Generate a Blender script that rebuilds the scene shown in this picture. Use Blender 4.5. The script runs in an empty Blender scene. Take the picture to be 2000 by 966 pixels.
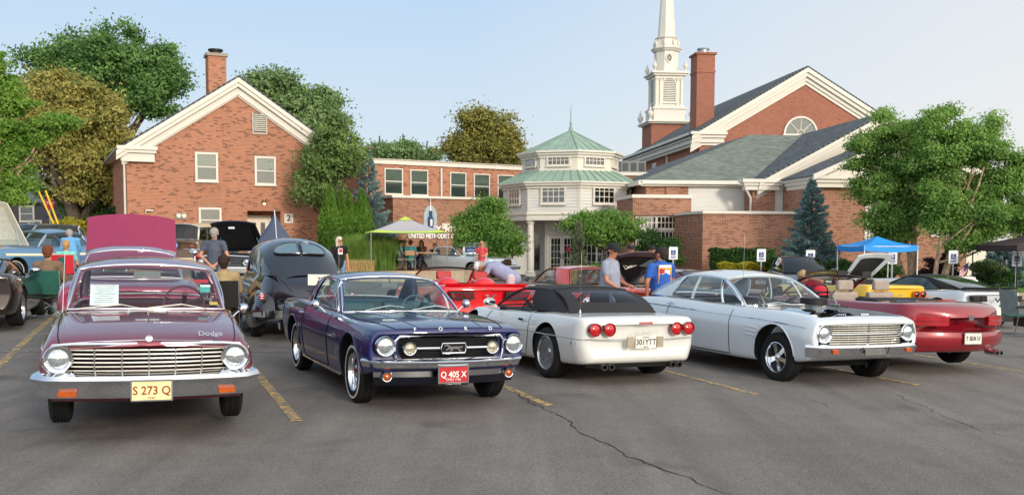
import bpy, bmesh, math, random
import numpy as np
from mathutils import Vector, Matrix, Euler, noise
from math import sin, cos, pi, radians as R, sqrt, atan2, tan
rng = random.Random(7)
S = bpy.context.scene
COL = S.collection
# ------------------------------------------------------------------ camera, world, sun, exposure
CAMH, PITCH, FPX, CYP = 1.71, 0.07, 1920.0, 602.7
cam = bpy.data.cameras.new('camera'); camo = bpy.data.objects.new('camera', cam); COL.objects.link(camo)
cam.sensor_width = 36; cam.lens = FPX / 2000 * 36; cam.shift_y = (CYP - 483) / 2000
cam.clip_start = .1; cam.clip_end = 3000
camo.location = (0, 0, CAMH)
camo.matrix_world = Matrix.Translation((0, 0, CAMH)) @ Euler((pi/2 - PITCH, 0, 0)).to_matrix().to_4x4() @ Matrix.Rotation(.0024, 4, 'Z')
S.camera = camo
SUN_EL, SUN_AZ = R(17), R(150)
w = bpy.data.worlds.new('World'); S.world = w; w.use_nodes = True
nt = w.node_tree; nt.nodes.clear()
sky = nt.nodes.new('ShaderNodeTexSky'); sky.sky_type = 'NISHITA'; sky.sun_disc = False
sky.sun_elevation = SUN_EL; sky.sun_rotation = SUN_AZ
sky.air_density = 1.0; sky.dust_density = 2.0; sky.ozone_density = 2.2; sky.altitude = 200
bg = nt.nodes.new('ShaderNodeBackground'); bg.inputs[1].default_value = .15
wo = nt.nodes.new('ShaderNodeOutputWorld')
# hazy summer air: the physical sky washed out by a pale veil that thickens towards the horizon
def _n(t, **k):
    q = nt.nodes.new('ShaderNode'+t)
    for a_, v_ in k.items(): setattr(q, a_, v_)
    return q
_tc = _n('TexCoord'); _sx = _n('SeparateXYZ'); nt.links.new(_tc.outputs['Generated'], _sx.inputs[0])
_cr = _n('ValToRGB'); nt.links.new(_sx.outputs['Z'], _cr.inputs[0])
_e = _cr.color_ramp.elements; _e[0].position = -0.0; _e[0].color = (.665, .715, .765, 1); _e[1].position = .8; _e[1].color = (.40, .52, .68, 1)
for _p, _c in ((.12, (.60, .70, .80, 1)), (.28, (.46, .63, .83, 1))): _q = _cr.color_ramp.elements.new(_p); _q.color = _c
_sc = _n('VectorMath', operation='SCALE'); nt.links.new(_cr.outputs[0], _sc.inputs[0]); _sc.inputs['Scale'].default_value = 5.35
_az = _n('VectorMath', operation='DOT_PRODUCT'); nt.links.new(_tc.outputs['Generated'], _az.inputs[0]); _az.inputs[1].default_value = (.95, .3, 0)
_mr = _n('MapRange'); _mr.inputs[1].default_value = .25; _mr.inputs[2].default_value = .75; nt.links.new(_az.outputs['Value'], _mr.inputs[0])
_wm = _n('Mix', data_type='RGBA'); nt.links.new(_mr.outputs[0], _wm.inputs['Factor']); nt.links.new(_sc.outputs[0], _wm.inputs['A']); _wm.inputs['B'].default_value = (4.75, 4.55, 4.3, 1)
_h = _n('Mix', data_type='RGBA'); _h.inputs['Factor'].default_value = .88
_w2 = _n('Mix', data_type='RGBA'); _w2.inputs['Factor'].default_value = .8; nt.links.new(_sc.outputs[0], _w2.inputs['A']); nt.links.new(_wm.outputs['Result'], _w2.inputs['B'])
nt.links.new(sky.outputs[0], _h.inputs['A']); nt.links.new(_w2.outputs['Result'], _h.inputs['B'])
# the veil glows broadly and warmly around the low sun
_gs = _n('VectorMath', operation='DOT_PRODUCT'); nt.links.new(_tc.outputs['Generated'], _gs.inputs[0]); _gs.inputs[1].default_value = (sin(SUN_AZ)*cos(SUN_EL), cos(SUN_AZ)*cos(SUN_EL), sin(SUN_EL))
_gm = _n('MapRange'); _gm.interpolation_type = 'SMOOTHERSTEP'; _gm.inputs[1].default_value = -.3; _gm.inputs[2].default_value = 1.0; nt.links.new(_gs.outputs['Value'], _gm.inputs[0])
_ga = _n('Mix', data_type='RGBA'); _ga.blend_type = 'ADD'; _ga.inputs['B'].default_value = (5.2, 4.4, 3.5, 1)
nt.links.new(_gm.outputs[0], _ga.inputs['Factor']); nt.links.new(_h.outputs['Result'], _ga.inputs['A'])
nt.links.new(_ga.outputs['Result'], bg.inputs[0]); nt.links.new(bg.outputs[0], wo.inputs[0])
sl = bpy.data.lights.new('sun', 'SUN'); slo = bpy.data.objects.new('sun', sl); COL.objects.link(slo)
sl.energy = 1.6; sl.angle = R(8.0); sl.color = (1, .88, .72)
sd = Vector((sin(SUN_AZ)*cos(SUN_EL), cos(SUN_AZ)*cos(SUN_EL), sin(SUN_EL)))
slo.rotation_euler = sd.to_track_quat('Z', 'Y').to_euler()
S.view_settings.view_transform = 'Standard'; S.view_settings.look = 'None'
S.view_settings.exposure = .44; S.view_settings.gamma = 1
S.cycles.max_bounces = 8; S.cycles.transparent_max_bounces = 16

# ------------------------------------------------------------------ helpers
def at(px, py, Y):
    """photo pixel + distance -> world point"""
    X = (px - 1000) / FPX; U = -(py - CYP) / FPX
    r = -.0024; x = X*cos(r) + U*sin(r); u = -X*sin(r) + U*cos(r)
    d = Vector((x, cos(PITCH) + u*sin(PITCH), -sin(PITCH) + u*cos(PITCH)))
    d *= Y / d.y
    return Vector((d.x, d.y, d.z + CAMH))
def gz(x, y):
    return -.0217*max(-8, min(12, x)) - .003*min(60, y)
def gat(px, py):
    p = None
    for k in range(12):
        z = 0 if p is None else gz(p.x, p.y)
        a = at(px, py, 1.0); dz = a.z - CAMH
        Y = (z - CAMH) / dz
        p = at(px, py, Y)
    return p
def lin(c):
    if isinstance(c, str):
        c = c.lstrip('#'); c = [int(c[i:i+2], 16)/255 for i in (0, 2, 4)]
        return tuple(v/12.92 if v < .04045 else ((v+.055)/1.055)**2.4 for v in c) + (1,)
    return tuple(c[:3]) + (1,)
MATS = {}
def nmat(name):
    m = bpy.data.materials.new(name); m.use_nodes = True
    t = m.node_tree; b = t.nodes['Principled BSDF']; MATS[name] = m
    return m, t, b
def N(t, typ, **k):
    n = t.nodes.new('ShaderNode' + typ)
    for a, v in k.items():
        if hasattr(n, a): setattr(n, a, v)
    return n
def L(t, a, b): t.links.new(a, b)
def setp(b, **k):
    names = dict(rough='Roughness', metal='Metallic', coat='Coat Weight', coatr='Coat Roughness', spec='Specular IOR Level',
                 alpha='Alpha', trans='Transmission Weight', ior='IOR', sheen='Sheen Weight', emit='Emission Strength')
    for a, v in k.items(): b.inputs[names[a]].default_value = v
def mat(name, col, rough=.6, metal=0, coat=0, spec=.5, var=.12, scale=8, bump=0, bscale=60, dirt=0, **k):
    """plain surface with gentle colour variation and optional relief"""
    if name in MATS: return MATS[name]
    m, t, b = nmat(name); c = lin(col)
    setp(b, rough=rough, metal=metal, coat=coat, spec=spec, **k)
    tc = N(t, 'TexCoord'); nz = N(t, 'TexNoise'); nz.inputs['Scale'].default_value = scale; nz.inputs['Detail'].default_value = 5
    L(t, tc.outputs['Object'], nz.inputs['Vector'])
    mr = N(t, 'MapRange'); mr.inputs[1].default_value = .3; mr.inputs[2].default_value = .7
    mr.inputs[3].default_value = 1-var; mr.inputs[4].default_value = 1+var
    L(t, nz.outputs[0], mr.inputs[0])
    mx = N(t, 'VectorMath', operation='SCALE'); mx.inputs[0].default_value = c[:3]
    L(t, mr.outputs[0], mx.inputs['Scale']); L(t, mx.outputs[0], b.inputs['Base Color'])
    if rough > .15 and metal < .5:
        mr2 = N(t, 'MapRange'); mr2.inputs[3].default_value = rough*.9; mr2.inputs[4].default_value = min(1, rough*1.12)
        L(t, nz.outputs[0], mr2.inputs[0]); L(t, mr2.outputs[0], b.inputs['Roughness'])
    if bump:
        n2 = N(t, 'TexNoise'); n2.inputs['Scale'].default_value = bscale; n2.inputs['Detail'].default_value = 6
        L(t, tc.outputs['Object'], n2.inputs['Vector'])
        bp = N(t, 'Bump'); bp.inputs['Strength'].default_value = bump; bp.inputs['Distance'].default_value = .02
        L(t, n2.outputs[0], bp.inputs['Height']); L(t, bp.outputs[0], b.inputs['Normal'])
    return m
def paint(name, col, metal=.0, flake=0, rough=.28, coat=1.0, tint2=None):
    """car paint under clear coat, faint orange peel and dust"""
    if name in MATS: return MATS[name]
    m, t, b = nmat(name); c = lin(col)
    setp(b, rough=rough, metal=metal, coat=coat, coatr=.02)
    tc = N(t, 'TexCoord')
    nz = N(t, 'TexNoise'); nz.inputs['Scale'].default_value = 3; nz.inputs['Detail'].default_value = 6; L(t, tc.outputs['Object'], nz.inputs['Vector'])
    mx = N(t, 'Mix', data_type='RGBA'); mx.inputs['A'].default_value = c
    mx.inputs['B'].default_value = lin(tint2) if tint2 else tuple(v*.9 for v in c[:3])+(1,)
    L(t, nz.outputs[0], mx.inputs['Factor'])
    if flake:
        vo = N(t, 'TexVoronoi'); vo.inputs['Scale'].default_value = 900; L(t, tc.outputs['Object'], vo.inputs['Vector'])
        lw = N(t, 'LayerWeight'); lw.inputs[0].default_value = .35
        m2 = N(t, 'Mix', data_type='RGBA'); L(t, lw.outputs['Facing'], m2.inputs['Factor'])
        br = N(t, 'VectorMath', operation='SCALE'); br.inputs['Scale'].default_value = 1+flake
        L(t, mx.outputs['Result'], br.inputs[0]); L(t, br.outputs[0], m2.inputs['A']); L(t, mx.outputs['Result'], m2.inputs['B'])
        L(t, m2.outputs['Result'], b.inputs['Base Color'])
    else: L(t, mx.outputs['Result'], b.inputs['Base Color'])
    n2 = N(t, 'TexNoise'); n2.inputs['Scale'].default_value = 7; n2.inputs['Detail'].default_value = 1; L(t, tc.outputs['Object'], n2.inputs['Vector'])
    bp = N(t, 'Bump'); bp.inputs['Strength'].default_value = .05; bp.inputs['Distance'].default_value = .02
    L(t, n2.outputs[0], bp.inputs['Height']); L(t, bp.outputs[0], b.inputs['Coat Normal'])
    mr = N(t, 'MapRange'); mr.inputs[3].default_value = .015; mr.inputs[4].default_value = .09
    L(t, nz.outputs[0], mr.inputs[0]); L(t, mr.outputs[0], b.inputs['Coat Roughness'])
    return m
def glassm(name, tint=(.72, .8, .78), amt=.75, refl=1.0):
    if name in MATS: return MATS[name]
    m = bpy.data.materials.new(name); m.use_nodes = True; t = m.node_tree; t.nodes.clear(); MATS[name] = m
    o = N(t, 'OutputMaterial'); g = N(t, 'BsdfGlossy'); g.inputs['Roughness'].default_value = .01
    g.inputs[0].default_value = (.95, .97, 1, 1)
    tr = N(t, 'BsdfTransparent'); tr.inputs[0].default_value = tuple(v*amt for v in tint)+(1,)
    lw = N(t, 'LayerWeight'); lw.inputs[0].default_value = .5; fr = N(t, 'Math', operation='POWER'); fr.inputs[1].default_value = 4.0; L(t, lw.outputs['Facing'], fr.inputs[0])
    ml = N(t, 'Math', operation='MULTIPLY_ADD'); ml.inputs[1].default_value = refl; ml.inputs[2].default_value = .045*refl; ml.use_clamp = True
    mx = N(t, 'MixShader'); L(t, fr.outputs[0], ml.inputs[0]); L(t, ml.outputs[0], mx.inputs[0])
    L(t, tr.outputs[0], mx.inputs[1]); L(t, g.outputs[0], mx.inputs[2]); L(t, mx.outputs[0], o.inputs[0])
    return m
def brickm(name, base, dark, mortar, darkfrac=.16, var=.25, bw=.203, bh=.0677):
    m, t, b = nmat(name); setp(b, rough=.88, spec=.25)
    uv = N(t, 'UVMap')
    br = N(t, 'TexBrick'); br.offset = .5; L(t, uv.outputs[0], br.inputs['Vector'])
    br.inputs['Color1'].default_value = (0, 0, 0, 1); br.inputs['Color2'].default_value = (1, 1, 1, 1); br.inputs['Mortar'].default_value = (.5, .5, .5, 1)
    br.inputs['Scale'].default_value = 1; br.inputs['Mortar Size'].default_value = .006; br.inputs['Mortar Smooth'].default_value = .2
    br.inputs['Brick Width'].default_value = bw; br.inputs['Row Height'].default_value = bh
    cr = N(t, 'ValToRGB'); cr.color_ramp.interpolation = 'LINEAR'
    e = cr.color_ramp.elements; c = lin(base)
    e[0].position = 0; e[0].color = tuple(v*(1-var) for v in c[:3])+(1,)
    e[1].position = 1-darkfrac-.04; e[1].color = tuple(min(1, v*(1+var*.5)) for v in c[:3])+(1,)
    for p in (1-darkfrac, 1.0):
        q = cr.color_ramp.elements.new(p); q.color = lin(dark)
    L(t, br.outputs['Color'], cr.inputs[0])
    nz = N(t, 'TexNoise'); nz.inputs['Scale'].default_value = .35; nz.inputs['Detail'].default_value = 6; L(t, uv.outputs[0], nz.inputs['Vector'])
    mr = N(t, 'MapRange'); mr.inputs[3].default_value = .78; mr.inputs[4].default_value = 1.2; L(t, nz.outputs[0], mr.inputs[0])
    sc = N(t, 'VectorMath', operation='SCALE'); L(t, cr.outputs[0], sc.inputs[0]); L(t, mr.outputs[0], sc.inputs['Scale'])
    mx = N(t, 'Mix', data_type='RGBA'); L(t, br.outputs['Fac'], mx.inputs['Factor']); L(t, sc.outputs[0], mx.inputs['A']); mx.inputs['B'].default_value = lin(mortar)
    L(t, mx.outputs['Result'], b.inputs['Base Color'])
    bp = N(t, 'Bump'); bp.inputs['Distance'].default_value = .012; bp.inputs['Strength'].default_value = .7; bp.invert = True
    n2 = N(t, 'TexNoise'); n2.inputs['Scale'].default_value = 40; L(t, uv.outputs[0], n2.inputs['Vector'])
    ad = N(t, 'Math', operation='MULTIPLY_ADD'); ad.inputs[1].default_value = -.3; L(t, n2.outputs[0], ad.inputs[0]); L(t, br.outputs['Fac'], ad.inputs[2])
    L(t, ad.outputs[0], bp.inputs['Height']); L(t, bp.outputs[0], b.inputs['Normal'])
    return m

# -------- mesh building
class MB:
    def __init__(s): s.v = []; s.f = []; s.m = []; s.cur = 0
    def add(s, vs, fs, M=None):
        o = len(s.v)
        s.v += [tuple(M @ Vector(p)) for p in vs] if M is not None else [tuple(p) for p in vs]
        s.f += [tuple(i+o for i in f) for f in fs]; s.m += [s.cur]*len(fs)
        return s
    def box(s, x0, x1, y0, y1, z0, z1, M=None):
        vs = [(x, y, z) for z in (z0, z1) for y in (y0, y1) for x in (x0, x1)]
        return s.add(vs, [(0,2,3,1),(4,5,7,6),(0,1,5,4),(2,6,7,3),(0,4,6,2),(1,3,7,5)], M)
    def prism(s, poly, a, b, axis='y', M=None):
        """poly in the two other axes, extruded a..b along axis"""
        n = len(poly)
        f3 = {'y': lambda p, q: (p[0], q, p[1]), 'x': lambda p, q: (q, p[0], p[1]), 'z': lambda p, q: (p[0], p[1], q)}[axis]
        vs = [f3(p, a) for p in poly] + [f3(p, b) for p in poly]
        fs = [tuple(range(n))[::-1], tuple(range(n, 2*n))] + [(i, (i+1) % n, n+(i+1) % n, n+i) for i in range(n)]
        return s.add(vs, fs, M)
    def lathe(s, prof, n=24, M=None, a0=0, a1=2*pi, sy=1):
        """prof [(r,z)] round z"""
        full = abs(a1-a0-2*pi) < 1e-6; k = n if full else n+1
        vs = []
        for i in range(k):
            a = a0 + (a1-a0)*i/n
            vs += [(r*cos(a), r*sin(a)*sy, z) for r, z in prof]
        p = len(prof); fs = []
        for i in range(n):
            j = (i+1) % k
            for q in range(p-1): fs.append((i*p+q, j*p+q, j*p+q+1, i*p+q+1))
        return s.add(vs, fs, M)
    def cyl(s, p0, p1, r0, r1=None, n=10, caps=True):
        p0, p1 = Vector(p0), Vector(p1); r1 = r0 if r1 is None else r1
        d = p1-p0; q = d.to_track_quat('Z', 'Y') if d.length > 1e-9 else Euler((0,0,0)).to_quaternion()
        vs = []
        for P, r in ((p0, r0), (p1, r1)):
            for i in range(n): a = 2*pi*i/n; vs.append(P + q @ Vector((r*cos(a), r*sin(a), 0)))
        fs = [(i, (i+1) % n, n+(i+1) % n, n+i) for i in range(n)]
        if caps: fs += [tuple(range(n))[::-1], tuple(range(n, 2*n))]
        return s.add(vs, fs)
    def tube(s, pts, r, n=8, closed=False, caps=True):
        pts = [Vector(p) for p in pts]; m = len(pts); rs = r if isinstance(r, (list, tuple)) else [r]*m
        vs = []; up = Vector((0, 0, 1)); pq = None
        for i, P in enumerate(pts):
            if closed: d = pts[(i+1) % m]-pts[i-1]
            else: d = pts[min(i+1, m-1)]-pts[max(i-1, 0)]
            d.normalize()
            if pq is None: a = d.cross(up); a = a if a.length > .1 else d.cross(Vector((1, 0, 0))); a.normalize()
            else: a = pq - d*pq.dot(d); a.normalize()
            pq = a; b = d.cross(a)
            for k in range(n): t = 2*pi*k/n; vs.append(P + (a*cos(t)+b*sin(t))*rs[i])
        fs = []
        for i in range(m if closed else m-1):
            j = (i+1) % m
            for k in range(n): fs.append((i*n+k, i*n+(k+1) % n, j*n+(k+1) % n, j*n+k))
        if caps and not closed: fs += [tuple(range(n))[::-1], tuple(range((m-1)*n, m*n))]
        return s.add(vs, fs)
    def grid(s, P, M=None):
        """P[i][j] points"""
        a, b = len(P), len(P[0]); vs = [p for r in P for p in r]
        return s.add(vs, [(i*b+j, i*b+j+1, (i+1)*b+j+1, (i+1)*b+j) for i in range(a-1) for j in range(b-1)], M)
    def slab(s, P, off):
        """grid P plus a copy moved by off, closed: a patch with thickness"""
        a, b = len(P), len(P[0]); off = Vector(off)
        vs = [Vector(p) for r in P for p in r]; n = len(vs); vs += [p+off for p in vs]
        fs = []
        for i in range(a-1):
            for j in range(b-1):
                q = (i*b+j, i*b+j+1, (i+1)*b+j+1, (i+1)*b+j); fs += [q, tuple(n+k for k in q[::-1])]
        bd = [j for j in range(b)] + [i*b+b-1 for i in range(1, a)] + [(a-1)*b+j for j in range(b-2, -1, -1)] + [i*b for i in range(a-2, 0, -1)]
        for k in range(len(bd)): p, q = bd[k], bd[(k+1) % len(bd)]; fs.append((p, n+p, n+q, q))
        return s.add(vs, fs)
    def sphere(s, c, r, n=12, m=8, sc=(1, 1, 1), M=None):
        vs = [(c[0], c[1], c[2]+r*sc[2])]
        for i in range(1, m):
            a = pi*i/m
            for j in range(n): b = 2*pi*j/n; vs.append((c[0]+r*sc[0]*sin(a)*cos(b), c[1]+r*sc[1]*sin(a)*sin(b), c[2]+r*sc[2]*cos(a)))
        vs.append((c[0], c[1], c[2]-r*sc[2])); fs = []
        for j in range(n): fs.append((0, 1+j, 1+(j+1) % n)); fs.append((len(vs)-1, 1+(m-2)*n+(j+1) % n, 1+(m-2)*n+j))
        for i in range(m-2):
            for j in range(n): fs.append((1+i*n+j, 1+(i+1)*n+j, 1+(i+1)*n+(j+1) % n, 1+i*n+(j+1) % n))
        return s.add(vs, fs, M)
    def mesh(s, name, mats, smooth=None, uv=False, fix=True):
        me = bpy.data.meshes.new(name); me.from_pydata(s.v, [], s.f)
        for m in (mats if isinstance(mats, (list, tuple)) else [mats]): me.materials.append(m)
        if any(s.m): me.polygons.foreach_set('material_index', s.m)
        if fix:
            bm = bmesh.new(); bm.from_mesh(me); bmesh.ops.recalc_face_normals(bm, faces=bm.faces); bm.to_mesh(me); bm.free()
        if smooth is not None:
            me.polygons.foreach_set('use_smooth', [True]*len(me.polygons))
            if smooth < 179: me.set_sharp_from_angle(angle=R(smooth))
        if uv: boxuv(me)
        me.update(); return me
    def build(s, name, mats, parent=None, smooth=None, uv=False, loc=None, rot=None, fix=True):
        o = bpy.data.objects.new(name, s.mesh(name, mats, smooth, uv, fix)); COL.objects.link(o)
        if parent: o.parent = parent
        if loc is not None: o.location = loc
        if rot is not None: o.rotation_euler = rot
        return o
def boxuv(me):
    uvl = me.uv_layers.new(name='UVMap') if not me.uv_layers else me.uv_layers[0]
    for p in me.polygons:
        n = p.normal
        if abs(n.z) > .8: f = lambda c: (c.x, c.y)
        else:
            t = Vector((-n.y, n.x, 0)); t = t.normalized() if t.length > 1e-6 else Vector((1, 0, 0))
            f = lambda c, t=t: (c.dot(t), c.z)
        for li in p.loop_indices: uvl.data[li].uv = f(me.vertices[me.loops[li].vertex_index].co)
def tag(o, label=None, cat=None, group=None, kind=None):
    if label: o['label'] = label
    if cat: o['category'] = cat
    if group: o['group'] = group
    if kind: o['kind'] = kind
    return o
def empty(name, loc=(0, 0, 0), rz=0, label=None, cat=None, group=None, kind=None):
    o = bpy.data.objects.new(name, None); COL.objects.link(o); o.location = loc; o.rotation_euler = (0, 0, rz)
    o.empty_display_size = .3
    return tag(o, label, cat, group, kind)
def link(name, me, parent=None, loc=None, rot=None, sc=None):
    o = bpy.data.objects.new(name, me); COL.objects.link(o)
    if parent: o.parent = parent
    if loc is not None: o.location = loc
    if rot is not None: o.rotation_euler = rot
    if sc is not None: o.scale = sc
    return o
KIDS = None
def copy_tree(o, parent=None, top=True):
    c = o.copy(); COL.objects.link(c)
    if parent is not None: c.parent = parent
    for ch in [q for q in COL.objects if q.parent == o]: copy_tree(ch, c, False)
    return c
def textm(name, s, size, m, depth=.004, parent=None, M=None, align='CENTER', bold=0, sx=1, spacing=1):
    cu = bpy.data.curves.new(name, 'FONT'); cu.body = s; cu.size = size; cu.extrude = depth; cu.align_x = align; cu.align_y = 'CENTER'
    cu.offset = bold; cu.space_character = spacing; cu.resolution_u = 3
    o = bpy.data.objects.new(name, cu); COL.objects.link(o)
    bpy.context.view_layer.update()
    me = bpy.data.meshes.new_from_object(o.evaluated_get(bpy.context.evaluated_depsgraph_get()))
    bpy.data.objects.remove(o); bpy.data.curves.remove(cu)
    if sx != 1: me.transform(Matrix.Diagonal((sx, 1, 1, 1)))
    if M is not None: me.transform(M)
    me.materials.clear(); me.materials.append(m)
    if hasattr(me, 'name'): me.name = name
    return link(name, me, parent)
def frame_M(o, x, z=(0, 0, 1)):
    """matrix with local x along x, local y along z(up), local z = outward"""
    x = Vector(x).normalized(); u = Vector(z); u = (u - x*u.dot(x)).normalized(); n = x.cross(u)
    M = Matrix((x, u, n)).transposed().to_4x4(); M.translation = Vector(o); return M
def bool_cut(me, cutters, op='DIFFERENCE'):
    """exact boolean of a mesh with a list of meshes; returns the new mesh"""
    o = bpy.data.objects.new('tmp', me); COL.objects.link(o); tmp = []
    for c in cutters:
        co = bpy.data.objects.new('cut', c); COL.objects.link(co); tmp.append(co)
        md = o.modifiers.new('b', 'BOOLEAN'); md.operation = op; md.object = co; md.solver = 'EXACT'; md.material_mode = 'TRANSFER'
    bpy.context.view_layer.update()
    dg = bpy.context.evaluated_depsgraph_get()
    r = bpy.data.meshes.new_from_object(o.evaluated_get(dg), depsgraph=dg)
    for q in tmp+[o]: bpy.data.objects.remove(q)
    return r
def pchip(xs, ys, q):
    n = len(xs)
    if n == 1: return ys[0]
    if q <= xs[0]: return ys[0]
    if q >= xs[-1]: return ys[-1]
    d = [(ys[i+1]-ys[i])/(xs[i+1]-xs[i]) for i in range(n-1)]
    def sl(i):
        if i == 0: return d[0]
        if i == n-1: return d[-1]
        a, b = d[i-1], d[i]
        return 0 if a*b <= 0 else 2*a*b/(a+b)
    for i in range(n-1):
        if q <= xs[i+1]:
            h = xs[i+1]-xs[i]; t = (q-xs[i])/h
            return (ys[i]*(1+2*t)*(1-t)**2 + sl(i)*h*t*(1-t)**2 + ys[i+1]*t*t*(3-2*t) + sl(i+1)*h*t*t*(t-1))
def lerp(a, b, t): return a+(b-a)*t
def vl(a, b, t): return Vector(a).lerp(Vector(b), t)

# ------------------------------------------------------------------ shared materials
M_WHITE = mat('white_trim_paint', '#d3cfc4', .5, var=.04, scale=2)
M_BRICK1 = brickm('brick_orange', '#b0755a', '#7a4d3e', '#bba28c', .15, .15)
M_BRICK2 = brickm('brick_brown', '#a3715a', '#825443', '#bfab97', .25, .12)
M_BRICK3 = brickm('brick_red', '#a26753', '#915a4a', '#ab8d7c', .25, .10)
M_GLASS = mat('window_glass', '#20282c', .04, spec=.9, var=.3, scale=.8)
M_BLACK = mat('black_rubbery', '#0b0b0c', .6, var=.2)
M_CHROME = mat('chrome', '#dfe3e8', .05, metal=1, var=.03, scale=3)
M_STEEL = mat('galvanised_steel', '#9aa3a8', .4, metal=.7, var=.1, scale=30)
# ------------------------------------------------------------------ ground
def asphalt():
    m, t, b = nmat('asphalt'); setp(b, rough=.82, spec=.3)
    tc = N(t, 'TexCoord'); O = tc.outputs['Object']
    big = N(t, 'TexNoise'); big.inputs['Scale'].default_value = .22; big.inputs['Detail'].default_value = 8; L(t, O, big.inputs['Vector'])
    mid = N(t, 'TexNoise'); mid.inputs['Scale'].default_value = 2.2; mid.inputs['Detail'].default_value = 6; L(t, O, mid.inputs['Vector'])
    gr = N(t, 'TexVoronoi'); gr.inputs['Scale'].default_value = 85; L(t, O, gr.inputs['Vector'])
    fine = N(t, 'TexNoise'); fine.inputs['Scale'].default_value = 160; fine.inputs['Detail'].default_value = 3; L(t, O, fine.inputs['Vector'])
    cr = N(t, 'ValToRGB'); e = cr.color_ramp.elements; e[0].position = .3; e[0].color = (.135, .126, .115, 1); e[1].position = .72; e[1].color = (.205, .190, .172, 1)
    ad = N(t, 'Math', operation='MULTIPLY_ADD'); ad.inputs[1].default_value = .35; L(t, mid.outputs[0], ad.inputs[0]); 
    ml = N(t, 'Math', operation='MULTIPLY'); ml.inputs[1].default_value = .65; L(t, big.outputs[0], ml.inputs[0]); L(t, ml.outputs[0], ad.inputs[2])
    L(t, ad.outputs[0], cr.inputs[0])
    # stones: pale specks
    st = N(t, 'MapRange'); st.inputs[1].default_value = 0; st.inputs[2].default_value = 1; st.inputs[3].default_value = .72; st.inputs[4].default_value = 1.32
    L(t, gr.outputs['Color'], st.inputs[0])
    s1 = N(t, 'VectorMath', operation='SCALE'); L(t, cr.outputs[0], s1.inputs[0]); L(t, st.outputs[0], s1.inputs['Scale'])
    f2 = N(t, 'MapRange'); f2.inputs[1].default_value = .3; f2.inputs[2].default_value = .7; f2.inputs[3].default_value = .72; f2.inputs[4].default_value = 1.3; L(t, fine.outputs[0], f2.inputs[0])
    s2 = N(t, 'VectorMath', operation='SCALE'); L(t, s1.outputs[0], s2.inputs[0]); L(t, f2.outputs[0], s2.inputs['Scale'])
    # faint tyre streaks running along the bays
    mp = N(t, 'Mapping'); mp.inputs['Rotation'].default_value = (0, 0, R(-20.6)); mp.inputs['Scale'].default_value = (2.4, .12, 1); L(t, O, mp.inputs[0])
    sk = N(t, 'TexNoise'); sk.inputs['Scale'].default_value = 1.3; sk.inputs['Detail'].default_value = 4; L(t, mp.outputs[0], sk.inputs['Vector'])
    sm = N(t, 'MapRange'); sm.inputs[1].default_value = .35; sm.inputs[2].default_value = .65; sm.inputs[3].default_value = .86; sm.inputs[4].default_value = 1.08; L(t, sk.outputs[0], sm.inputs[0])
    s4 = N(t, 'VectorMath', operation='SCALE'); L(t, s2.outputs[0], s4.inputs[0]); L(t, sm.outputs[0], s4.inputs['Scale']); s2 = s4
    # oil stains
    oil = N(t, 'TexNoise'); oil.inputs['Scale'].default_value = .75; oil.inputs['Detail'].default_value = 2; oil.inputs['Distortion'].default_value = .6; L(t, O, oil.inputs['Vector'])
    om = N(t, 'MapRange'); om.inputs[1].default_value = .60; om.inputs[2].default_value = .74; om.inputs[3].default_value = 1; om.inputs[4].default_value = .62; L(t, oil.outputs[0], om.inputs[0])
    s3 = N(t, 'VectorMath', operation='SCALE'); L(t, s2.outputs[0], s3.inputs[0]); L(t, om.outputs[0], s3.inputs['Scale'])
    L(t, s3.outputs[0], b.inputs['Base Color'])
    bp = N(t, 'Bump'); bp.inputs['Strength'].default_value = .55; bp.inputs['Distance'].default_value = .008
    L(t, gr.outputs['Distance'], bp.inputs['Height'])
    b2 = N(t, 'Bump'); b2.inputs['Strength'].default_value = .4; b2.inputs['Distance'].default_value = .004
    L(t, fine.outputs[0], b2.inputs['Height']); L(t, bp.outputs[0], b2.inputs['Normal']); L(t, b2.outputs[0], b.inputs['Normal'])
    return m
M_ASPH = asphalt()
def wornpaint(name, col):
    m, t, b = nmat(name); setp(b, rough=.7)
    tc = N(t, 'TexCoord'); O = tc.outputs['Object']
    n = N(t, 'TexNoise'); n.inputs['Scale'].default_value = 14; n.inputs['Detail'].default_value = 8; L(t, O, n.inputs['Vector'])
    v = N(t, 'TexVoronoi'); v.inputs['Scale'].default_value = 70; L(t, O, v.inputs['Vector'])
    ad = N(t, 'Math', operation='MULTIPLY_ADD'); ad.inputs[1].default_value = .35; L(t, v.outputs['Distance'], ad.inputs[0]); L(t, n.outputs[0], ad.inputs[2])
    r = N(t, 'ValToRGB'); r.color_ramp.elements[0].position = .56; r.color_ramp.elements[0].color = lin(col); r.color_ramp.elements[1].position = .72; r.color_ramp.elements[1].color = (.15, .14, .13, 1)
    L(t, ad.outputs[0], r.inputs[0]); L(t, r.outputs[0], b.inputs['Base Color'])
    return m
M_YEL = wornpaint('worn_yellow_paint', '#cfa84e')
M_PALE = wornpaint('worn_pale_paint', '#a09a8a')
def terrain():
    mb = MB()
    xs = [-400, -200, -100, -60, -40, -30, -24] + list(np.arange(-20, 20.1, 2)) + [24, 30, 40, 60, 100, 200, 400]
    ys = [-60, -20, -8] + list(np.arange(-4, 60.1, 2)) + [70, 90, 120, 200, 400, 900]
    P = [[(x, y, gz(x, y)) for x in xs] for y in ys]
    mb.grid(P); return mb
tag(terrain().build('parking_lot', M_ASPH, smooth=179), kind='structure')
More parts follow.
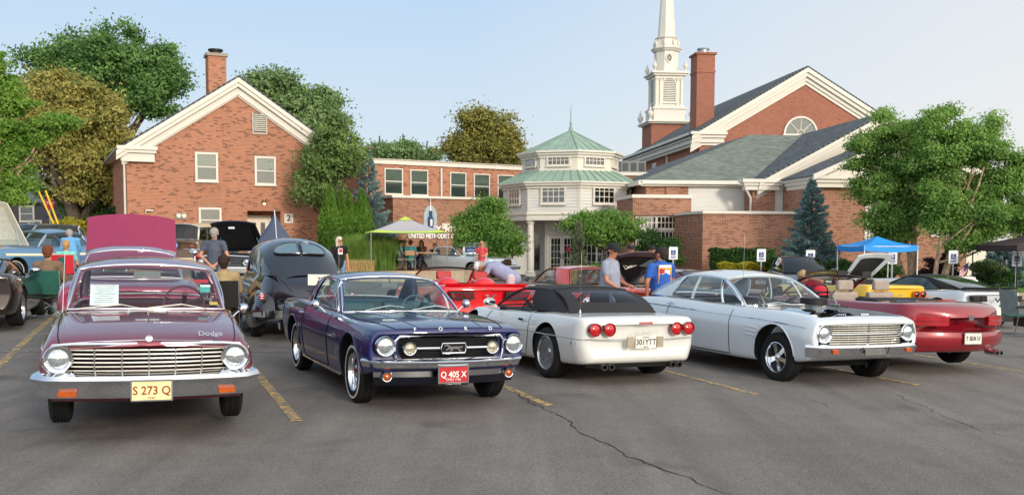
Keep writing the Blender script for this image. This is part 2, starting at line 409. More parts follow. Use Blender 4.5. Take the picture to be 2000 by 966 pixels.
# earth far out and grass beyond the lot
M_GRASS = mat('lawn_grass', '#5d8a2e', .9, var=.35, scale=3, bump=.6, bscale=90)
M_MULCH = mat('bark_mulch', '#8c6a4d', .95, var=.4, scale=12, bump=.9, bscale=40)
M_KERB = mat('kerb_concrete', '#b3a58c', .85, var=.15, scale=6, bump=.3)
def strip(name, pts, half, m, z=.004, seg=24, label=None, wob=0):
    mb = MB(); P = []
    for i in range(len(pts)-1):
        a, b = Vector(pts[i]), Vector(pts[i+1]); k = max(1, int((b-a).length/1.0))
        for q in range(k+(i == len(pts)-2)): P.append(a.lerp(b, q/k))
    G = []
    for i, p in enumerate(P):
        d = (P[min(i+1, len(P)-1)]-P[max(i-1, 0)]); d.normalize(); n = Vector((-d.y, d.x))
        G.append([(p.x+n.x*s*half, p.y+n.y*s*half, gz(p.x+n.x*s*half, p.y+n.y*s*half)+z) for s in (-1, 1)])
    mb.grid(G); o = mb.build(name, m); tag(o, kind='structure'); return o
D = Vector((-.353, .9356))        # stall direction, away from the camera
def stall_line(px, py, L1, half=.055, m=None, L0=0):
    p = gat(px, py).xy; strip('stall_line', [p+D*L0, p+D*L1], half, m or M_YEL)
# near ends measured in the photo
for px, py, ln in ((580, 822, 9.5), (1075, 792, 9.5), (1477, 770, 9.5), (1795, 752, 9.5), (2095, 740, 9.5), (-180, 880, 22)):
    stall_line(px, py, ln)
# cross line between the two rows
a = gat(-200, 683).xy; b = gat(2100, 683).xy
strip('row_line', [gat(-60, 686).xy, gat(600, 686).xy, gat(1400, 686).xy], .04, M_PALE, z=.006)
for px, py, ln in ((1990, 683, 8), (1970, 640, 4)): 
    pass
strip('stall_line', [gat(1840, 706).xy, gat(2080, 740).xy], .05, M_PALE)
strip('stall_line', [gat(1930, 680).xy, gat(2080, 690).xy], .05, M_PALE)
strip('stall_line', [gat(1940, 655).xy, gat(2080, 664).xy], .05, M_PALE)
# cracks in the asphalt: thin wandering grooves filled with tar
M_TAR = mat('crack_tar', '#242322', .9, var=.3)
def crack(pts, w0=.012, seed=0):
    r = random.Random(seed); mb = MB(); P = [Vector(gat(*p).xy) for p in pts]; Q = []
    for i in range(len(P)-1):
        k = max(2, int((P[i+1]-P[i]).length/.07))
        for q in range(k): Q.append(P[i].lerp(P[i+1], q/k))
    Q.append(P[-1]); o = Vector((0, 0)); G = []
    for i, p in enumerate(Q):
        o = o*.82 + Vector((r.gauss(0, .02), r.gauss(0, .02)))
        d = Q[min(i+1, len(Q)-1)]-Q[max(0, i-1)]; d.normalize(); n = Vector((-d.y, d.x)); c = p+o
        h = w0*r.uniform(.25, 1)*min(1, (len(Q)-1-i)/8+.15)
        G.append([(c.x+n.x*s*h, c.y+n.y*s*h, gz(c.x, c.y)+.0045) for s in (-1, 1)])
    mb.grid(G); return tag(mb.build('pavement_crack', M_TAR), kind='structure')
crack([(985, 756), (1060, 797), (1150, 845), (1235, 893), (1330, 930), (1420, 970)], .009, 3)
crack([(1235, 893), (1300, 925)], .006, 4)
crack([(1750, 770), (1830, 812), (1900, 838), (1990, 858)], .006, 5)
crack([(1560, 770), (1640, 800)], .004, 6)
crack([(1000, 765), (1040, 775), (1075, 788)], .012, 8)

# raised planting bed and kerb at the back, left of the entry
def poly_sheet(name, pts, z, m, thick=.3, label=None, kind='structure'):
    mb = MB(); mb.prism([(p[0], p[1]) for p in pts], z-thick, z, 'z'); o = mb.build(name, m); tag(o, kind=kind); return o
bedL = [at(300, 500, 44).xy, at(560, 520, 41).xy, at(700, 530, 40).xy, at(905, 530, 41.5).xy, at(985, 530, 47).xy, at(985, 500, 60).xy, at(300, 490, 62).xy]
poly_sheet('planting_bed', bedL, .36, M_MULCH, .6)
mb = MB(); kp = [at(300, 500, 43.9), at(560, 520, 40.9), at(700, 530, 39.9), at(905, 530, 41.4), at(987, 530, 47)]
for i in range(len(kp)-1):
    a, b = kp[i].xy, kp[i+1].xy; d = (b-a).normalized(); n = Vector((-d.y, d.x))
    q = [a-n*.08, b-n*.08, b+n*.08, a+n*.08]; mb.prism([tuple(v) for v in q], -.3, .42-(.001*i), 'z')
tag(mb.build('kerb', M_KERB), kind='structure')
# lawn, beds and kerb to the right
la = [at(1230, 540, 41), at(1380, 540, 36.5), at(1640, 550, 34), at(1900, 560, 35), at(2150, 565, 36)]
far = [at(2400, 560, 36), at(2400, 530, 70), at(1230, 530, 50)]
poly_sheet('lawn', [p.xy for p in la]+[p.xy for p in far], -.16, M_GRASS, .4)
mb = MB()
for i in range(len(la)-1):
    a, b = la[i].xy, la[i+1].xy; d = (b-a).normalized(); n = Vector((-d.y, d.x))
    mb.prism([tuple(v) for v in (a-n*.08, b-n*.08, b+n*.08, a+n*.08)], -.7, -.14-.001*i, 'z')
tag(mb.build('kerb', M_KERB), kind='structure')
poly_sheet('mulch_bed', [at(1240, 540, 41.4).xy, at(1385, 540, 37.2).xy, at(1640, 550, 34.8).xy, at(1850, 560, 35.6).xy, at(1890, 540, 42).xy, at(1240, 530, 46).xy], -.12, M_MULCH, .3)
# street, lawn and bed on the far left
poly_sheet('grass_verge', [(-60, 62), (-21, 55), (-26, 120), (-120, 120)], -.02, M_GRASS, .3)
poly_sheet('flower_bed', [at(60, 480, 52).xy, at(170, 480, 50).xy, at(250, 480, 50).xy, at(250, 470, 60).xy, at(60, 470, 62).xy], .3, M_MULCH, .6)

# ------------------------------------------------------------------ building pieces
def wallbox(mb, x0, x1, y0, y1, z0, z1): mb.box(x0, x1, y0, y1, z0, z1)
M_BLIND = mat('roller_blind', '#dcdacb', .8, var=.05)
M_DARKWIN = mat('dark_window', '#252c2e', .05, spec=.8, var=.4, scale=1.2)
M_PANE = glassm('pane_glass', (.75, .82, .8), .8, 2.2)
M_ROOFG = None
def window(par, x0, x1, z0, z1, y, cols=1, rows=2, fr=.07, mun=.025, deep=.09, blind=None, sashes=None, dirn=-1, dark=None, muntin=True, side=0):
    """window in a wall facing -y (local), at plane y: frame proud, panes set back. Returns the window part"""
    mb = MB(); p = .03; y = y-.058
    for a in ((x0-fr, x1+fr, z1, z1+fr), (x0-fr, x1+fr, z0-fr, z0), (x0-fr, x0, z0, z1), (x1, x1+fr, z0, z1)):
        mb.box(a[0], a[1], y-p, y+.06, a[2], a[3])
    wn = mb.build('window', M_WHITE, par)
    MB().box(x0-fr-.03, x1+fr+.03, y-p-.04, y-p+.01, z0-fr-.05, z0-fr-.002).build('sill', M_WHITE, wn)
    MB().box(x0, x1, y+.045, y+.055, z0, z1).build('backing', dark or M_DARKWIN, wn)
    if blind: MB().box(x0+.02, x1-.02, y+.034, y+.04, z0+(z1-z0)*(1-blind), z1).build('blind', M_BLIND, wn)
    cw = (x1-x0)/cols; rh = (z1-z0)/rows
    for i in range(cols):
        for j in range(rows):
            MB().box(x0+i*cw+.003, x0+(i+1)*cw-.003, y+.022, y+.027, z0+j*rh+.003, z0+(j+1)*rh-.003).build('pane', M_PANE, wn)
    if muntin:
        for i in range(1, cols): MB().box(x0+i*cw-mun/2, x0+i*cw+mun/2, y-.004, y+.02, z0+.001, z1-.001).build('muntin', M_WHITE, wn)
        for j in range(1, rows): MB().box(x0+.001, x1-.001, y-.002, y+.018, z0+j*rh-mun/2, z0+j*rh+mun/2).build('muntin', M_WHITE, wn)
    return wn
M_DOOR = mat('cream_door_paint', '#e8e2d2', .5, var=.04)
# ================= 1. gabled brick house on the left
def facade_root(name, px, Y, dx, dy, label, cat='building'):
    p = at(px, 500, Y); o = empty(name, (p.x, p.y, -.1), atan2(dy, dx), label, cat); return o
B1 = facade_root('brick_house', 251, 46, .90, .436, 'two-storey orange brick gabled house with cream trim, chimney and porch door marked 2')
W1, EA, PK, DP = 10.2, 6.15, 9.55, 16
mb = MB(); mb.prism([(0, 0), (W1, 0), (W1, EA), (W1/2, PK-.35), (0, EA)], 0, DP, 'y')
house = mb.mesh('wall', M_BRICK1)
# recessed porch cut into the wall
PX0, PX1 = 5.49, 7.12
cut = MB().box(PX0, PX1, -.5, 1.3, .0, 3.2).mesh('c', M_BRICK1)
me = bool_cut(house, [cut]); boxuv(me); link('wall', me, B1)
def rake(par, x0, z0, x1, z1, y, wd, th, m, name='rake_board'):
    """sloping board whose top edge runs x0,z0 -> x1,z1"""
    d = Vector((x1-x0, 0, z1-z0)).normalized(); n = Vector((-d.z, 0, d.x))
    if n.z < 0: n = -n
    a, b = Vector((x0, 0, z0)), Vector((x1, 0, z1))
    pl = [a, b, b-Vector((0, 0, wd)), a-Vector((0, 0, wd))]
    mb = MB(); mb.prism([(q.x, q.z) for q in pl], y, y+th, 'y'); return mb.build(name, m, par)
oh = .45
M_SHING = None
def shingle(name, c1, c2):
    m, t, b = nmat(name); setp(b, rough=.95, spec=.2)
    uv = N(t, 'TexCoord')
    br = N(t, 'TexBrick'); L(t, uv.outputs['UV'], br.inputs['Vector']); br.inputs['Scale'].default_value = 1
    br.inputs['Brick Width'].default_value = .3; br.inputs['Row Height'].default_value = .14; br.inputs['Mortar Size'].default_value = .006
    br.inputs['Color1'].default_value = lin(c1); br.inputs['Color2'].default_value = lin(c2); br.inputs['Mortar'].default_value = tuple(v*.55 for v in lin(c1)[:3])+(1,)
    nz = N(t, 'TexNoise'); nz.inputs['Scale'].default_value = .5; nz.inputs['Detail'].default_value = 6; L(t, uv.outputs['UV'], nz.inputs['Vector'])
    mr = N(t, 'MapRange'); mr.inputs[3].default_value = .7; mr.inputs[4].default_value = 1.3; L(t, nz.outputs[0], mr.inputs[0])
    sc = N(t, 'VectorMath', operation='SCALE'); L(t, br.outputs[0], sc.inputs[0]); L(t, mr.outputs[0], sc.inputs['Scale']); L(t, sc.outputs[0], b.inputs['Base Color'])
    bp = N(t, 'Bump'); bp.inputs['Distance'].default_value = .01; bp.invert = True; L(t, br.outputs['Fac'], bp.inputs['Height']); L(t, bp.outputs[0], b.inputs['Normal'])
    return m
M_SHING = shingle('grey_shingle', '#69736b', '#858e84')
M_SHINGD = shingle('dark_shingle', '#565b5e', '#6e7476')
def roof_slab(par, quad, th=.12, m=None, name='roof'):
    """quad: 4 points (eave a, eave b, ridge b, ridge a); uv along the eave and up the slope"""
    q = [Vector(p) for p in quad]; mb = MB()
    mb.add(q+[p-Vector((0, 0, th)) for p in q], [(0,1,2,3),(7,6,5,4),(0,4,5,1),(1,5,6,2),(2,6,7,3),(3,7,4,0)])
    me = mb.mesh(name, m or M_SHING); ul = me.uv_layers.new(name='UVMap')
    u = (q[1]-q[0]).normalized(); nn = u.cross(q[3]-q[0]).normalized(); v = nn.cross(u)
    for lp in me.loops: c = me.vertices[lp.vertex_index].co; ul.data[lp.index].uv = ((c-q[0]).dot(u), (c-q[0]).dot(v))
    return link(name, me, par)
sl1 = (PK-EA)/(W1/2)
roof_slab(B1, [(-oh, -.42, EA-oh*sl1+.1), (-oh, DP+.3, EA-oh*sl1+.1), (W1/2, DP+.3, PK+.1), (W1/2, -.42, PK+.1)], .1, M_SHINGD)
roof_slab(B1, [(W1+oh, -.42, EA-oh*sl1+.1), (W1+oh, DP+.3, EA-oh*sl1+.1), (W1/2, DP+.3, PK+.1), (W1/2, -.42, PK+.1)], .1, M_SHINGD)
for s in (0, 1):
    X = lambda x: x if s == 0 else W1-x
    # stepped raking cornice
    rake(B1, X(-oh), EA-oh*sl1, X(W1/2), PK, -.42, .22, .1, M_WHITE)
    rake(B1, X(-oh), EA-oh*sl1-.18, X(W1/2), PK-.18, -.34, .24, .2, M_WHITE)
    rake(B1, X(-.2), EA-.2*sl1-.36, X(W1/2), PK-.36, -.16, .42, .16, M_WHITE)
    rake(B1, X(-.1), EA-.1*sl1-.70, X(W1/2), PK-.70, -.08, .16, .08, M_WHITE)
    a, b = sorted((X(-.42), X(1.35)))
    for k, (g, z0, z1) in enumerate(((0, EA-.22, EA-.06), (.08, EA-.36, EA-.222), (.2, EA-.76, EA-.362))):
        MB().box(a+(g if s == 0 else g*.6), b-(g*.6 if s == 0 else g), -.44+g, .1, z0, z1).build('cornice_return', M_WHITE, B1)
    MB().box(*sorted((X(-.42), X(-.02))), .11, DP, EA-.3, EA-.12).build('eave_soffit', M_WHITE, B1)
# corner downpipe
mb = MB(); mb.tube([(-.36, -.3, EA-.3), (-.3, -.2, EA-.5), (-.1, -.06, EA-.95), (-.1, -.06, .1)], .05, 8); mb.build('downpipe', M_WHITE, B1, smooth=40)
mb = MB(); mb.tube([(-.36, -.3, EA-.2), (-.36, DP, EA-.2)], .07, 8); mb.build('gutter', M_WHITE, B1, smooth=40)
# chimney
ch = MB().box(4.3, 5.2, 3.4, 4.3, 7.5, 11.15).build('chimney', M_BRICK1, B1, uv=True)
MB().box(4.22, 5.28, 3.32, 4.38, 11.15, 11.3).build('chimney_cap', mat('cap_stone', '#9a8f80', .9, bump=.3), ch)
mb = MB(); mb.lathe([(.0, 11.3), (.3, 11.3), (.3, 11.45), (.38, 11.47), (.38, 11.55), (0, 11.6)], 16, Matrix.Translation((4.75, 3.85, 0))); mb.build('flue_cap', mat('flue_metal', '#2c2a28', .5, metal=.6), ch, smooth=40)
# louvre
lv = MB().box(5.85, 6.45, -.05, -.003, 7.05, 7.95).build('gable_vent', M_DARKWIN, B1)
for i in range(9): MB().box(5.87, 6.43, -.09, -.051, 7.08+i*.095, 7.135+i*.095).build('slat', mat('vent_slat', '#b8b4a8', .6), lv)
for a in ((5.79, 5.849, 7.0, 8.0), (6.451, 6.51, 7.0, 8.0)): MB().box(a[0], a[1], -.08, -.002, a[2], a[3]).build('frame', mat('vent_slat', '#b8b4a8', .6), lv)
MB().box(5.79, 6.51, -.081, -.002, 6.93, 6.999).build('frame', mat('vent_slat', '#b8b4a8', .6), lv)
# windows: positions along the facade from the photo
def fx(px, C=None, x0=251, Y0=46, d=(.90, .436)):
    t0 = (x0-1000)/FPX*1.0; t = (px-1000)/FPX
    p0x = at(x0, 500, Y0).x
    return (t*Y0-p0x)/(d[0]-t*d[1])
def wz(px, py, k, Y0=46, dy=.436): return at(px, py, Y0+dy*k).z + .1
for (pa, pb, za, zb, bl) in ((389, 425, 301, 350, .5), (504, 537, 309, 357, .45), (394, 430, 409, 450, 0)):
    ka, kb = fx(pa), fx(pb)
    ww = window(B1, ka, kb, wz(pa, zb, ka), wz(pa, za, ka), 0, 1, 2, .1, .05, blind=bl or None, dark=mat('grey_interior', '#7d8379', .6, var=.2, scale=1.5))
    mb = MB()
    mb.box(ka-.15, kb+.15, -.012, .0, wz(pa, za, ka)+.1, wz(pa, za, ka)+.3); mb.build('soldier_course', M_BRICK2, B1, uv=True)
# door in the porch
pd = empty('tmp'); bpy.data.objects.remove(pd)
dr = MB().box(7.5, 8.55, 1.18, 1.25, .02, 2.12).build('door', M_DOOR, B1)
for a in ((7.38, 7.499, .02, 2.25), (8.551, 8.67, .02, 2.25)): MB().box(a[0], a[1], 1.14, 1.26, a[2], a[3]).build('frame', M_WHITE, dr)
MB().box(7.5, 8.55, 1.14, 1.26, 2.122, 2.25).build('frame', M_WHITE, dr)
for a in (7.7, 8.15): MB().box(a, a+.22, 1.165, 1.178, 1.05, 1.9).build('pane', M_DARKWIN, dr)
for a in (7.62, 8.08): MB().box(a, a+.35, 1.168, 1.178, .2, .85).build('panel', mat('door_panel', '#d8d2c0', .5), dr)
mb = MB(); mb.sphere((8.44, 1.15, 1.02), .035); mb.build('handle', M_CHROME, dr, smooth=60)
dr.location = (-1.78, 0, .75); MB().box(PX0+.01, PX1-.01, -.3, 1.29, 0, .752).build('porch_step', M_KERB, B1)
# porch lamp, plate 2, double floodlight, spout, meter
M_BULB = None
mb = MB(); mb.lathe([(.02, .12), (.09, .08), (.1, 0), (.07, -.14), (0, -.17)], 12, Matrix.Translation((8.15, -.14, 3.42))); lampg = mb.build('wall_lamp', mat('lamp_brass', '#8a6b40', .4, metal=.5), B1, smooth=40)
m, t, b = nmat('lamp_glow'); b.inputs['Base Color'].default_value = (1, .75, .4, 1); b.inputs['Emission Color'].default_value = (1, .72, .38, 1); setp(b, emit=2.5)
mb = MB(); mb.sphere((8.15, -.16, 3.3), .07); mb.build('bulb', m, lampg, smooth=60)
MB().box(8.13, 8.17, -.12, 0, 3.5, 3.56).build('bracket', M_CHROME, lampg); lampg.location = (-1.86, 0, .25)
M_INK = mat('black_ink', '#111111', .6, var=.05)
k = fx(566)
pl = MB().box(k-.25, k+.2, -.035, -.003, 2.62, 3.08).build('number_plate', M_WHITE, B1)
textm('digit', '2', .42, M_INK, .002, pl, frame_M((k-.03, -.038, 2.85), (1, 0, 0)), bold=.008)
k = fx(356); fl = MB().box(k-.26, k+.26, -.05, -.003, 3.05-.3, 3.06).build('floodlight', mat('grey_box', '#8e8578', .6), B1)
for s in (-.12, .12):
    mb = MB(); mb.lathe([(0, .1), (.1, .09), (.115, .05), (.1, 0)], 16, frame_M((k+s, -.05, 2.9), (1, 0, 0))); lo = mb.build('lamp_head', M_WHITE, fl, smooth=40)
k = fx(296); mb = MB(); mb.tube([(k-.2, -.05, 3.02), (k-.2, -.12, 3.14), (k+.12, -.12, 3.14)], .04, 8); mb.build('spout', M_WHITE, B1, smooth=40)

# ================= 2. long brick wing
B2 = facade_root('brick_wing', 728, 58, .85, .527, 'long two-storey brick wing with large sash windows and white parapet, behind the sign wall')
TOP2 = at(730, 309, 58).z+.1
def fx2(px, Y0=58): return fx(px, None, 728, Y0, (.85, .527))
def wz2(px, py): k = fx2(px); return at(px, py, 58+.527*k).z + .1
MB().box(-.5, 17, 0, 9, 0, TOP2-.3).build('wall', M_BRICK1, B2, uv=True)
MB().box(-.6, 17.1, -.12, 9.1, TOP2-.299, TOP2-.05).build('parapet_band', M_WHITE, B2)
MB().box(-.66, 17.15, -.2, 9.15, TOP2-.049, TOP2).build('parapet_cap', mat('coping', '#b9b4a6', .7), B2)
for pa, pb, zt, zb in ((753, 785, 330, 377), (803, 834, 333, 379), (880, 908, 338, 384), (926, 954, 341, 386), (972, 1000, 343, 388)):
    ka, kb = fx2(pa), fx2(pb); z0, z1 = wz2(pa, zb), wz2(pa, zt)
    window(B2, ka, kb, z0, z1, 0, 1, 2, .06, .05, blind=.6, dark=mat('grey_interior', '#7d8379', .6))
k = fx2(861); mb = MB(); mb.tube([(k, -.1, TOP2-.4), (k, -.1, 3.5)], .06, 8); mb.build('downpipe', M_WHITE, B2, smooth=40)
# sign wall in front of the wing
B3 = facade_root('sign_wall', 768, 52, .87, .493, 'low brown brick wall with white cap carrying the church name and steeple emblem')
def fx3(px): return fx(px, None, 768, 52, (.87, .493))
def wz3(px, py): k = fx3(px); return at(px, py, 52+.493*k).z + .1
T3 = at(770, 381, 52).z+.1
MB().box(0, 10, 0, 5.5, 0, T3-.13).build('wall', M_BRICK2, B3, uv=True)
MB().box(-.08, 10.1, -.1, 5.4, T3-.129, T3).build('wall_cap', M_WHITE, B3)
M_LET = mat('white_letters', '#f2f0ea', .4, var=.03)
def letters(txt, pxa, pya, pxb, hgt, name='lettering', spacing=1.0):
    ka, kb = fx3(pxa), fx3(pxb); z = wz3(pxa, pya)
    o = textm(name, txt, hgt, M_LET, .02, B3, None, 'LEFT', .012, 1, spacing)
    wd = max(v.co.x for v in o.data.vertices)
    M = frame_M((ka, -.05, z), (1, 0, 0)) @ Matrix.Diagonal(((kb-ka)/wd, 1, 1, 1)); o.data.transform(M); return o
letters('ROCKY RIVER', 800, 447, 914, .42, spacing=1.15)
letters('UNITED METHODIST CHURCH', 797, 461, 914, .33)
# emblem: pale octagonal plaque with navy steeple
k = fx3(840); zc = wz3(840, 430)
pts = []
oc = [(-.4, -.75), (.4, -.75), (.4, .3), (.28, .62), (.12, .78), (-.12, .78), (-.28, .62), (-.4, .3)]
plq = MB().prism([(k+a, zc+b) for a, b in oc], -.06, -.003, 'y').build('plaque', mat('plaque_grey', '#9fb0b3', .5), B3)
M_NAVY = mat('navy_enamel', '#1e3a6e', .4)
MB().prism([(k-.17, zc-.5), (k+.17, zc-.62), (k+.17, zc+.18), (k+.1, zc+.18), (k+.1, zc+.5), (k+.03, zc+.5), (k-.01, zc+1.35), (k-.05, zc+.5), (k-.1, zc+.5), (k-.1, zc+.18), (k-.17, zc+.18)], -.09, -.061, 'y').build('steeple_emblem', M_NAVY, plq)
MB().prism([(k-.02, zc-.3), (k+.1, zc-.3), (k+.1, zc+.05), (k-.02, zc+.05)], -.1, -.091, 'y').build('emblem_window', M_LET, plq)
MB().prism([(k-.05, zc+.5), (k+.03, zc+.5), (k-.01, zc+1.3)], -.1, -.091, 'y').build('emblem_spire', M_LET, plq)
k0, k1 = fx3(863), fx3(878); z0, z1 = wz3(863, 447), wz3(863, 436)
MB().box(k0, k1, -.04, -.003, z0, z1).build('wall_box', M_WHITE, B3)

# ================= 3. octagonal entry pavilion
p = at(1113, 535, 53.6); gzp = -.22
B4 = empty('entry_pavilion', (p.x, p.y, gzp), R(0), 'white octagonal entry pavilion with two tiers of windows and green copper roofs', 'pavilion')
def zz(py, Y=50.5): return at(1113, py, Y).z - gzp
M_COPPER = mat('green_copper', '#8ba394', .65, var=.12, scale=1.5, bump=.1)
M_COPD = mat('copper_seam', '#7d9788', .6)
def octa(r, rot=R(4.5)): return [(r*cos(rot+i*pi/4), r*sin(rot+i*pi/4)) for i in range(8)]
R1, R2 = 3.62, 2.62      # circumradius of the two storeys
z_s, z_c, z_r2, z_u, z_top, z_pk = zz(430), zz(360), zz(333), zz(331), zz(292), zz(256, 53.6)
def ring(par, name, r0, r1, z0, z1, m, **k):
    a, b = octa(r0), octa(r1); mb = MB()
    mb.add([(x, y, z0) for x, y in a]+[(x, y, z1) for x, y in b], [tuple(range(8))[::-1], tuple(range(8, 16))]+[(i, (i+1) % 8, 8+(i+1) % 8, 8+i) for i in range(8)])
    return mb.build(name, m, par, **k)
ring(B4, 'lower_storey', R1-.02, R1-.02, z_s+.5, z_c, M_WHITE)
for k, (dr_, a, b) in enumerate(((.1, z_s, z_s+.16), (.06, z_s+.161, z_s+.28), (.13, z_s+.281, z_s+.36), (.04, z_s+.361, z_s+.499))): ring(B4, 'entablature', R1+dr_, R1+dr_, a, b, M_WHITE)
for k, (dr_, a, b) in enumerate(((.1, z_c-.2, z_c-.06), (.24, z_c-.059, z_c+.06), (.34, z_c+.061, z_c+.14))): ring(B4, 'cornice', R1+dr_, R1+dr_, a, b, M_WHITE)
ring(B4, 'skirt_roof', R1+.3, R2+.05, z_c+.141, z_r2+.05, M_COPPER)
ring(B4, 'upper_storey', R2, R2, z_r2, z_top-.3, M_WHITE)
for dr_, a, b in ((.06, z_u, z_u+.12), (.1, z_top-.34, z_top-.2), (.22, z_top-.199, z_top-.08), (.34, z_top-.079, z_top+.02)): ring(B4, 'cornice', R2+dr_, R2+dr_, a, b, M_WHITE)
ring(B4, 'roof', R2+.1, .06, z_top+.021, z_pk, M_COPPER)
def seams(r0, r1, z0, z1, n):
    A, B = octa(r0), octa(r1)
    for i in range(8):
        a0, a1, b0, b1 = Vector(A[i]), Vector(A[(i+1) % 8]), Vector(B[i]), Vector(B[(i+1) % 8])
        for k in range(n+1 if r1 > 1 else 1):
            t = k/(n+1); p0, p1 = a0.lerp(a1, t), b0.lerp(b1, t)
            mb = MB(); mb.cyl((p0.x, p0.y, z0+.02), (p1.x, p1.y, z1+.02), .03, .025, 6); mb.build('roof_seam', M_COPD, B4)
        if r1 < 1:
            L_ = (a1-a0).length
            for k in (1, 2, 3, 4):
                t = k/5; p0 = a0.lerp(a1, t); h = 1-abs(t-.5)*2
                q = p0.lerp(Vector((0, 0)), h*.98) ; q = Vector((p0.x, p0.y)).lerp(Vector((0, 0)) + (p0-(a0+a1)/2)*.98, min(.98, h))
                u = (a0+a1)/2
                inw = (-u).normalized(); ap = u.length; dd = ap*h*.97; pe = p0+inw*dd
                mb = MB(); mb.cyl((p0.x, p0.y, z0+.02), (pe.x, pe.y, z0+.02+(z1-z0)*dd/ap), .018, .014, 5); mb.build('roof_seam', M_COPD, B4)
seams(R1+.3, R2+.05, z_c+.14, z_r2+.05, 5); seams(R2+.1, .06, z_top+.02, z_pk, 0)
mb = MB(); mb.lathe([(.14, z_pk-.05), (.1, z_pk+.15), (.05, z_pk+.3), (.07, z_pk+.38), (.03, z_pk+.5), (.025, z_pk+.9), (.0, zz(196, 53.6))], 10); mb.build('spire', M_COPD, B4, smooth=40)
# siding boards and windows facet by facet
OC1 = octa(R1-.02); OC2 = octa(R2)
M_SIDE = mat('white_clapboard', '#cfcfca', .5, var=.05, scale=1)
def facet_empty(A, i):
    a, b = Vector(A[i]), Vector(A[(i+1) % 8]); m_ = (a+b)/2
    return a, b, m_
class Face:
    """adapter: build window() geometry in facet space by transforming its meshes"""
    pass
def place_window(par, A, i, frac, z0, z1, cols, rows, wd=None, **kw):
    a, b = Vector(A[i]), Vector(A[(i+1) % 8]); L_ = (b-a).length
    # outward normal = away from 0; window() faces -y, so x runs along (b-a) or (a-b) such that -y is outward
    d = (b-a).normalized(); n = Vector((d.y, -d.x))
    if n.dot((a+b)/2) < 0: a, b = b, a; d = -d; n = -n
    x0, x1 = (frac if isinstance(frac, tuple) else (L_/2-frac/2, L_/2+frac/2))
    w_ = window(par, x0, x1, z0, z1, 0, cols, rows, **kw)
    w_.location = (a.x, a.y, 0); w_.rotation_euler = (0, 0, atan2(d.y, d.x)); return w_
vis = [i for i in range(8) if ((Vector(OC1[i])+Vector(OC1[(i+1) % 8])).y < .9)]
for i in vis:
    a, b = Vector(OC1[i]), Vector(OC1[(i+1) % 8]); d = (b-a).normalized(); n = Vector((d.y, -d.x)); n = n if n.dot(a+b) > 0 else -n
    L_ = (b-a).length; nb = 7; h = (z_c-.21-(z_s+.5))/nb
    zb0, zb1 = z_s+.5, z_c-.2
    for k in range(nb):
        mb = MB(); q0, q1 = a+d*.1, b-d*.1; zA = zb0+k*h
        vs = [(q0+n*.035), (q1+n*.035), (q1+n*.012), (q0+n*.012)]
        mb.add([(vs[0].x, vs[0].y, zA+.01), (vs[1].x, vs[1].y, zA+.01), (vs[2].x, vs[2].y, zA+h-.002), (vs[3].x, vs[3].y, zA+h-.002),
                (a.x+d.x*.1, a.y+d.y*.1, zA+.01), (b.x-d.x*.1, b.y-d.y*.1, zA+.01), (b.x-d.x*.1, b.y-d.y*.1, zA+h-.002), (a.x+d.x*.1, a.y+d.y*.1, zA+h-.002)],
               [(0,1,2,3), (7,6,5,4), (0,4,5,1), (3,2,6,7), (0,3,7,4), (1,5,6,2)])
        mb.build('siding_board', M_SIDE, B4)
    for q in (a, b):
        dd = d if q is a else -d
        mb = MB(); c = q+dd*.05+n*.02
        M_ = frame_M((c.x, c.y, 0), (d.x, d.y, 0)); mb.box(-.06, .06, zb0, zb1, -.02, .025, M_); mb.build('corner_board', M_WHITE, B4)
    zw0, zw1 = zz(395), zz(362)
    w_ = place_window(B4, OC1, i, 1.15, zw0, zw1, 4, 3, fr=.1, mun=.035); w_.location += Vector((n.x, n.y, 0))*.045
    zw0, zw1 = zz(321, 51.3), zz(305, 51.3)
    w_ = place_window(B4, OC2, i, 1.1, zw0, zw1, 5, 2, fr=.08, mun=.03)
# portico: columns at facet corners, recessed wall with doors
for i in range(8):
    a = Vector(OC1[i])*.94
    if a.y > .6: continue
    mb = MB(); T_ = Matrix.Translation((a.x, a.y, 0)); H_ = z_s
    mb.lathe([(.2, .22), (.24, .26), (.22, .3), (.185, .34), (.19, H_*.4), (.16, H_-.24), (.16, H_-.2), (.2, H_-.17), (.2, H_-.1), (.24, H_-.08), (.24, H_-.001)], 20, T_)
    mb.box(-.25, .25, -.25, .25, 0, .22, T_); mb.build('column', M_WHITE, B4, smooth=35)
inn = R1*.72
before = set(COL.objects)
MB().box(-.75, 2.8, -inn*.62, -inn*.62+.25, 0, z_s).build('inner_wall', M_SIDE, B4)
yb = -inn*.62
nb = int(z_s/.16)
for k in range(nb):
    for x0, x1 in ((-.74, -.52), (1.02, 1.3)):
        MB().add([(x0, yb-.03, k*.16), (x1, yb-.03, k*.16), (x1, yb-.012, k*.16+.155), (x0, yb-.012, k*.16+.155), (x0, yb, k*.16), (x1, yb, k*.16), (x1, yb, k*.16+.155), (x0, yb, k*.16+.155)],
                 [(0,1,2,3), (7,6,5,4), (0,4,5,1), (3,2,6,7), (0,3,7,4), (1,5,6,2)]).build('siding_board', M_SIDE, B4)
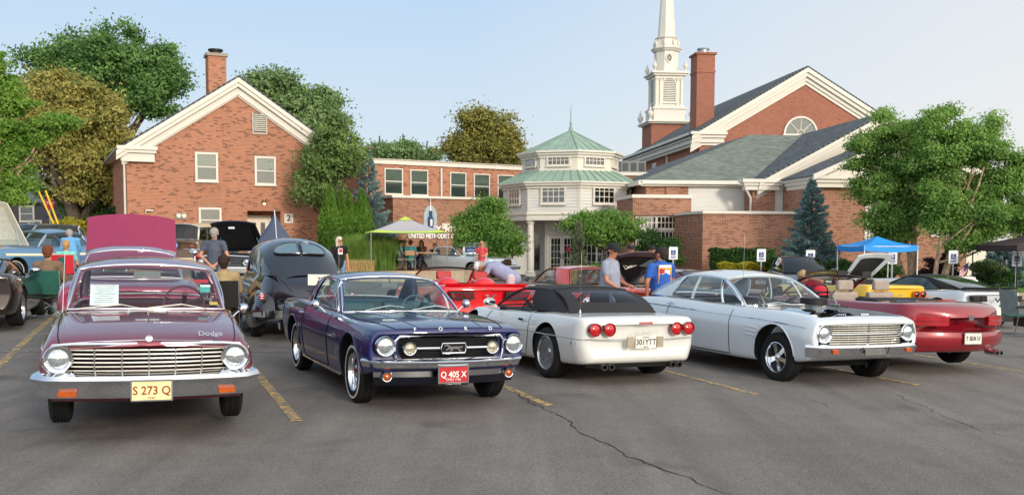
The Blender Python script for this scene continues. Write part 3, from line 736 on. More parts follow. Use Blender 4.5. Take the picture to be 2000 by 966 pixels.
for s in (0, 1):   # double door, fifteen panes each
    x0 = -.48+s*.72; d_ = MB()
    for a in ((x0, x0+.1, .05, 2.12), (x0+.6, x0+.7, .05, 2.12)): d_.box(a[0], a[1], yb-.08, yb-.03, a[2], a[3])
    d_.box(x0+.1, x0+.6, yb-.08, yb-.03, .05, .3); d_.box(x0+.1, x0+.6, yb-.08, yb-.03, 2.0, 2.12)
    dd = d_.build('door', M_WHITE, B4)
    for i in range(3):
        for j in range(5):
            MB().box(x0+.1+i*.1667+.004, x0+.1+(i+1)*.1667-.004, yb-.06, yb-.055, .3+j*.34+.004, .3+(j+1)*.34-.004).build('pane', M_DARKWIN, dd)
    for i in (1, 2): MB().box(x0+.1+i*.1667-.014, x0+.1+i*.1667+.014, yb-.075, yb-.062, .3, 2.0).build('muntin', M_WHITE, dd)
    for j in range(1, 5): MB().box(x0+.1, x0+.6, yb-.073, yb-.0615, .3+j*.34-.014, .3+j*.34+.014).build('muntin', M_WHITE, dd)
    MB().box(x0+(.62 if s == 0 else .03), x0+(.67 if s == 0 else .08), yb-.1, yb-.081, .95, 1.2).build('handle', mat('door_bronze', '#4d463a', .4, metal=.7), dd)
    if s: MB().box(x0+.22, x0+.45, yb-.09, yb-.0765, 1.3, 1.55).build('notice', mat('red_notice', '#c2344a', .6), dd)
mb = MB(); mb.box(-.62, -.5, yb-.09, yb, 0, 2.2); mb.box(1.0, 1.12, yb-.09, yb, 0, 2.2); mb.box(-.62, 1.12, yb-.09, yb, 2.2, 2.36); mb.build('door_frame', M_WHITE, B4)
pl = MB().box(-.08, .32, yb-.12, yb-.05, z_s-.62, z_s-.12).build('number_plate', M_WHITE, B4)
textm('digit', '1', .42, M_INK, .003, pl, frame_M((.12, yb-.125, z_s-.37), (1, 0, 0)), bold=.012)
mb = MB()
for s in (-1, 1): mb.box(.12+s*.2-.012, .12+s*.2+.012, yb-.128, yb-.12, z_s-.62, z_s-.12)
mb.box(-.08, .32, yb-.1275, yb-.12, z_s-.62, z_s-.6); mb.box(-.08, .32, yb-.1275, yb-.12, z_s-.14, z_s-.12); mb.build('plate_border', M_INK, pl)
for x0 in (1.35, 2.15): window(B4, x0, x0+.7, .35, 2.1, yb-.01, 3, 4, .05, .03)
for o in set(COL.objects)-before:
    if o.parent == B4: o.rotation_euler.z = R(-18); o.location = Vector((-.2, .15, 0))
# left return of the porch: round-topped dark opening in siding
mb = MB(); mb.box(-3.1, -.9, .2, .4, 0, z_s-.001); mb.build('inner_wall', M_SIDE, B4)
dkm = M_DARKWIN
pp = [(-2.3, .3), (-1.65, .3), (-1.65, 2.0)] + [(-1.975+.325*cos(a), 2.0+.325*sin(a)) for a in [k*pi/8 for k in range(1, 8)]] + [(-2.3, 2.0)]
MB().prism(pp, .15, .197, 'y').build('arched_window', dkm, B4)
MB().box(-3.6, 3.6, -3.6, 3.0, -.2, .012).build('porch_floor', M_KERB, B4)
mb = MB(); mb.box(-2.6, 3.2, 1.0, 3.4, 0, z_s-.002); mb.build('rear_wall', M_BRICK2, B4, uv=True)
# ================= 4. the church: brick sanctuary, steeple, shingled annex
c0 = at(1363, 500, 72)
CH = empty('church', (c0.x, c0.y, -.35), atan2(.106, .994), 'large brick church with tall white steeple, brick chimney, half-round gable window and grey shingled annex', 'church')
CHM = Matrix.Translation(CH.location) @ Matrix.Rotation(CH.rotation_euler.z, 4, 'Z'); CHI = CHM.inverted()
def lp(px, py, yl):
    """pixel ray meets the church's own plane y = yl"""
    o = CHI @ Vector((0, 0, CAMH)); q = CHI @ at(px, py, 10.0); d = q-o
    return o + d*((yl-o.y)/d.y)
def lx(px, py, xl):
    o = CHI @ Vector((0, 0, CAMH)); q = CHI @ at(px, py, 10.0); d = q-o
    return o + d*((xl-o.x)/d.x)
M_BRK = M_BRICK3; M_STONE = mat('cap_stone', '#9a8f80', .9)
pk = lp(1573, 137, 0); ev = lp(1363, 258, 0).z + .0; HW = pk.x; W = 2*HW; PKZ = pk.z
DEP = lx(1230, 320, 0).y
mb = MB(); mb.prism([(0, 0), (W, 0), (W, ev), (HW, PKZ-.1), (0, ev)], 0, DEP, 'y')
sw = mb.build('sanctuary_wall', M_BRK, CH, uv=True)
sl = (PKZ-ev)/HW
roof_slab(CH, [(-.7, -.45, ev-.7*sl+.25), (-.7, DEP, ev-.7*sl+.25), (HW, DEP, PKZ+.25), (HW, -.45, PKZ+.25)], .15, M_SHINGD)
roof_slab(CH, [(W+.7, -.45, ev-.7*sl+.25), (W+.7, DEP, ev-.7*sl+.25), (HW, DEP, PKZ+.25), (HW, -.45, PKZ+.25)], .15, M_SHINGD)
for s in (0, 1):
    X = lambda x: x if s == 0 else W-x
    for off, wd, y, th in ((.1, .3, -.5, .1), (-.2, .3, -.38, .3), (-.5, .3, -.2, .2), (-.8, .25, -.1, .1)):
        rake(CH, X(-.7), ev-.7*sl+off, X(HW), PKZ+off, y, wd, th, M_WHITE)
# left eave cornice with stepped profile running back, and return on the gable
for k, (g, z0, z1) in enumerate(((0, -.2, 0), (.15, -.42, -.202), (.3, -.75, -.422), (.45, -.95, -.752))):
    MB().box(-.8+g, -.02, -.55+g, DEP, ev+z0, ev+z1).build('eave_cornice', M_WHITE, CH)
    MB().box(-.8+g, 1.9-g*.5, -.56+g, .05, ev+z0-.001, ev+z1-.001).build('cornice_return', M_WHITE, CH)
p_ = lx(1303, 300, -.1); mb = MB(); mb.tube([(-.7, p_.y, ev-.2), (-.1, p_.y, ev-1.1), (-.1, p_.y, 4)], .09, 8); mb.build('downpipe', M_WHITE, CH, smooth=40)
# small side window
a = lx(1275, 333, 0); b = lx(1284, 317, 0)
swn = MB().box(-.06, -.003, a.y-1.2, a.y, a.z-.2, b.z).build('window', M_WHITE, CH); MB().box(-.08, -.061, a.y-1.05, a.y-.15, a.z-.05, b.z-.15).build('pane', M_DARKWIN, swn)
# half-round window
hc = lp(1563, 262, 0); hr = abs(lp(1596, 262, 0).x-hc.x)
def arc(cx, cz, r, n=20, a0=0, a1=pi): return [(cx+r*cos(a0+(a1-a0)*k/n), cz+r*sin(a0+(a1-a0)*k/n)) for k in range(n+1)]
o_, i_ = arc(hc.x, hc.z, hr), arc(hc.x, hc.z+.0, hr*.9)
mb = MB()
for k in range(20):
    mb.prism([o_[k], o_[k+1], i_[k+1], i_[k]], -.14, .02, 'y')
fw = mb.build('half_round_window', M_WHITE, CH)
MB().prism(i_, -.03, .01, 'y').build('backing', mat('curtain_grey', '#8b8a80', .7), fw)
for k in range(1, 5):
    a0, a1 = pi*(k-1)/4, pi*k/4
for k in range(4):
    pl_ = arc(hc.x, hc.z, hr*.885, 6, pi*k/4+.02, pi*(k+1)/4-.02) + arc(hc.x, hc.z, hr*.24, 4, pi*(k+1)/4-.04, pi*k/4+.04)
    MB().prism(pl_, -.05, -.045, 'y').build('pane', M_PANE, fw)
for k in (1, 2, 3):
    a_ = pi*k/4; mb = MB(); mb.cyl((hc.x+hr*.2*cos(a_), -.07, hc.z+hr*.2*sin(a_)), (hc.x+hr*.9*cos(a_), -.07, hc.z+hr*.9*sin(a_)), .035, n=6); mb.build('muntin', M_WHITE, fw)
mb = MB(); mb.tube([(x, -.07, z) for x, z in arc(hc.x, hc.z, hr*.22)], .035, 6); mb.build('muntin', M_WHITE, fw)
MB().box(hc.x-hr*1.05, hc.x+hr*1.05, -.16, .02, hc.z-.12, hc.z-.001).build('sill', M_WHITE, fw)
# chimney
ca, cb = lp(1360, 230, 3.5), lp(1397, 100, 3.5)
cm = MB().box(ca.x, cb.x, 3.5, 5.2, ev, cb.z-.25).build('chimney', M_BRK, CH, uv=True)
MB().box(ca.x-.12, cb.x+.12, 3.38, 5.32, cb.z-.249, cb.z-.1).build('chimney_cap', M_BRK, cm, uv=True)
MB().box(ca.x-.05, cb.x+.05, 3.45, 5.25, cb.z-1.6, cb.z-1.45).build('brick_band', M_BRK, cm, uv=True)
mb = MB(); mb.lathe([(0, .0), (.4, 0), (.4, .3), (.5, .32), (.45, .42), (0, .5)], 14, Matrix.Translation(((ca.x+cb.x)/2, 4.3, cb.z-.1))); mb.build('flue_cap', M_STEEL, cm, smooth=40)
# steeple
SY = DEP-4.0
def sx_(px, py=200): return lp(px, py, SY)
l0, r0 = sx_(1272, 260), sx_(1346, 260); cw = (r0.x-l0.x); scx = (l0.x+r0.x)/2; scy = SY+cw/2
SX = lambda px: lp(px, 200, SY).x
SZ = lambda py: lp(1306, py, SY).z
tw = MB().box(l0.x, r0.x, SY, SY+cw, 5, SZ(243)).build('tower_base', M_BRK, CH, uv=True)
st_ = MB().box(scx-cw/2-.1, scx+cw/2+.1, scy-cw/2-.1, scy+cw/2+.1, SZ(242), SZ(240)).build('steeple', M_WHITE, CH)
def sq(name, h, z0, z1, m=M_WHITE, h1=None):
    h1 = h if h1 is None else h1; mb = MB()
    mb.add([(scx+sx*h, scy+sy*h, z0) for sx, sy in ((-1,-1),(1,-1),(1,1),(-1,1))]+[(scx+sx*h1, scy+sy*h1, z1) for sx, sy in ((-1,-1),(1,-1),(1,1),(-1,1))],
           [(3,2,1,0),(4,5,6,7)]+[(i, (i+1) % 4, 4+(i+1) % 4, 4+i) for i in range(4)]); return mb.build(name, m, st_)
c2 = cw/2; e = .001
sq('cornice', c2+.22, SZ(240)+e, SZ(238.5)); sq('cornice', c2+.4, SZ(238.5)+e, SZ(236.5)); sq('plinth', c2+.1, SZ(236.5)+e, SZ(235))
for sy in (-1,):
    for k in range(17): MB().box(scx-c2-.15+k*(cw+.3)/17, scx-c2-.15+k*(cw+.3)/17+.13, scy-c2-.32, scy-c2-.2, SZ(241.5), SZ(240)).build('dentil', M_WHITE, st_)
for k in range(17): MB().box(scx-c2-.32, scx-c2-.2, scy-c2-.15+k*(cw+.3)/17, scy-c2-.15+k*(cw+.3)/17+.13, SZ(241.5), SZ(240)).build('dentil', M_WHITE, st_)
h1_ = (SX(1341)-SX(1278))/2
sq('base_stage', h1_, SZ(235), SZ(210)); sq('moulding', h1_+.1, SZ(212), SZ(209)); sq('base_stage', h1_-.12, SZ(209)+e, SZ(205))
h2_ = (SX(1336)-SX(1281))/2
sq('belfry', h2_-.1, SZ(205), SZ(152)); sq('frieze', h2_+.02, SZ(152)+e, SZ(146)); sq('cornice', h2_+.22, SZ(146)+e, SZ(142)); sq('cornice', h2_+.4, SZ(142)+e, SZ(138.5))
for ax in (0, 1):            # front and left faces: arched louvre between pairs of pilasters
    Rm = Matrix.Translation((scx, scy, 0)) @ Matrix.Rotation(-pi/2*ax, 4, 'Z')
    y = -(h2_-.1)
    for u in (-h2_+.16, -h2_+.52, h2_-.52, h2_-.16):
        mb = MB(); mb.box(u-.11, u+.11, y-.12, y-.001, SZ(204), SZ(153), Rm); mb.box(u-.15, u+.15, y-.15, y+.0, SZ(155), SZ(153)+.002, Rm); mb.box(u-.15, u+.15, y-.15, y+.0, SZ(205), SZ(203), Rm); mb.build('pilaster', M_WHITE, st_)
    zb, zt = SZ(198), SZ(163); rw = .58
    op = [(-rw, zb), (rw, zb)] + arc(0, zt, rw, 10)
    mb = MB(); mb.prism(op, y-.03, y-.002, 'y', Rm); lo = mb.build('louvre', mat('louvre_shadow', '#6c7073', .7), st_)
    fr_ = MB(); oo, ii = arc(0, zt, rw+.12, 10), arc(0, zt, rw, 10)
    for k in range(10): fr_.prism([oo[k], oo[k+1], ii[k+1], ii[k]], y-.1, y-.002, 'y', Rm)
    for sgn in (-1, 1): fr_.prism([(sgn*rw, zb), (sgn*(rw+.12), zb), (sgn*(rw+.12), zt), (sgn*rw, zt)], y-.1, y-.002, 'y', Rm)
    fr_.prism([(-rw-.15, zb-.12), (rw+.15, zb-.12), (rw+.15, zb), (-rw-.15, zb)], y-.12, y-.002, 'y', Rm); fr_.build('frame', M_WHITE, st_)
    n = 13
    for k in range(n):
        z = zb+(zt+rw*.85-zb)*k/n; hw_ = rw if z < zt else sqrt(max(.02, rw*rw-(z-zt)**2))
        mb = MB(); mb.add([(-hw_, y-.09, z+.02), (hw_, y-.09, z+.02), (hw_, y-.03, z+.11), (-hw_, y-.03, z+.11), (-hw_, y-.06, z), (hw_, y-.06, z), (hw_, y-.03, z+.07), (-hw_, y-.03, z+.07)],
                          [(0,1,2,3), (7,6,5,4), (0,4,5,1), (3,2,6,7), (0,3,7,4), (1,5,6,2)], Rm); mb.build('louvre_slat', M_WHITE, st_)
urn = MB(); urn.lathe([(0, 0), (.16, 0), (.12, .1), (.07, .16), (.2, .38), (.22, .52), (.16, .62), (.08, .7), (.1, .76), (.03, .9), (.02, 1.0), (0, 1.05)], 12)
ume = urn.mesh('urn', M_WHITE, smooth=40)
for sx, sy in ((-1, -1), (1, -1), (-1, 1), (1, 1)):
    link('urn', ume, st_, (scx+sx*(c2+.15), scy+sy*(c2+.15), SZ(236.5)), sc=(1.3, 1.3, 1.35))
    link('urn', ume, st_, (scx+sx*(h2_+.12), scy+sy*(h2_+.12), SZ(138.5)), sc=(1, 1, 1.1))
def oct_(name, r0, r1, z0, z1, m=M_WHITE):
    a, b = ([(r*cos(pi/8+i*pi/4)/cos(pi/8), r*sin(pi/8+i*pi/4)/cos(pi/8)) for i in range(8)] for r in (r0, r1)); mb = MB()
    mb.add([(scx+x, scy+y, z0) for x, y in a]+[(scx+x, scy+y, z1) for x, y in b], [tuple(range(8))[::-1], tuple(range(8, 16))]+[(i, (i+1) % 8, 8+(i+1) % 8, 8+i) for i in range(8)])
    return mb.build(name, m, st_)
h3 = (SX(1330)-SX(1287))/2; h4 = (SX(1325)-SX(1290))/2
oct_('drum', h3+.15, h3+.15, SZ(138.5), SZ(134)); oct_('drum', h3, h3, SZ(134)+e, SZ(95)); oct_('cornice', h3+.15, h3+.22, SZ(95)+e, SZ(91.5)); oct_('cornice', h3+.3, h3+.34, SZ(91.5)+e, SZ(89.5))
mb = MB(); T_ = Matrix.Translation((scx, scy-h3-.02, SZ(110))) @ Matrix.Rotation(pi/2, 4, 'X') @ Matrix.Diagonal((.72, 1.1, 1, 1))
mb.lathe([(.3, -.02), (.3, .08), (.42, .08), (.42, -.02)], 20, T_); ov = mb.build('oval_window', M_WHITE, st_, smooth=40)
mb = MB(); mb.lathe([(0, .02), (.3, .02)], 20, T_); mb.build('pane', M_DARKWIN, ov)
for k in range(3): a_ = pi*k/3; mb = MB(); mb.cyl(T_ @ Vector((.3*cos(a_), .3*sin(a_), .04)), T_ @ Vector((-.3*cos(a_), -.3*sin(a_), .04)), .02, n=5); mb.build('muntin', M_WHITE, ov)
oct_('lantern_base', h4+.25, h4+.02, SZ(89.5)+e, SZ(70)); oct_('cornice', h4+.1, h4+.16, SZ(70)+e, SZ(67.5))
for k in range(8): a_ = pi/8+k*pi/4; link('urn', ume, st_, (scx+(h3+.1)*cos(a_), scy+(h3+.1)*sin(a_), SZ(89.5)), sc=(.6, .6, .9))
oct_('spire', (SX(1324.5)-SX(1293))/2, .06, SZ(67.5)+e, SZ(-190))

# ---- annex
YH, YG, YB = -22.0, -23.2, -27.0
ze = lp(1400, 353, YH).z; zr = lp(1530, 264, YH+8).z
xl_ = lp(1262, 360, YH).x; xv = lp(1447, 352, YH).x; xrl = lp(1465, 262, YH+8).x; xrr = xv+9
hr_ = [(xl_-.3, YH-.3, ze), (xv+3.5, YH-.3, ze), (xrr+4, YH+8, zr), (xrl, YH+8, zr)]
roof_slab(CH, hr_, .1, M_SHING)
roof_slab(CH, [(xl_-.3, YH+20, ze), (xl_-.3, YH-.3, ze), (xrl, YH+8, zr), (xrl, YH+14, zr)], .1, M_SHINGD)
MB().box(xl_-.4, xv+.2, YH-.5, YH-.28, ze-.2, ze-.02).build('gutter', M_WHITE, CH)
MB().box(xl_-.3, xv+.15, YH-.279, YH-.02, ze-.3, ze-.14).build('fascia', M_WHITE, CH)
MB().box(xl_-.5, xl_-.3, YH-.5, YH+18, ze-.25, ze-.03).build('gutter', M_WHITE, CH)
MB().box(xl_, xv+6, YH, YH+16, 0, ze-.16).build('annex_wall', M_BRICK2, CH, uv=True)
def siding(x0, x1, z0, z1, y, clip=None, h=.125, name='siding_board'):
    z = z0; k = 0
    while z < z1-.02:
        zt = min(z+h, z1); a, b = x0, x1
        if clip: a, b = clip(z, zt)
        if b-a > .1:
            MB().add([(a, y-.035, z), (b, y-.035, z), (b, y-.014, zt-.003), (a, y-.014, zt-.003), (a, y, z), (b, y, z), (b, y, zt-.003), (a, y, zt-.003)],
                     [(0,1,2,3), (7,6,5,4), (0,4,5,1), (3,2,6,7), (0,3,7,4), (1,5,6,2)]).build(name, M_SIDE, CH)
        z += h; k += 1
xa, xb = lp(1344, 380, YH).x, lp(1457, 380, YH).x
siding(xa, xb, 2.6, ze-.31, YH)
# gable 2
ga = lp(1720, 226, YG); gl = lp(1490, 350, YG); sl2 = (ga.z-gl.z)/(ga.x-gl.x); hw2 = (ga.z-(ze+.1))/sl2
gx0, gx1 = ga.x-hw2, ga.x+hw2; zg = ze+.1
mb = MB(); mb.prism([(gx0, 0), (gx1, 0), (gx1, zg), (ga.x, ga.z-.15), (gx0, zg)], YG, YG+14, 'y'); mb.build('gable_wall', M_WHITE, CH)
roof_slab(CH, [(gx0-.5, YG-.5, zg-.5*sl2+.12), (gx0-.5, YG+22, zg-.5*sl2+.12), (ga.x, YG+22, ga.z+.12), (ga.x, YG-.5, ga.z+.12)], .1, M_SHINGD)
roof_slab(CH, [(gx1+.5, YG-.5, zg-.5*sl2+.12), (gx1+.5, YG+22, zg-.5*sl2+.12), (ga.x, YG+22, ga.z+.12), (ga.x, YG-.5, ga.z+.12)], .1, M_SHINGD)
for s in (0, 1):
    X = lambda x: ga.x + (x if s else -x)
    for off, wd, y, th in ((.02, .18, -.56, .1), (-.16, .22, -.46, .3), (-.38, .2, -.3, .28), (-.58, .22, -.12, .1)):
        rake(CH, X(hw2+.5), zg-.5*sl2+off, X(0), ga.z+off, YG+y, wd, th, M_WHITE)
rx0, rx1 = lp(1443, 360, YG).x, lp(1524, 360, YG).x
for k, (g, z0, z1) in enumerate(((0, -.16, -.0), (.1, -.3, -.162), (.2, -.52, -.302))): MB().box(rx0+g, rx1-g, YG-.6+g, YG+.1, ze+z0, ze+z1).build('cornice_return', M_WHITE, CH)
# brick pier under the return, siding on the gable
p0, p1 = lp(1468, 380, YG).x, lp(1512, 380, YG).x
MB().box(p0, p1, YG-.12, YG+1, 0, ze-.53).build('brick_pier', M_BRICK2, CH, uv=True)
MB().box(lp(1300, 380, YH).x, lp(1328, 380, YH).x, YH-.1, YH+1, 0, ze-.32).build('brick_pier', M_BRICK2, CH, uv=True)
def clipg(z, zt):
    if zt < zg: return p1+.02, gx1-.3
    h_ = (ga.z-.5-zt)/sl2; return ga.x-h_, ga.x+h_
siding(0, 0, 2.6, ga.z-.6, YG, clipg, .15)
mb = MB(); d0 = lp(1452, 356, YG-.4); mb.tube([(d0.x, YG-.5, ze-.15), (d0.x+.15, YG-.3, ze-.45), (p0-.12, YG-.2, ze-.9), (p0-.12, YG-.2, 2.6)], .06, 8); mb.build('downpipe', M_WHITE, CH, smooth=40)
# bay 3: small cross gable in front, brick below
bl, br_ = lp(1590, 350, YB).x, lp(1893, 350, YB).x; zb3 = lp(1650, 345, YB).z
MB().box(bl, br_, YB, YG-.1, 0, zb3-.3).build('bay_wall', M_BRICK2, CH, uv=True)
el = lp(1545, 350, YB+2).x
for k, (g, z0, z1) in enumerate(((0, -.14, .02), (.12, -.3, -.142), (.22, -.5, -.302))):
    mb = MB(); mb.prism([(el+g, YG-1.2), (bl-.2+g, YB-.6+g), (br_+.4-g, YB-.6+g), (br_+.4-g, YG-.7), (el+g, YG-.7)], zb3+z0, zb3+z1, 'z'); mb.build('bay_cornice', M_WHITE, CH)
bp_ = lp(1725, 266, YB)
bx = (bl+br_)/2; bpz = zb3+(br_-bl)/2*.48
roof_slab(CH, [(el-.1, YG-.7, zb3+.03), (bl-.25, YB-.65, zb3+.03), (bx, YB-.65+.01, bpz), (bx, YG-.7, bpz)], .06, M_SHINGD)
roof_slab(CH, [(br_+.5, YG-.7, zb3+.03), (br_+.5, YB-.65, zb3+.03), (bx, YB-.65, bpz), (bx, YG-.7, bpz)], .06, M_SHINGD)
mb = MB(); mb.prism([(bl, zb3+.021), (br_, zb3+.021), (bx, bpz-.15)], YB-.3, YB-.2, 'y'); mb.build('bay_gable', M_WHITE, CH)
for s in (0, 1):
    rake(CH, bl-.3 if s == 0 else br_+.5, zb3+.06, bx, bpz+.02, YB-.68, .25, .12, M_WHITE)
    rake(CH, bl+.3 if s == 0 else br_-.1, zb3+.0, bx, bpz-.24, YB-.5, .22, .2, M_WHITE)
mb = MB(); q = lp(1545, 355, YB+1.5); mb.tube([(el+.1, YG-1.0, zb3-.1), (el+.6, YG-.6, zb3-.7), (el+.6, YG-.4, 2.6)], .06, 8); mb.build('downpipe', M_WHITE, CH, smooth=40)
# windows of the bay, half behind the trees
for pa, pb in ((1700, 1720), (1822, 1842)):
    a, b = lp(pa, 455, YB), lp(pb, 380, YB)
    window(CH, a.x, b.x+.3, a.z, b.z, YB-.001, 1, 2, .12, .04)
siding(lp(1690, 400, YB).x, lp(1698, 400, YB).x+.1, 2.0, zb3-.5, YB)
# low front walls
YL = -29.0
zl = lp(1450, 412, YL).z; lx0, lx1 = lp(1373, 412, YL).x, lp(1606, 412, YL).x; lxc = lp(1349, 412, YL+1.5).x
mb = MB(); mb.prism([(lxc, YL+1.5), (lx0, YL), (lx1, YL), (lx1, YB+3), (lxc, YB+3)], 0, zl-.12, 'z'); mb.build('low_wall', M_BRICK2, CH, uv=True)
mb = MB(); mb.prism([(lxc-.08, YL+1.48), (lx0-.03, YL-.08), (lx1+.05, YL-.08), (lx1+.05, YB+3), (lxc-.08, YB+3)], zl-.119, zl, 'z'); mb.build('wall_coping', M_WHITE, CH)
MB().box(lp(1360, 500, YL).x-.35, lp(1360, 500, YL).x-.1, YL+.75, YL+.8, .9, 1.3)
zk = lp(1290, 380, -25).z; kx0, kx1 = lp(1236, 400, -25).x, lp(1350, 400, -25).x
blk = MB().box(kx0, kx1, -25, -21.5, 0, zk-.16).mesh('wall', M_BRICK2)
link('window_block', bool_cut(blk, [MB().box(lp(1239, 430, -25).x, lp(1325, 430, -25).x, -25.4, -24.7, .4, lp(1290, 420, -25).z).mesh('c', M_BRICK2)]), CH)
boxuv([o for o in COL.objects if o.name.startswith('window_block')][0].data)
MB().box(kx0-.05, kx1+.06, -25.08, -21.4, zk-.159, zk).build('wall_coping', M_WHITE, CH)
a, b = lp(1243, 445, -24.8), lp(1280, 424, -24.8); c, d = lp(1284, 445, -24.8), lp(1321, 424, -24.8)
window(CH, a.x, b.x, a.z, b.z, -24.75, 5, 2, .06, .035); window(CH, c.x, d.x, c.z, d.z, -24.75, 5, 2, .06, .035)
a, b = lp(1243, 515, -24.8), lp(1280, 453, -24.8); c, d = lp(1284, 515, -24.8), lp(1321, 453, -24.8)
window(CH, a.x, b.x, max(.5, a.z), b.z, -24.75, 5, 4, .06, .035); window(CH, c.x, d.x, max(.5, c.z), d.z, -24.75, 5, 4, .06, .035)
# connecting red brick parapet with roof plant behind
a, b = lp(1206, 336, -12), lp(1300, 336, -12)
MB().box(a.x-3, b.x+3, -12, -8, 0, a.z-.2).build('link_wall', M_BRK, CH, uv=True); MB().box(a.x-3.1, b.x+3, -12.1, -8, a.z-.199, a.z).build('wall_coping', M_WHITE, CH)
a, b = lp(1210, 334, -9), lp(1258, 316, -9)
ru = MB().box(a.x, b.x, -9.5, -7.5, a.z-.2, b.z).build('roof_unit', mat('plant_grey', '#6f7473', .6, bump=.3), CH)
for k in range(3): MB().box(a.x+.1+k*(b.x-a.x)/3, a.x+(k+1)*(b.x-a.x)/3-.1, -9.55, -9.501, a.z, b.z-.12).build('grille_panel', mat('grille_dark', '#3a3e40', .6), ru)
# utility plate on the low wall
MB().box(lp(1358, 500, YL+.7).x, lp(1364, 500, YL+.7).x, YL+.62, YL+.66, lp(1360, 500, YL).z, lp(1360, 487, YL).z)
# ------------------------------------------------------------------ trees and planting
def leafm(name, c1, c2, c3=None, tr=.35):
    if name in MATS: return MATS[name]
    m = bpy.data.materials.new(name); m.use_nodes = True; t = m.node_tree; t.nodes.clear(); MATS[name] = m
    o = N(t, 'OutputMaterial'); ge = N(t, 'NewGeometry'); tc = N(t, 'TexCoord')
    nz = N(t, 'TexNoise'); nz.inputs['Scale'].default_value = .9; nz.inputs['Detail'].default_value = 3; L(t, tc.outputs['Object'], nz.inputs['Vector'])
    ad = N(t, 'Math', operation='MULTIPLY_ADD'); ad.inputs[1].default_value = .5; L(t, ge.outputs['Random Per Island'], ad.inputs[0])
    mr = N(t, 'MapRange'); mr.inputs[1].default_value = .35; mr.inputs[2].default_value = .65; mr.inputs[3].default_value = 0; mr.inputs[4].default_value = .5
    L(t, nz.outputs[0], mr.inputs[0]); L(t, mr.outputs[0], ad.inputs[2])
    cr = N(t, 'ValToRGB'); e = cr.color_ramp.elements; e[0].position = .1; e[0].color = lin(c1); e[1].position = .9; e[1].color = lin(c2)
    if c3: q = e.new(1.0); q.color = lin(c3); e[1].position = .7
    L(t, ad.outputs[0], cr.inputs[0])
    p = N(t, 'BsdfPrincipled'); p.inputs['Roughness'].default_value = .55; p.inputs['Specular IOR Level'].default_value = .3
    tl = N(t, 'BsdfTranslucent'); mx = N(t, 'MixShader'); mx.inputs[0].default_value = tr
    L(t, cr.outputs[0], p.inputs['Base Color']); L(t, cr.outputs[0], tl.inputs[0]); L(t, p.outputs[0], mx.inputs[1]); L(t, tl.outputs[0], mx.inputs[2]); L(t, mx.outputs[0], o.inputs[0])
    return m
M_BARK = mat('tree_bark', '#5b5146', .95, var=.3, scale=10, bump=1, bscale=25)
M_BARKL = mat('pale_birch_bark', '#b39a80', .9, var=.35, scale=8, bump=.8, bscale=20)
def leaf_mesh(name, C, size, m, aspect=.55, up=.3, nrm=None, axis=None, seed=1):
    """C (n,3) leaf centres -> one mesh of pointed leaf faces"""
    r = np.random.RandomState(seed); n = len(C)
    a = r.normal(size=(n, 3)); 
    if axis is not None: a = a*.35 + axis
    a /= np.linalg.norm(a, axis=1)[:, None]+1e-9
    b = r.normal(size=(n, 3)); b[:, 2] += up
    if nrm is not None: b = b*.55 + nrm
    b = np.cross(a, b); b /= np.linalg.norm(b, axis=1)[:, None]+1e-9
    s = size*r.uniform(.6, 1.3, n)[:, None]
    k = np.cross(a, b)*s*.18
    V = np.empty((n, 4, 3)); V[:, 0] = C-a*s; V[:, 1] = C+b*s*aspect+k-a*s*.1; V[:, 2] = C+a*s; V[:, 3] = C-b*s*aspect+k-a*s*.1
    V = V.reshape(-1, 3).astype(np.float32)
    me = bpy.data.meshes.new(name); me.vertices.add(n*4); me.vertices.foreach_set('co', V.ravel())
    me.loops.add(n*4); me.loops.foreach_set('vertex_index', np.arange(n*4, dtype=np.int32))
    me.polygons.add(n); me.polygons.foreach_set('loop_start', np.arange(0, n*4, 4, dtype=np.int32)); me.polygons.foreach_set('loop_total', np.full(n, 4, dtype=np.int32))
    me.update(calc_edges=True); me.materials.append(m); return me
def branches(mb, base, top, r0, sites, r, n=7):
    """trunk from base to top, limbs reaching towards the given sites"""
    base, top = Vector(base), Vector(top); P = []; k = 7
    for i in range(k+1):
        t = i/k; p = base.lerp(top, t) + Vector((r.gauss(0, 1), r.gauss(0, 1), 0))*r0*.35*(t > 0)
        P.append(p)
    rs = [r0*(1.35 if i == 0 else 1)*(1-.75*i/k) for i in range(k+1)]
    mb.tube(P, rs, n)
    for s in sites:
        s = Vector(s); h = (s.z-base.z)/(top.z-base.z+1e-6); t0 = max(.28, min(.85, h*.62+r.uniform(-.1, .05))); i = min(k-1, int(t0*k)); f = t0*k-i
        a = P[i].lerp(P[i+1], f); ra = lerp(rs[i], rs[i+1], f)*.6; Q = [a]; m_ = 5
        mid = a.lerp(s, .5)+Vector((r.gauss(0, .1), r.gauss(0, .1), -.05))*(s-a).length
        for j in range(1, m_+1):
            t = j/m_; q = a*(1-t)**2+mid*2*t*(1-t)+s*t*t+Vector((r.gauss(0, .03), r.gauss(0, .03), r.gauss(0, .03)))*(s-a).length*(j < m_); Q.append(q)
        mb.tube(Q, [ra*(1-.8*j/m_) for j in range(m_+1)], 5)
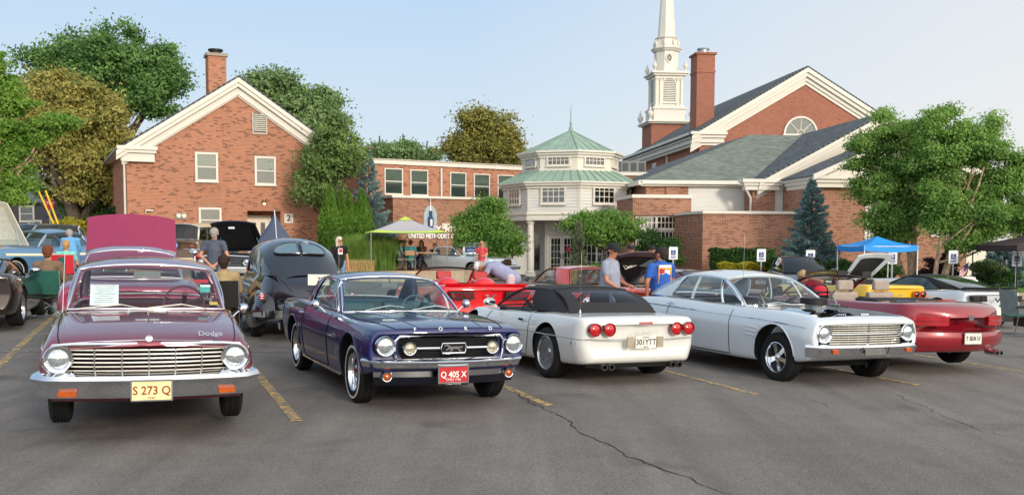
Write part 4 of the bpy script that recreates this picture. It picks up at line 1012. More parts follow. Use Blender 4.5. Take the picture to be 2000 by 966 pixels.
def tree(name, label, cat, base, blobs, leaf, clumps=260, per=60, lsize=.14, csize=.55, trunk=.3, bark=None, seed=1, fill=.35, group=None, stems=1, hollow=.75, crown='crown', droop=0, aspect=.55):
    """blobs: [(px,py,rx_px,ry_px,Y)] ellipsoids of foliage in the world at distance Y"""
    r = random.Random(seed); rs = np.random.RandomState(seed); base = Vector(base)
    root = empty(name, base, 0, label, cat, group)
    E_ = []
    for px, py, rx, ry, Y in blobs:
        c = at(px, py, Y)-base; k = Y/FPX*.95; E_.append((np.array(c), np.array((rx*k, min(rx, ry)*k*.95, ry*k))))
    S_ = []
    for c, rad in E_:
        S_.append((c, rad*.66))
        for q_ in range(13):
            d = rs.normal(size=3); d /= np.linalg.norm(d); S_.append((c+d*rad*rs.uniform(.72, 1.12), rad*rs.uniform(.13, .33)))
    E_ = S_
    vol = np.array([(e[1][0]*e[1][2]) for e in E_]); pr = vol/vol.sum()
    cs = []
    for i in range(clumps):
        c, rad = E_[rs.choice(len(E_), p=pr)]
        d = rs.normal(size=3); d /= np.linalg.norm(d)
        q = rs.uniform(hollow, 1.06) if rs.rand() > fill else rs.uniform(.2, hollow)
        cs.append((c + d*rad*q, d))
    L_, Nn = [], []
    for c, d in cs:
        n = int(per*1.9*rs.uniform(.5, 1.4)); s = csize*.78*rs.uniform(.5, 1.3)
        o = rs.normal(size=(n, 3))*np.array((1, 1, .5))*s*.5
        o[:, 2] -= droop*np.linalg.norm(o[:, :2], axis=1)
        L_.append(c+o); Nn.append(o/(np.linalg.norm(o, axis=1)[:, None]+1e-6)*1.1+d*.35+np.array((0, 0, .45)))
    C = np.concatenate(L_); Nn = np.concatenate(Nn)
    link(crown, leaf_mesh(crown, C, lsize*.66, leaf, aspect, .3, Nn, seed=seed), root)
    if trunk:
        mb = MB(); zc = max(e[0][2] for e in E_); ctr = sum((e[0]*w_ for e, w_ in zip(E_, pr)), np.zeros(3))
        for s in range(stems):
            o = Vector((r.uniform(-.5, .5), r.uniform(-.3, .3), 0))*(stems > 1)
            sites = [cs[i][0]*.92+ctr*.08 for i in rs.choice(len(cs), 22 if stems == 1 else 10)]
            tp = Vector(ctr)*1.0 + o*3; tp.z = max(tp.z*1.15, 1)
            branches(mb, o*.4, tp, trunk*(1 if stems == 1 else .7), sites, r)
        mb.build('trunk', bark or M_BARK, root, smooth=60)
    return root
G_DARK = leafm('leaf_maple', '#3a6030', '#7ea65c'); G_YEL = leafm('leaf_linden', '#687038', '#b3aa5c', '#c8bd74'); G_OLIVE = leafm('leaf_olive', '#656c36', '#aaa356')
G_LOC = leafm('leaf_locust', '#5b8a30', '#a0c05c', tr=.5); G_MID = leafm('leaf_mid', '#567743', '#96b077'); G_BR = leafm('leaf_bronze', '#4f6a38', '#86a35c')
G_ORN = leafm('leaf_ornamental', '#4c7a34', '#8db256', tr=.45); G_BIR = leafm('leaf_birch', '#4e7a3a', '#8eb45a', '#a4c472', tr=.45)
G_SPR = leafm('needle_blue', '#54787b', '#93b0ae', tr=.1); G_ARB = leafm('leaf_arborvitae', '#3b601e', '#6b9136', tr=.15); G_JUN = leafm('leaf_juniper', '#54654a', '#93a07a', tr=.15)
G_HED = leafm('leaf_hedge', '#1f3d14', '#41662a', tr=.2); G_GOLD = leafm('leaf_gold', '#8d8a20', '#c9bd3a', tr=.3); G_PUR = leafm('leaf_purple', '#2c1a1e', '#54323a', tr=.2)
def gb(px, Y, z=0): p = at(px, 500, Y); return (p.x, p.y, gz(p.x, p.y)+z)
tree('maple_tree', 'tall dark green maple rising highest, behind the golden green tree at far left', 'tree', gb(210, 66), [(170, 120, 100, 60, 66), (245, 120, 80, 65, 66), (120, 130, 70, 40, 66), (290, 170, 65, 55, 66), (210, 190, 90, 70, 66), (300, 130, 40, 45, 66), (330, 160, 25, 30, 66)], G_DARK, 520, 50, .2, 1.25, .45, seed=11, hollow=.8)
tree('linden_tree', 'golden green flowering linden with rounded crown, left of the gabled brick house', 'tree', gb(150, 55), [(120, 200, 75, 60, 55), (60, 210, 55, 45, 55), (185, 240, 70, 65, 55), (90, 290, 90, 70, 55), (180, 330, 75, 70, 55), (120, 170, 50, 35, 55), (230, 300, 35, 60, 55)], G_YEL, 560, 60, .17, 1.15, .5, seed=12, fill=.25)
tree('dark_tree', 'dark lower tree under the golden linden crown at far left', 'tree', gb(195, 58), [(150, 370, 85, 45, 58), (210, 380, 50, 40, 58)], G_DARK, 190, 60, .17, 1.1, .4, seed=13)
tree('locust_tree', 'bright yellow green locust branches hanging in at the left edge', 'tree', gb(8, 30), [(30, 205, 50, 24, 30), (72, 262, 50, 24, 30), (10, 290, 50, 36, 30), (20, 370, 55, 28, 30), (-40, 300, 70, 90, 30), (0, 180, 30, 40, 30), (110, 235, 40, 18, 30), (-15, 120, 35, 30, 30)], G_LOC, 420, 55, .085, .42, .22, bark=M_BARKL, seed=14, fill=.5)
tree('oak_tree', 'mid green tree behind the right slope of the gabled house roof', 'tree', gb(580, 70), [(520, 175, 60, 30, 70), (580, 200, 60, 50, 70), (615, 230, 45, 50, 70), (540, 210, 50, 30, 70), (625, 190, 22, 20, 70)], G_MID, 330, 55, .2, 1.25, .4, seed=15)
tree('young_oak', 'loose bronze green tree standing against the right corner of the gabled house', 'tree', gb(650, 48), [(655, 270, 32, 42, 48), (618, 308, 34, 36, 48), (668, 325, 32, 48, 48), (606, 368, 34, 40, 48), (640, 375, 34, 42, 48), (690, 300, 18, 28, 48)], G_BR, 330, 42, .12, .75, .16, seed=16, fill=.5)
tree('old_linden', 'big olive gold tree rising behind the flat roofed brick wing', 'tree', gb(950, 84), [(945, 265, 50, 45, 84), (905, 290, 35, 35, 84), (990, 290, 36, 40, 84), (935, 235, 32, 26, 84), (975, 245, 28, 24, 84), (950, 310, 60, 30, 84)], G_OLIVE, 300, 60, .22, 1.3, .4, seed=17, fill=.2)
for i, (px, py, a, b, Y, lb) in enumerate(((785, 292, 26, 16, 105, 'small distant tree with two rounded clumps above the brick wing'), (740, 298, 24, 12, 100, 'small distant tree beside the utility pole above the brick wing'), (830, 306, 22, 8, 110, 'lowest distant tree top just showing over the wing parapet'))):
    tree('distant_tree', lb, 'tree', gb(px, Y), [(px, py, a, b, Y), (px+12, py-4, a*.5, b*.8, Y)], G_MID, 70, 40, .28, 1.2, .3, seed=20+i, group='distant trees above the wing')
tree('ornamental_tree', 'round bright green ornamental tree in front of the sign wall, left of the pavilion', 'tree', gb(935, 45, .1), [(955, 418, 38, 28, 45), (930, 450, 38, 32, 45), (975, 456, 38, 34, 45), (950, 488, 44, 26, 45), (910, 468, 20, 16, 45), (996, 478, 18, 16, 45)], G_ORN, 300, 55, .1, .62, .13, seed=31, fill=.4)
tree('ornamental_tree', 'wide round green ornamental tree right of the pavilion doors', 'tree', gb(1200, 43, .05), [(1190, 435, 48, 28, 43), (1150, 440, 35, 24, 43), (1225, 450, 32, 26, 43), (1180, 460, 55, 18, 43), (1130, 435, 20, 14, 43)], G_ORN, 250, 55, .1, .55, .13, seed=32, fill=.4)
tree('birch_tree', 'multi-stemmed birch with bright leafy crown, left of the two at right', 'tree', gb(1785, 38, -.1), [(1735, 260, 45, 40, 38), (1700, 300, 40, 40, 38), (1750, 330, 50, 50, 38), (1710, 380, 45, 45, 38), (1760, 400, 45, 50, 38), (1725, 440, 45, 30, 38), (1790, 290, 35, 50, 38), (1680, 280, 20, 14, 38), (1790, 380, 34, 60, 38), (1745, 455, 40, 26, 38)], G_BIR, 620, 60, .085, .52, .17, M_BARKL, seed=33, fill=.5, stems=4, hollow=.6)
tree('birch_tree', 'larger leafy birch filling the right edge above the brown canopy', 'tree', gb(1830, 36, -.1), [(1880, 260, 70, 50, 36), (1930, 300, 55, 60, 36), (1850, 330, 60, 60, 36), (1920, 380, 80, 60, 36), (1980, 340, 35, 70, 36), (1870, 430, 65, 40, 36), (1940, 440, 65, 35, 36), (1990, 430, 40, 40, 36), (1820, 250, 30, 35, 36), (1830, 400, 40, 50, 36), (1880, 470, 60, 22, 36)], G_BIR, 860, 60, .085, .52, .15, M_BARKL, seed=34, fill=.5, stems=3, hollow=.6)
def conifer(name, label, px, pt, pb, wpx, Y, m, n=26000, seed=1, z=0, size=.07, group=None):
    rs = np.random.RandomState(seed); top = at(px, pt, Y); bot = at(px, pb, Y); b0 = Vector((bot.x, bot.y, gz(bot.x, bot.y)+z)); root = empty(name, b0, 0, label, 'tree', group)
    H = top.z-b0.z; z0 = max(.05, bot.z-b0.z); w = wpx*Y/FPX/2; C, A = [], []
    nb = int(H*26)
    for k in range(nb):
        t = (k+.5)/nb; h = z0*.3+(H-z0*.3)*t; Rr = w*(1-t)**.72*rs.uniform(.66, 1.1)+.05; a = k*2.4+rs.normal(0, .3)
        d = np.array((cos(a), sin(a), 0)); m_ = int(n/nb*(.35+1.3*(1-t)))
        u = rs.uniform(.15, 1, m_)**.7; p = d*u[:, None]*Rr; p[:, 2] = h + (-.18*u + .28*u*u)*Rr
        side = np.array((-d[1], d[0], 0)); sp = rs.normal(0, .16, m_)*Rr*(.5+u*.4); p += side*sp[:, None]; p[:, 2] += rs.normal(0, .035, m_) - abs(sp)*.25
        C.append(p); ax = np.tile(d*.8+np.array((0, 0, .35)), (m_, 1))+side*np.sign(sp)[:, None]*.5; A.append(ax)
    link('foliage', leaf_mesh('foliage', np.concatenate(C), size, m, .22, .4, axis=np.concatenate(A), seed=seed), root)
    mb = MB(); mb.cyl((0, 0, -.1), (0, 0, H*.96), w*.09, .02, 8)
    for k in range(0, nb, 3):
        t = (k+.5)/nb; h = z0*.3+(H-z0*.3)*t; Rr = w*(1-t)**.8*.7; a = k*2.4; mb.cyl((0, 0, h), (Rr*cos(a), Rr*sin(a), h), .03*(1-t)+.008, .006, 4)
    mb.build('trunk', M_BARK, root, smooth=60); return root
conifer('blue_spruce', 'large blue spruce left of the sign wall, behind the arborvitaes', 722, 303, 520, 128, 50, G_SPR, 30000, 41, .3)
conifer('blue_spruce', 'blue spruce in front of the church wall with the handicapped parking sign before it', 1582, 352, 545, 148, 41, G_SPR, 46000, 42, -.05)
conifer('juniper', 'narrow grey green juniper beside the pavilion door', 1130, 432, 535, 46, 42, G_JUN, 12000, 43, size=.06)
conifer('blue_spruce', 'low blue spruce at the far right behind the brown canopy', 1960, 480, 545, 150, 39, G_SPR, 14000, 44)
def column_shrub(px, pt, pb, wpx, Y, label, seed):
    rs = np.random.RandomState(seed); top = at(px, pt, Y); bot = at(px, pb, Y); b0 = Vector((bot.x, bot.y, .3)); root = empty('arborvitae', b0, 0, label, 'shrub', 'arborvitaes beside the gabled house')
    H = top.z-b0.z; w = wpx*Y/FPX/2; n = 16000
    t = rs.uniform(0, 1, n)**.9; a = rs.uniform(0, 2*pi, n); lump = 1+.12*np.sin(a*5+t*14+seed)+.08*np.sin(a*9-t*30)
    R_ = w*np.minimum(1, (1-t)*2.2)**.7*(.82+.18*np.sin(t*pi))*lump*rs.uniform(.75, 1.05, n)
    C = np.stack((R_*np.cos(a), R_*np.sin(a), t*H), 1); A = np.stack((np.cos(a)*.3, np.sin(a)*.3, np.ones(n)), 1)
    link('foliage', leaf_mesh('foliage', C, .075, G_ARB, .4, .2, axis=A, seed=seed), root)
    MB().cyl((0, 0, -.2), (0, 0, H*.9), w*.35, .03, 8).build('trunk', M_BARK, root)
for i, (px, pt, w_, lb) in enumerate(((645, 362, 42, 'leftmost and broadest of the four arborvitae columns'), (668, 372, 26, 'slim arborvitae second from the left in the row'), (684, 376, 28, 'arborvitae third from the left, just left of the tallest right one'), (708, 370, 44, 'rightmost arborvitae column beside the blue spruce'))):
    column_shrub(px, pt, 505, w_, 46+.3*i, lb, 50+i)
def shrub(name, label, px, py, rx, ry, Y, m, clumps=60, seed=1, ls=.06, cs=.22, cat='shrub', group=None, extra=()):
    b = at(px, py+ry, Y); return tree(name, label, cat, (b.x, b.y, b.z), [(px, py, rx, ry, Y)]+[e for e in extra], m, clumps, 60, ls, cs, .04, seed=seed, fill=.2, crown='foliage', group=group)
shrub('weeping_shrub', 'dark mounded weeping shrub beside the pavilion block windows', 1288, 490, 42, 40, 42, G_HED, 170, 61, .07, .4)
shrub('green_shrub', 'small bright green shrub right of the juniper', 1180, 528, 22, 16, 41.5, G_ORN, 50, 62, group=None)
shrub('round_shrub', 'rounded clipped shrub left of the dark hatchback', 1515, 512, 26, 14, 37.5, G_HED, 70, 63)
shrub('round_shrub', 'rounded shrub right of the dark hatchback under the spruce', 1632, 520, 26, 16, 36.8, G_HED, 70, 64)
shrub('purple_shrub', 'dark purple leaved shrub behind the white sports car', 1840, 520, 42, 30, 37, G_PUR, 150, 65)
shrub('green_shrub', 'green leafy shrub behind the small flag', 1925, 523, 40, 14, 37.5, G_MID, 80, 66)
shrub('low_shrub', 'low dark shrub line under the brown canopy', 1950, 540, 50, 9, 37, G_HED, 70, 67)
shrub('low_shrub', 'low dark shrub behind the raised white hood', 1700, 525, 50, 16, 36.5, G_HED, 90, 68)
def hedge(label, x0, x1, py0, py1, Y, m, seed, n=16000, dep=1.0, name='hedge', ls=.05):
    rs = np.random.RandomState(seed); a = at(x0, py1, Y); b = at(x1, py0, Y); root = empty(name, (a.x, a.y, a.z), 0, label, 'hedge')
    Lx, H = b.x-a.x, b.z-a.z; u = rs.uniform(0, 1, (n, 3)); f = rs.randint(0, 3, n)
    u[f == 0, 1] = rs.uniform(0, .1, (f == 0).sum()); u[f == 1, 2] = rs.uniform(.9, 1.03, (f == 1).sum())
    C = u*np.array((Lx, dep, H)); C[:, 2] += .03*np.sin(C[:, 0]*7)*u[:, 2]; C += rs.normal(0, .025, (n, 3))
    link('foliage', leaf_mesh('foliage', C, ls, m, .5, .5, seed=seed), root)
    MB().box(.08, Lx-.08, .12, dep-.05, -.3, H-.1).build('branches', mat('twig_brown', '#251d14', .95), root)
hedge('long clipped dark green hedge along the church wall', 1392, 1512, 488, 522, 39.5, G_HED, 71)
hedge('low row of yellow green shrubs in front of the clipped hedge', 1408, 1512, 516, 524, 38, G_GOLD, 72, 7000, .6, 'golden_hedge')
hedge('clipped green hedge section running right of the spruce', 1640, 1750, 515, 540, 38.5, G_HED, 73)
# flower bed on the far left
for i, (px, py, rx, ry, m_, lb) in enumerate(((135, 442, 26, 12, G_GOLD, 'rounded golden shrub at the top of the flower bed far left'), (100, 468, 26, 12, G_ORN, 'bright green perennials in the far left bed'), (150, 462, 16, 10, leafm('leaf_orange', '#6c7a22', '#c99a34', tr=.3), 'orange flowering clump in the far left bed'), (158, 478, 14, 10, G_GOLD, 'yellow flowering clump behind the person in blue'), (120, 480, 20, 9, leafm('flower_yellow', '#86a02a', '#dfcf2e', tr=.3), 'low yellow flowers at the front of the far left bed'))):
    shrub('flower_clump', lb, px, py, rx, ry, 50-i*.6, m_, 45, 80+i, .09, .35, 'plant')
shrub('evergreen_shrub', 'dark evergreen mound left of the gabled house corner', 215, 432, 36, 22, 53, G_HED, 110, 90, .1, .5)
# tall ornamental grass, a mass of blades
def blades(name, label, px0, px1, Y, h, n, m, seed, z=.36, dep=2.5, wdt=.02):
    rs = np.random.RandomState(seed); a, b = at(px0, 500, Y), at(px1, 500, Y); C = np.stack((rs.uniform(a.x, b.x, n), rs.uniform(Y, Y+dep, n), np.full(n, z)), 1)
    lean = rs.normal(0, .22, (n, 2)); hh = h*rs.uniform(.6, 1.1, n); V = np.empty((n, 6, 3)); wd = wdt
    V[:, 0] = C; V[:, 1] = C+[wd, 0, 0]
    md = C.copy(); md[:, :2] += lean*hh[:, None]*.35; md[:, 2] += hh*.6; tp = C.copy(); tp[:, :2] += lean*hh[:, None]*1.1; tp[:, 2] += hh
    V[:, 2] = md+[wd*.8, 0, 0]; V[:, 3] = md; V[:, 4] = tp; V[:, 5] = tp
    me = bpy.data.meshes.new(name); vs = V.reshape(-1, 3); fs = []
    for i in range(n): o = i*6; fs += [(o, o+1, o+2, o+3), (o+3, o+2, o+4)]
    me.from_pydata(vs.tolist(), [], fs); me.materials.append(m); o = link(name, me); tag(o, label, 'grass', kind='stuff'); return o
G_GR = leafm('grass_blade', '#3a5c24', '#7d9c45', tr=.3); G_STRAW = leafm('straw_blade', '#a88f5a', '#cdb781', tr=.3)
blades('ornamental_grass', 'tall green ornamental grass in the raised bed behind the woman in black', 672, 765, 42.5, 1.55, 5200, G_GR, 91)
blades('dry_grass', 'straw coloured grass clumps at the front of the raised bed', 670, 725, 41.2, .5, 1200, G_STRAW, 92, dep=.8)
blades('ornamental_grass', 'dry tuft of grass at the foot of the juniper', 1085, 1125, 41.5, .75, 900, leafm('tuft_blade', '#6c6a3a', '#a39a62', tr=.3), 93, z=-.2, dep=.8)
blades('lawn_blades', 'short mown grass of the lawn beyond the right kerb', 1780, 2120, 36.6, .12, 9000, G_ORN, 94, z=-.16, dep=14, wdt=.03)
# ------------------------------------------------------------------ car building kit   (x forward, y left, z up; origin on the ground between the axles)
M_TYRE = mat('tyre_rubber', '#1a1a1a', .75, spec=.3, var=.2, scale=20, bump=.3, bscale=90)
M_RIM = mat('alloy_silver', '#b4b8bc', .22, metal=.9, var=.05)
M_RIMD = mat('rim_shadow', '#1c1d1f', .5, metal=.5)
M_GL = glassm('car_glass', (.88, .96, .94), .95, .7)
M_GLD = glassm('dark_car_glass', (.45, .55, .55), .5, 1.2)
M_SEAM = mat('panel_gap', '#050505', .9)
M_UNDER = mat('underbody_black', '#0a0a0a', .9)
M_WW = mat('whitewall', '#d8d6cc', .6)
M_LENS = mat('headlight_glass', '#c9d2d6', .06, metal=.75, coat=1, var=.35, scale=60)
M_AMB = mat('amber_lens', '#b5500f', .15, coat=1, var=.25, scale=60)
M_RED = mat('red_lens', '#b3101a', .12, coat=1, var=.3, scale=40)
M_REDD = mat('dark_red_lens', '#6e0c14', .12, coat=1, var=.3, scale=40)
M_BRT = mat('bright_trim', '#e4e0d4', .22, metal=.55)
M_SILT = mat('silver_trim', '#c9ccce', .15, metal=1)
def chaikin(P, it=2):
    for _ in range(it):
        Q = [P[0]]
        for a, b in zip(P, P[1:]): Q += [(a[0]*.75+b[0]*.25, a[1]*.75+b[1]*.25), (a[0]*.25+b[0]*.75, a[1]*.25+b[1]*.75)]
        Q.append(P[-1]); P = Q
    return P
class Car:
    def __init__(s, name, label, pos, yaw, body, cat='car', group=None, scale=1.0, dz=0):
        s.root = empty(name, (pos[0], pos[1], gz(pos[0], pos[1])+dz), R(yaw), label, cat, group)
        # the lot falls gently to the right: sit the car on it
        n = Vector((.0217 if -8 < pos[0] < 12 else 0, .003, 1)).normalized(); f = Vector((cos(R(yaw)), sin(R(yaw)), 0)); f = (f-n*f.dot(n)).normalized(); l = n.cross(f)
        s.root.rotation_euler = Matrix((f, l, n)).transposed().to_euler()
        if scale != 1: s.root.scale = (scale,)*3
        s.body = body; s.paint = body
    def stations(s, st, bow=(0, 0), rf=.05, rb=.05, n=52, px=2.3, crown=2.2):
        """st rows: x, zb, wb, zm, wm, zs, ws, zc  (rear to front)"""
        st = sorted(st); s.st = st; s.xs = [r[0] for r in st]; s.bow = bow; s.crown = crown; s.rf, s.rb = rf, rb
        s.cols = [[r[k] for r in st] for k in range(8)]; s.n = n
    def dims(s, x): return [pchip(s.xs, c, x) for c in s.cols]
    def half(s, x, sh=0):
        _, zb, wb, zm, wm, zs, ws, zc = s.dims(x)
        zb += sh; wb -= sh; wm -= sh; ws -= sh; zs -= sh; zc -= sh
        cz = lambda f: zs+(zc-zs)*(1-f**s.crown)
        P = [(0, zb), (wb-.1, zb), (wb, zb+.0), (lerp(wb, wm, .6), lerp(zb, zm, .4)), (wm, zm-.03), (wm, zm+.03), (lerp(wm, ws, .35), lerp(zm, zs, .6)), (ws, zs-.02), (ws-.035, cz(.96)), (ws*.8, cz(.8)), (ws*.5, cz(.5)), (0, zc)]
        return chaikin(P, 2)
    def bx(s, x, y, w):
        x0, x1 = s.xs[0], s.xs[-1]; f = (abs(y)/w)**2.2
        if x > 0: return x - s.bow[0]*f*max(0, (x/x1))**3
        return x + s.bow[1]*f*max(0, (x/x0))**3
    def mesh(s, mat_=None):
        x0, x1 = s.xs[0], s.xs[-1]; rf, rb = s.rf, s.rb
        X = sorted(set([x0+rb+(x1-rf-x0-rb)*k/s.n for k in range(s.n+1)]))
        rows = [(x0+rb*(1-cos(a)), rb*(1-sin(a))) for a in (0, .4, .8, 1.2)] + [(x, 0) for x in X] + [(x1-rf*(1-cos(a)), rf*(1-sin(a))) for a in (1.2, .8, .4, 0)]
        G = []
        for x, sh in rows:
            h = s.half(x, sh); w = max(p[0] for p in h)
            ring = [(s.bx(x, y, w), y, z) for y, z in h] + [(s.bx(x, y, w), -y, z) for y, z in h[-2:0:-1]]
            G.append(ring)
        m = len(G[0]); mb = MB(); vs = [p for r in G for p in r]; fs = [(i*m+j, i*m+(j+1) % m, (i+1)*m+(j+1) % m, (i+1)*m+j) for i in range(len(G)-1) for j in range(m)]
        k = len(h)
        for e, sg in ((0, 1), (len(G)-1, -1)):       # end caps: strips between mirrored points
            o = e*m
            for j in range(0, k-1):
                a, b = o+j, o+j+1; c, d = o+(m-j-1) % m if j == -1 else o+((m-j-1) % m), o+((m-j) % m)
                q = (a, b, c, d) if 0 < j < k-2 else ((a, b, c) if j == 0 else (a, b, d))
                fs.append(q)
        mb.add(vs, fs); return mb.mesh('body', mat_ or s.paint)
    def ys(s, x, z):
        h = s.half(x); best = 0
        for a, b in zip(h[3:], h[4:]):
            if (a[1]-z)*(b[1]-z) <= 0 and abs(b[1]-a[1]) > 1e-6:
                t = (z-a[1])/(b[1]-a[1]); best = max(best, a[0]+(b[0]-a[0])*t)
        return best or max(p[0] for p in h)
    def zt(s, x, y):
        h = s.half(x); y = abs(y)
        for a, b in zip(h[::-1], h[-2::-1]):
            if a[0] <= y <= b[0] and b[0] > a[0]: return a[1]+(b[1]-a[1])*(y-a[0])/(b[0]-a[0])
        return h[-1][1]
    def build(s, wheels, ra, cabin=None, extra=(), intm=None, smooth=38, warch=.34, lip=None):
        """wheels (xf, xr, track/2, R, z?) ; cabin polygon ((x,y)...), floor z ; extra cutters"""
        me = s.mesh(); cut = []; mb = MB()
        xf, xr = wheels[0], wheels[1]
        for x, r_ in ((xf, ra[0]), (xr, ra[1])):
            w = s.dims(x)[4]
            for sg in (-1, 1):
                T = Matrix.Translation((x, sg*(w-warch), wheels[3]+(ra[2] if len(ra) > 2 else .02))) @ Matrix.Rotation(-sg*pi/2, 4, 'X')
                mb.lathe([(0, 0), (r_, 0), (r_, warch+.2), (0, warch+.2)], 30, T)
        cm = mb.mesh('c', M_UNDER); 
        cuts = [cm]
        if cabin:
            mb = MB(); mb.prism(cabin[0], cabin[1], 2.2, 'z'); cuts.append(mb.mesh('c', intm or M_UNDER))
        cuts += list(extra)
        for c_ in cuts:
            bm = bmesh.new(); bm.from_mesh(c_); bmesh.ops.remove_doubles(bm, verts=bm.verts, dist=1e-5); bmesh.ops.recalc_face_normals(bm, faces=bm.faces); bm.to_mesh(c_); bm.free()
        me = bool_cut(me, cuts)
        me.polygons.foreach_set('use_smooth', [True]*len(me.polygons)); me.set_sharp_from_angle(angle=R(smooth)); me.name = 'body'
        s.b = link('body', me, s.root)
        s.wh = wheels; s.ra = ra
        return s.b
    def wheels(s, style, R_, W, hw, rr=None, ww=False, front=True, R2=None, W2=None):
        xf, xr = s.wh[0], s.wh[1]
        for x, RR, WW in ((xf, R_, W), (xr, R2 or R_, W2 or W)):
            for sg in (-1, 1):
                w = wheel_set(s.root, style, RR, WW, rr or RR*.6, ww); w.location = (x, sg*(hw), RR)
                if sg < 0: w.rotation_euler = (0, 0, pi)
    def line(s, pts, r=.006, m=None, name='panel_gap', both=True, off=.001, n=5, parent=None):
        """polyline on the body side given as (x, z)"""
        for sg in ((-1, 1) if both else (1,)):
            P = []
            for a, b in zip(pts, pts[1:]):
                k = max(1, int(sqrt((a[0]-b[0])**2+(a[1]-b[1])**2)/.06))
                P += [(lerp(a[0], b[0], i/k), lerp(a[1], b[1], i/k)) for i in range(k)]
            P.append(pts[-1]); mb = MB(); V = []
            for x, z in P: y = s.ys(x, z); V.append((s.bx(x, y, s.dims(x)[4]), sg*(y+off), z))
            mb.tube(V, r, n); mb.build(name, m or M_SEAM, parent or s.root, smooth=60)
    def tline(s, pts, r=.0055, m=None, name='panel_gap', off=.001, parent=None, both=True):
        """polyline on top surfaces given as (x, y)"""
        for sg in ((-1, 1) if both else (1,)):
            P = []
            for a, b in zip(pts, pts[1:]):
                k = max(1, int(sqrt((a[0]-b[0])**2+(a[1]-b[1])**2)/.06))
                P += [(lerp(a[0], b[0], i/k), lerp(a[1], b[1], i/k)) for i in range(k)]
            P.append(pts[-1]); mb = MB()
            mb.tube([(s.bx(x, y, s.dims(x)[4]), sg*y, s.zt(x, y)+off) for x, y in P], r, 5); mb.build(name, m or M_SEAM, parent or s.root, smooth=60)
    def part(s, name, mb, m, smooth=40, parent=None, label=None):
        o = mb.build(name, m, parent or s.root, smooth=smooth)
        if label: o['label'] = label
        return o
    def greenhouse(s, wb, wt, rt, rb, cb, ct, bars=(), bulge=(.14, .08, .06, .1), crown=.05, arch=.02, roofm=None, glass=None, trim=None, trimr=.011, rearglass=True, roof=True, side=True, cpanel=True, apw=.028, wtrim=True, backm=None):
        """wb/wt windshield base/top corner, rt/rb rear window top/base corner (x,y,z); cb/ct C-pillar front edge x at belt / roof"""
        g = glass or M_GL; trim = trim or M_CHROME; rm = roofm or s.paint
        def curve(c, bu, sgn=1, n=12, crown_=0): return [Vector((c[0]+bu*(1-(v)**2), v*c[1], c[2]+crown_*(1-abs(v)**2.4))) for v in [-1+2*i/n for i in range(n+1)]]
        cw = crown
        B = curve(wb, bulge[0], crown_=.015); T = curve(wt, bulge[1], crown_=cw*.8)
        def patch(A, C, out, k=6):
            return [[A[j].lerp(C[j], i/k) + Vector(out)*(4*(i/k)*(1-i/k)) for j in range(len(A))] for i in range(k+1)]
        def pane(name, G, par=None): mb = MB(); mb.grid(G); return mb.build(name, g, par or s.root, smooth=179)
        pane('windshield', patch(B, T, (.02, 0, .02)))
        def rim(G): return G[0] + [r[-1] for r in G[1:]] + G[-1][::-1][1:] + [r[0] for r in G[::-1]][1:-1]
        if wtrim:
            G = patch(B, T, (.02, 0, .02)); mb = MB(); mb.tube(rim(G), trimr, 6, closed=True); mb.build('windshield_trim', trim, s.root, smooth=60)
        if roof:
            RT = curve(rt, -bulge[2], crown_=cw); n = 12; K = 14; G = []
            for i in range(K+1):
                u = i/K; e = Vector(wt).lerp(Vector(rt), u)
                row = []
                for j in range(n*2+1):
                    v = -1+j/n; f0 = wt[0]+bulge[1]*(1-v*v); f1 = rt[0]-bulge[2]*(1-v*v)
                    x = lerp(f0, f1, u); w_ = lerp(wt[1], rt[1], u)+.03*sin(pi*u)+.012; cr = lerp(cw*.8, cw, u)+arch*sin(pi*u)*.6
                    row.append(Vector((x, v*w_, e.z+arch*sin(pi*u)+cr*(1-abs(v)**2.6)+.004)))
                G.append(row)
            mb = MB(); mb.slab(G, (0, 0, -.035)); s.roof = mb.build('roof', rm, s.root, smooth=50)
            RB = curve(rb, -bulge[3], crown_=.02)
            if rearglass: 
                G2 = patch(RB, RT, (-.03, 0, .02)); pane('rear_window', G2)
                mb = MB(); mb.tube(rim(G2), trimr, 6, closed=True); mb.build('rear_window_trim', backm or trim, s.root, smooth=60)
        for sg in (-1, 1):
            yb = lambda x: lerp(wb[1], rb[1], (wb[0]-x)/(wb[0]-rb[0]))
            q = lambda p: Vector((p[0], sg*p[1], p[2]))
            A0, A1 = q(wb), q(wt)
            zb_ = lambda x: lerp(wb[2], rb[2], (wb[0]-x)/(wb[0]-rb[0])); zt_ = lambda x: lerp(wt[2], rt[2], (wt[0]-x)/(wt[0]-rt[0])) if roof else wt[2]
            yt_ = lambda x: lerp(wt[1], rt[1], (wt[0]-x)/(wt[0]-rt[0]))+.02
            bulge_y = .045
            def bb(x): u = (wb[0]-x)/(wb[0]-rb[0]); return Vector((x, sg*(yb(x)+bulge_y*4*u*(1-u)), zb_(x)))
            def tt(x): u = (wt[0]-x)/(wt[0]-rt[0]); return Vector((x, sg*(yt_(x)+.02*sin(pi*max(0, min(1, u)))), zt_(x)+arch*sin(pi*max(0, min(1, u)))-.015))
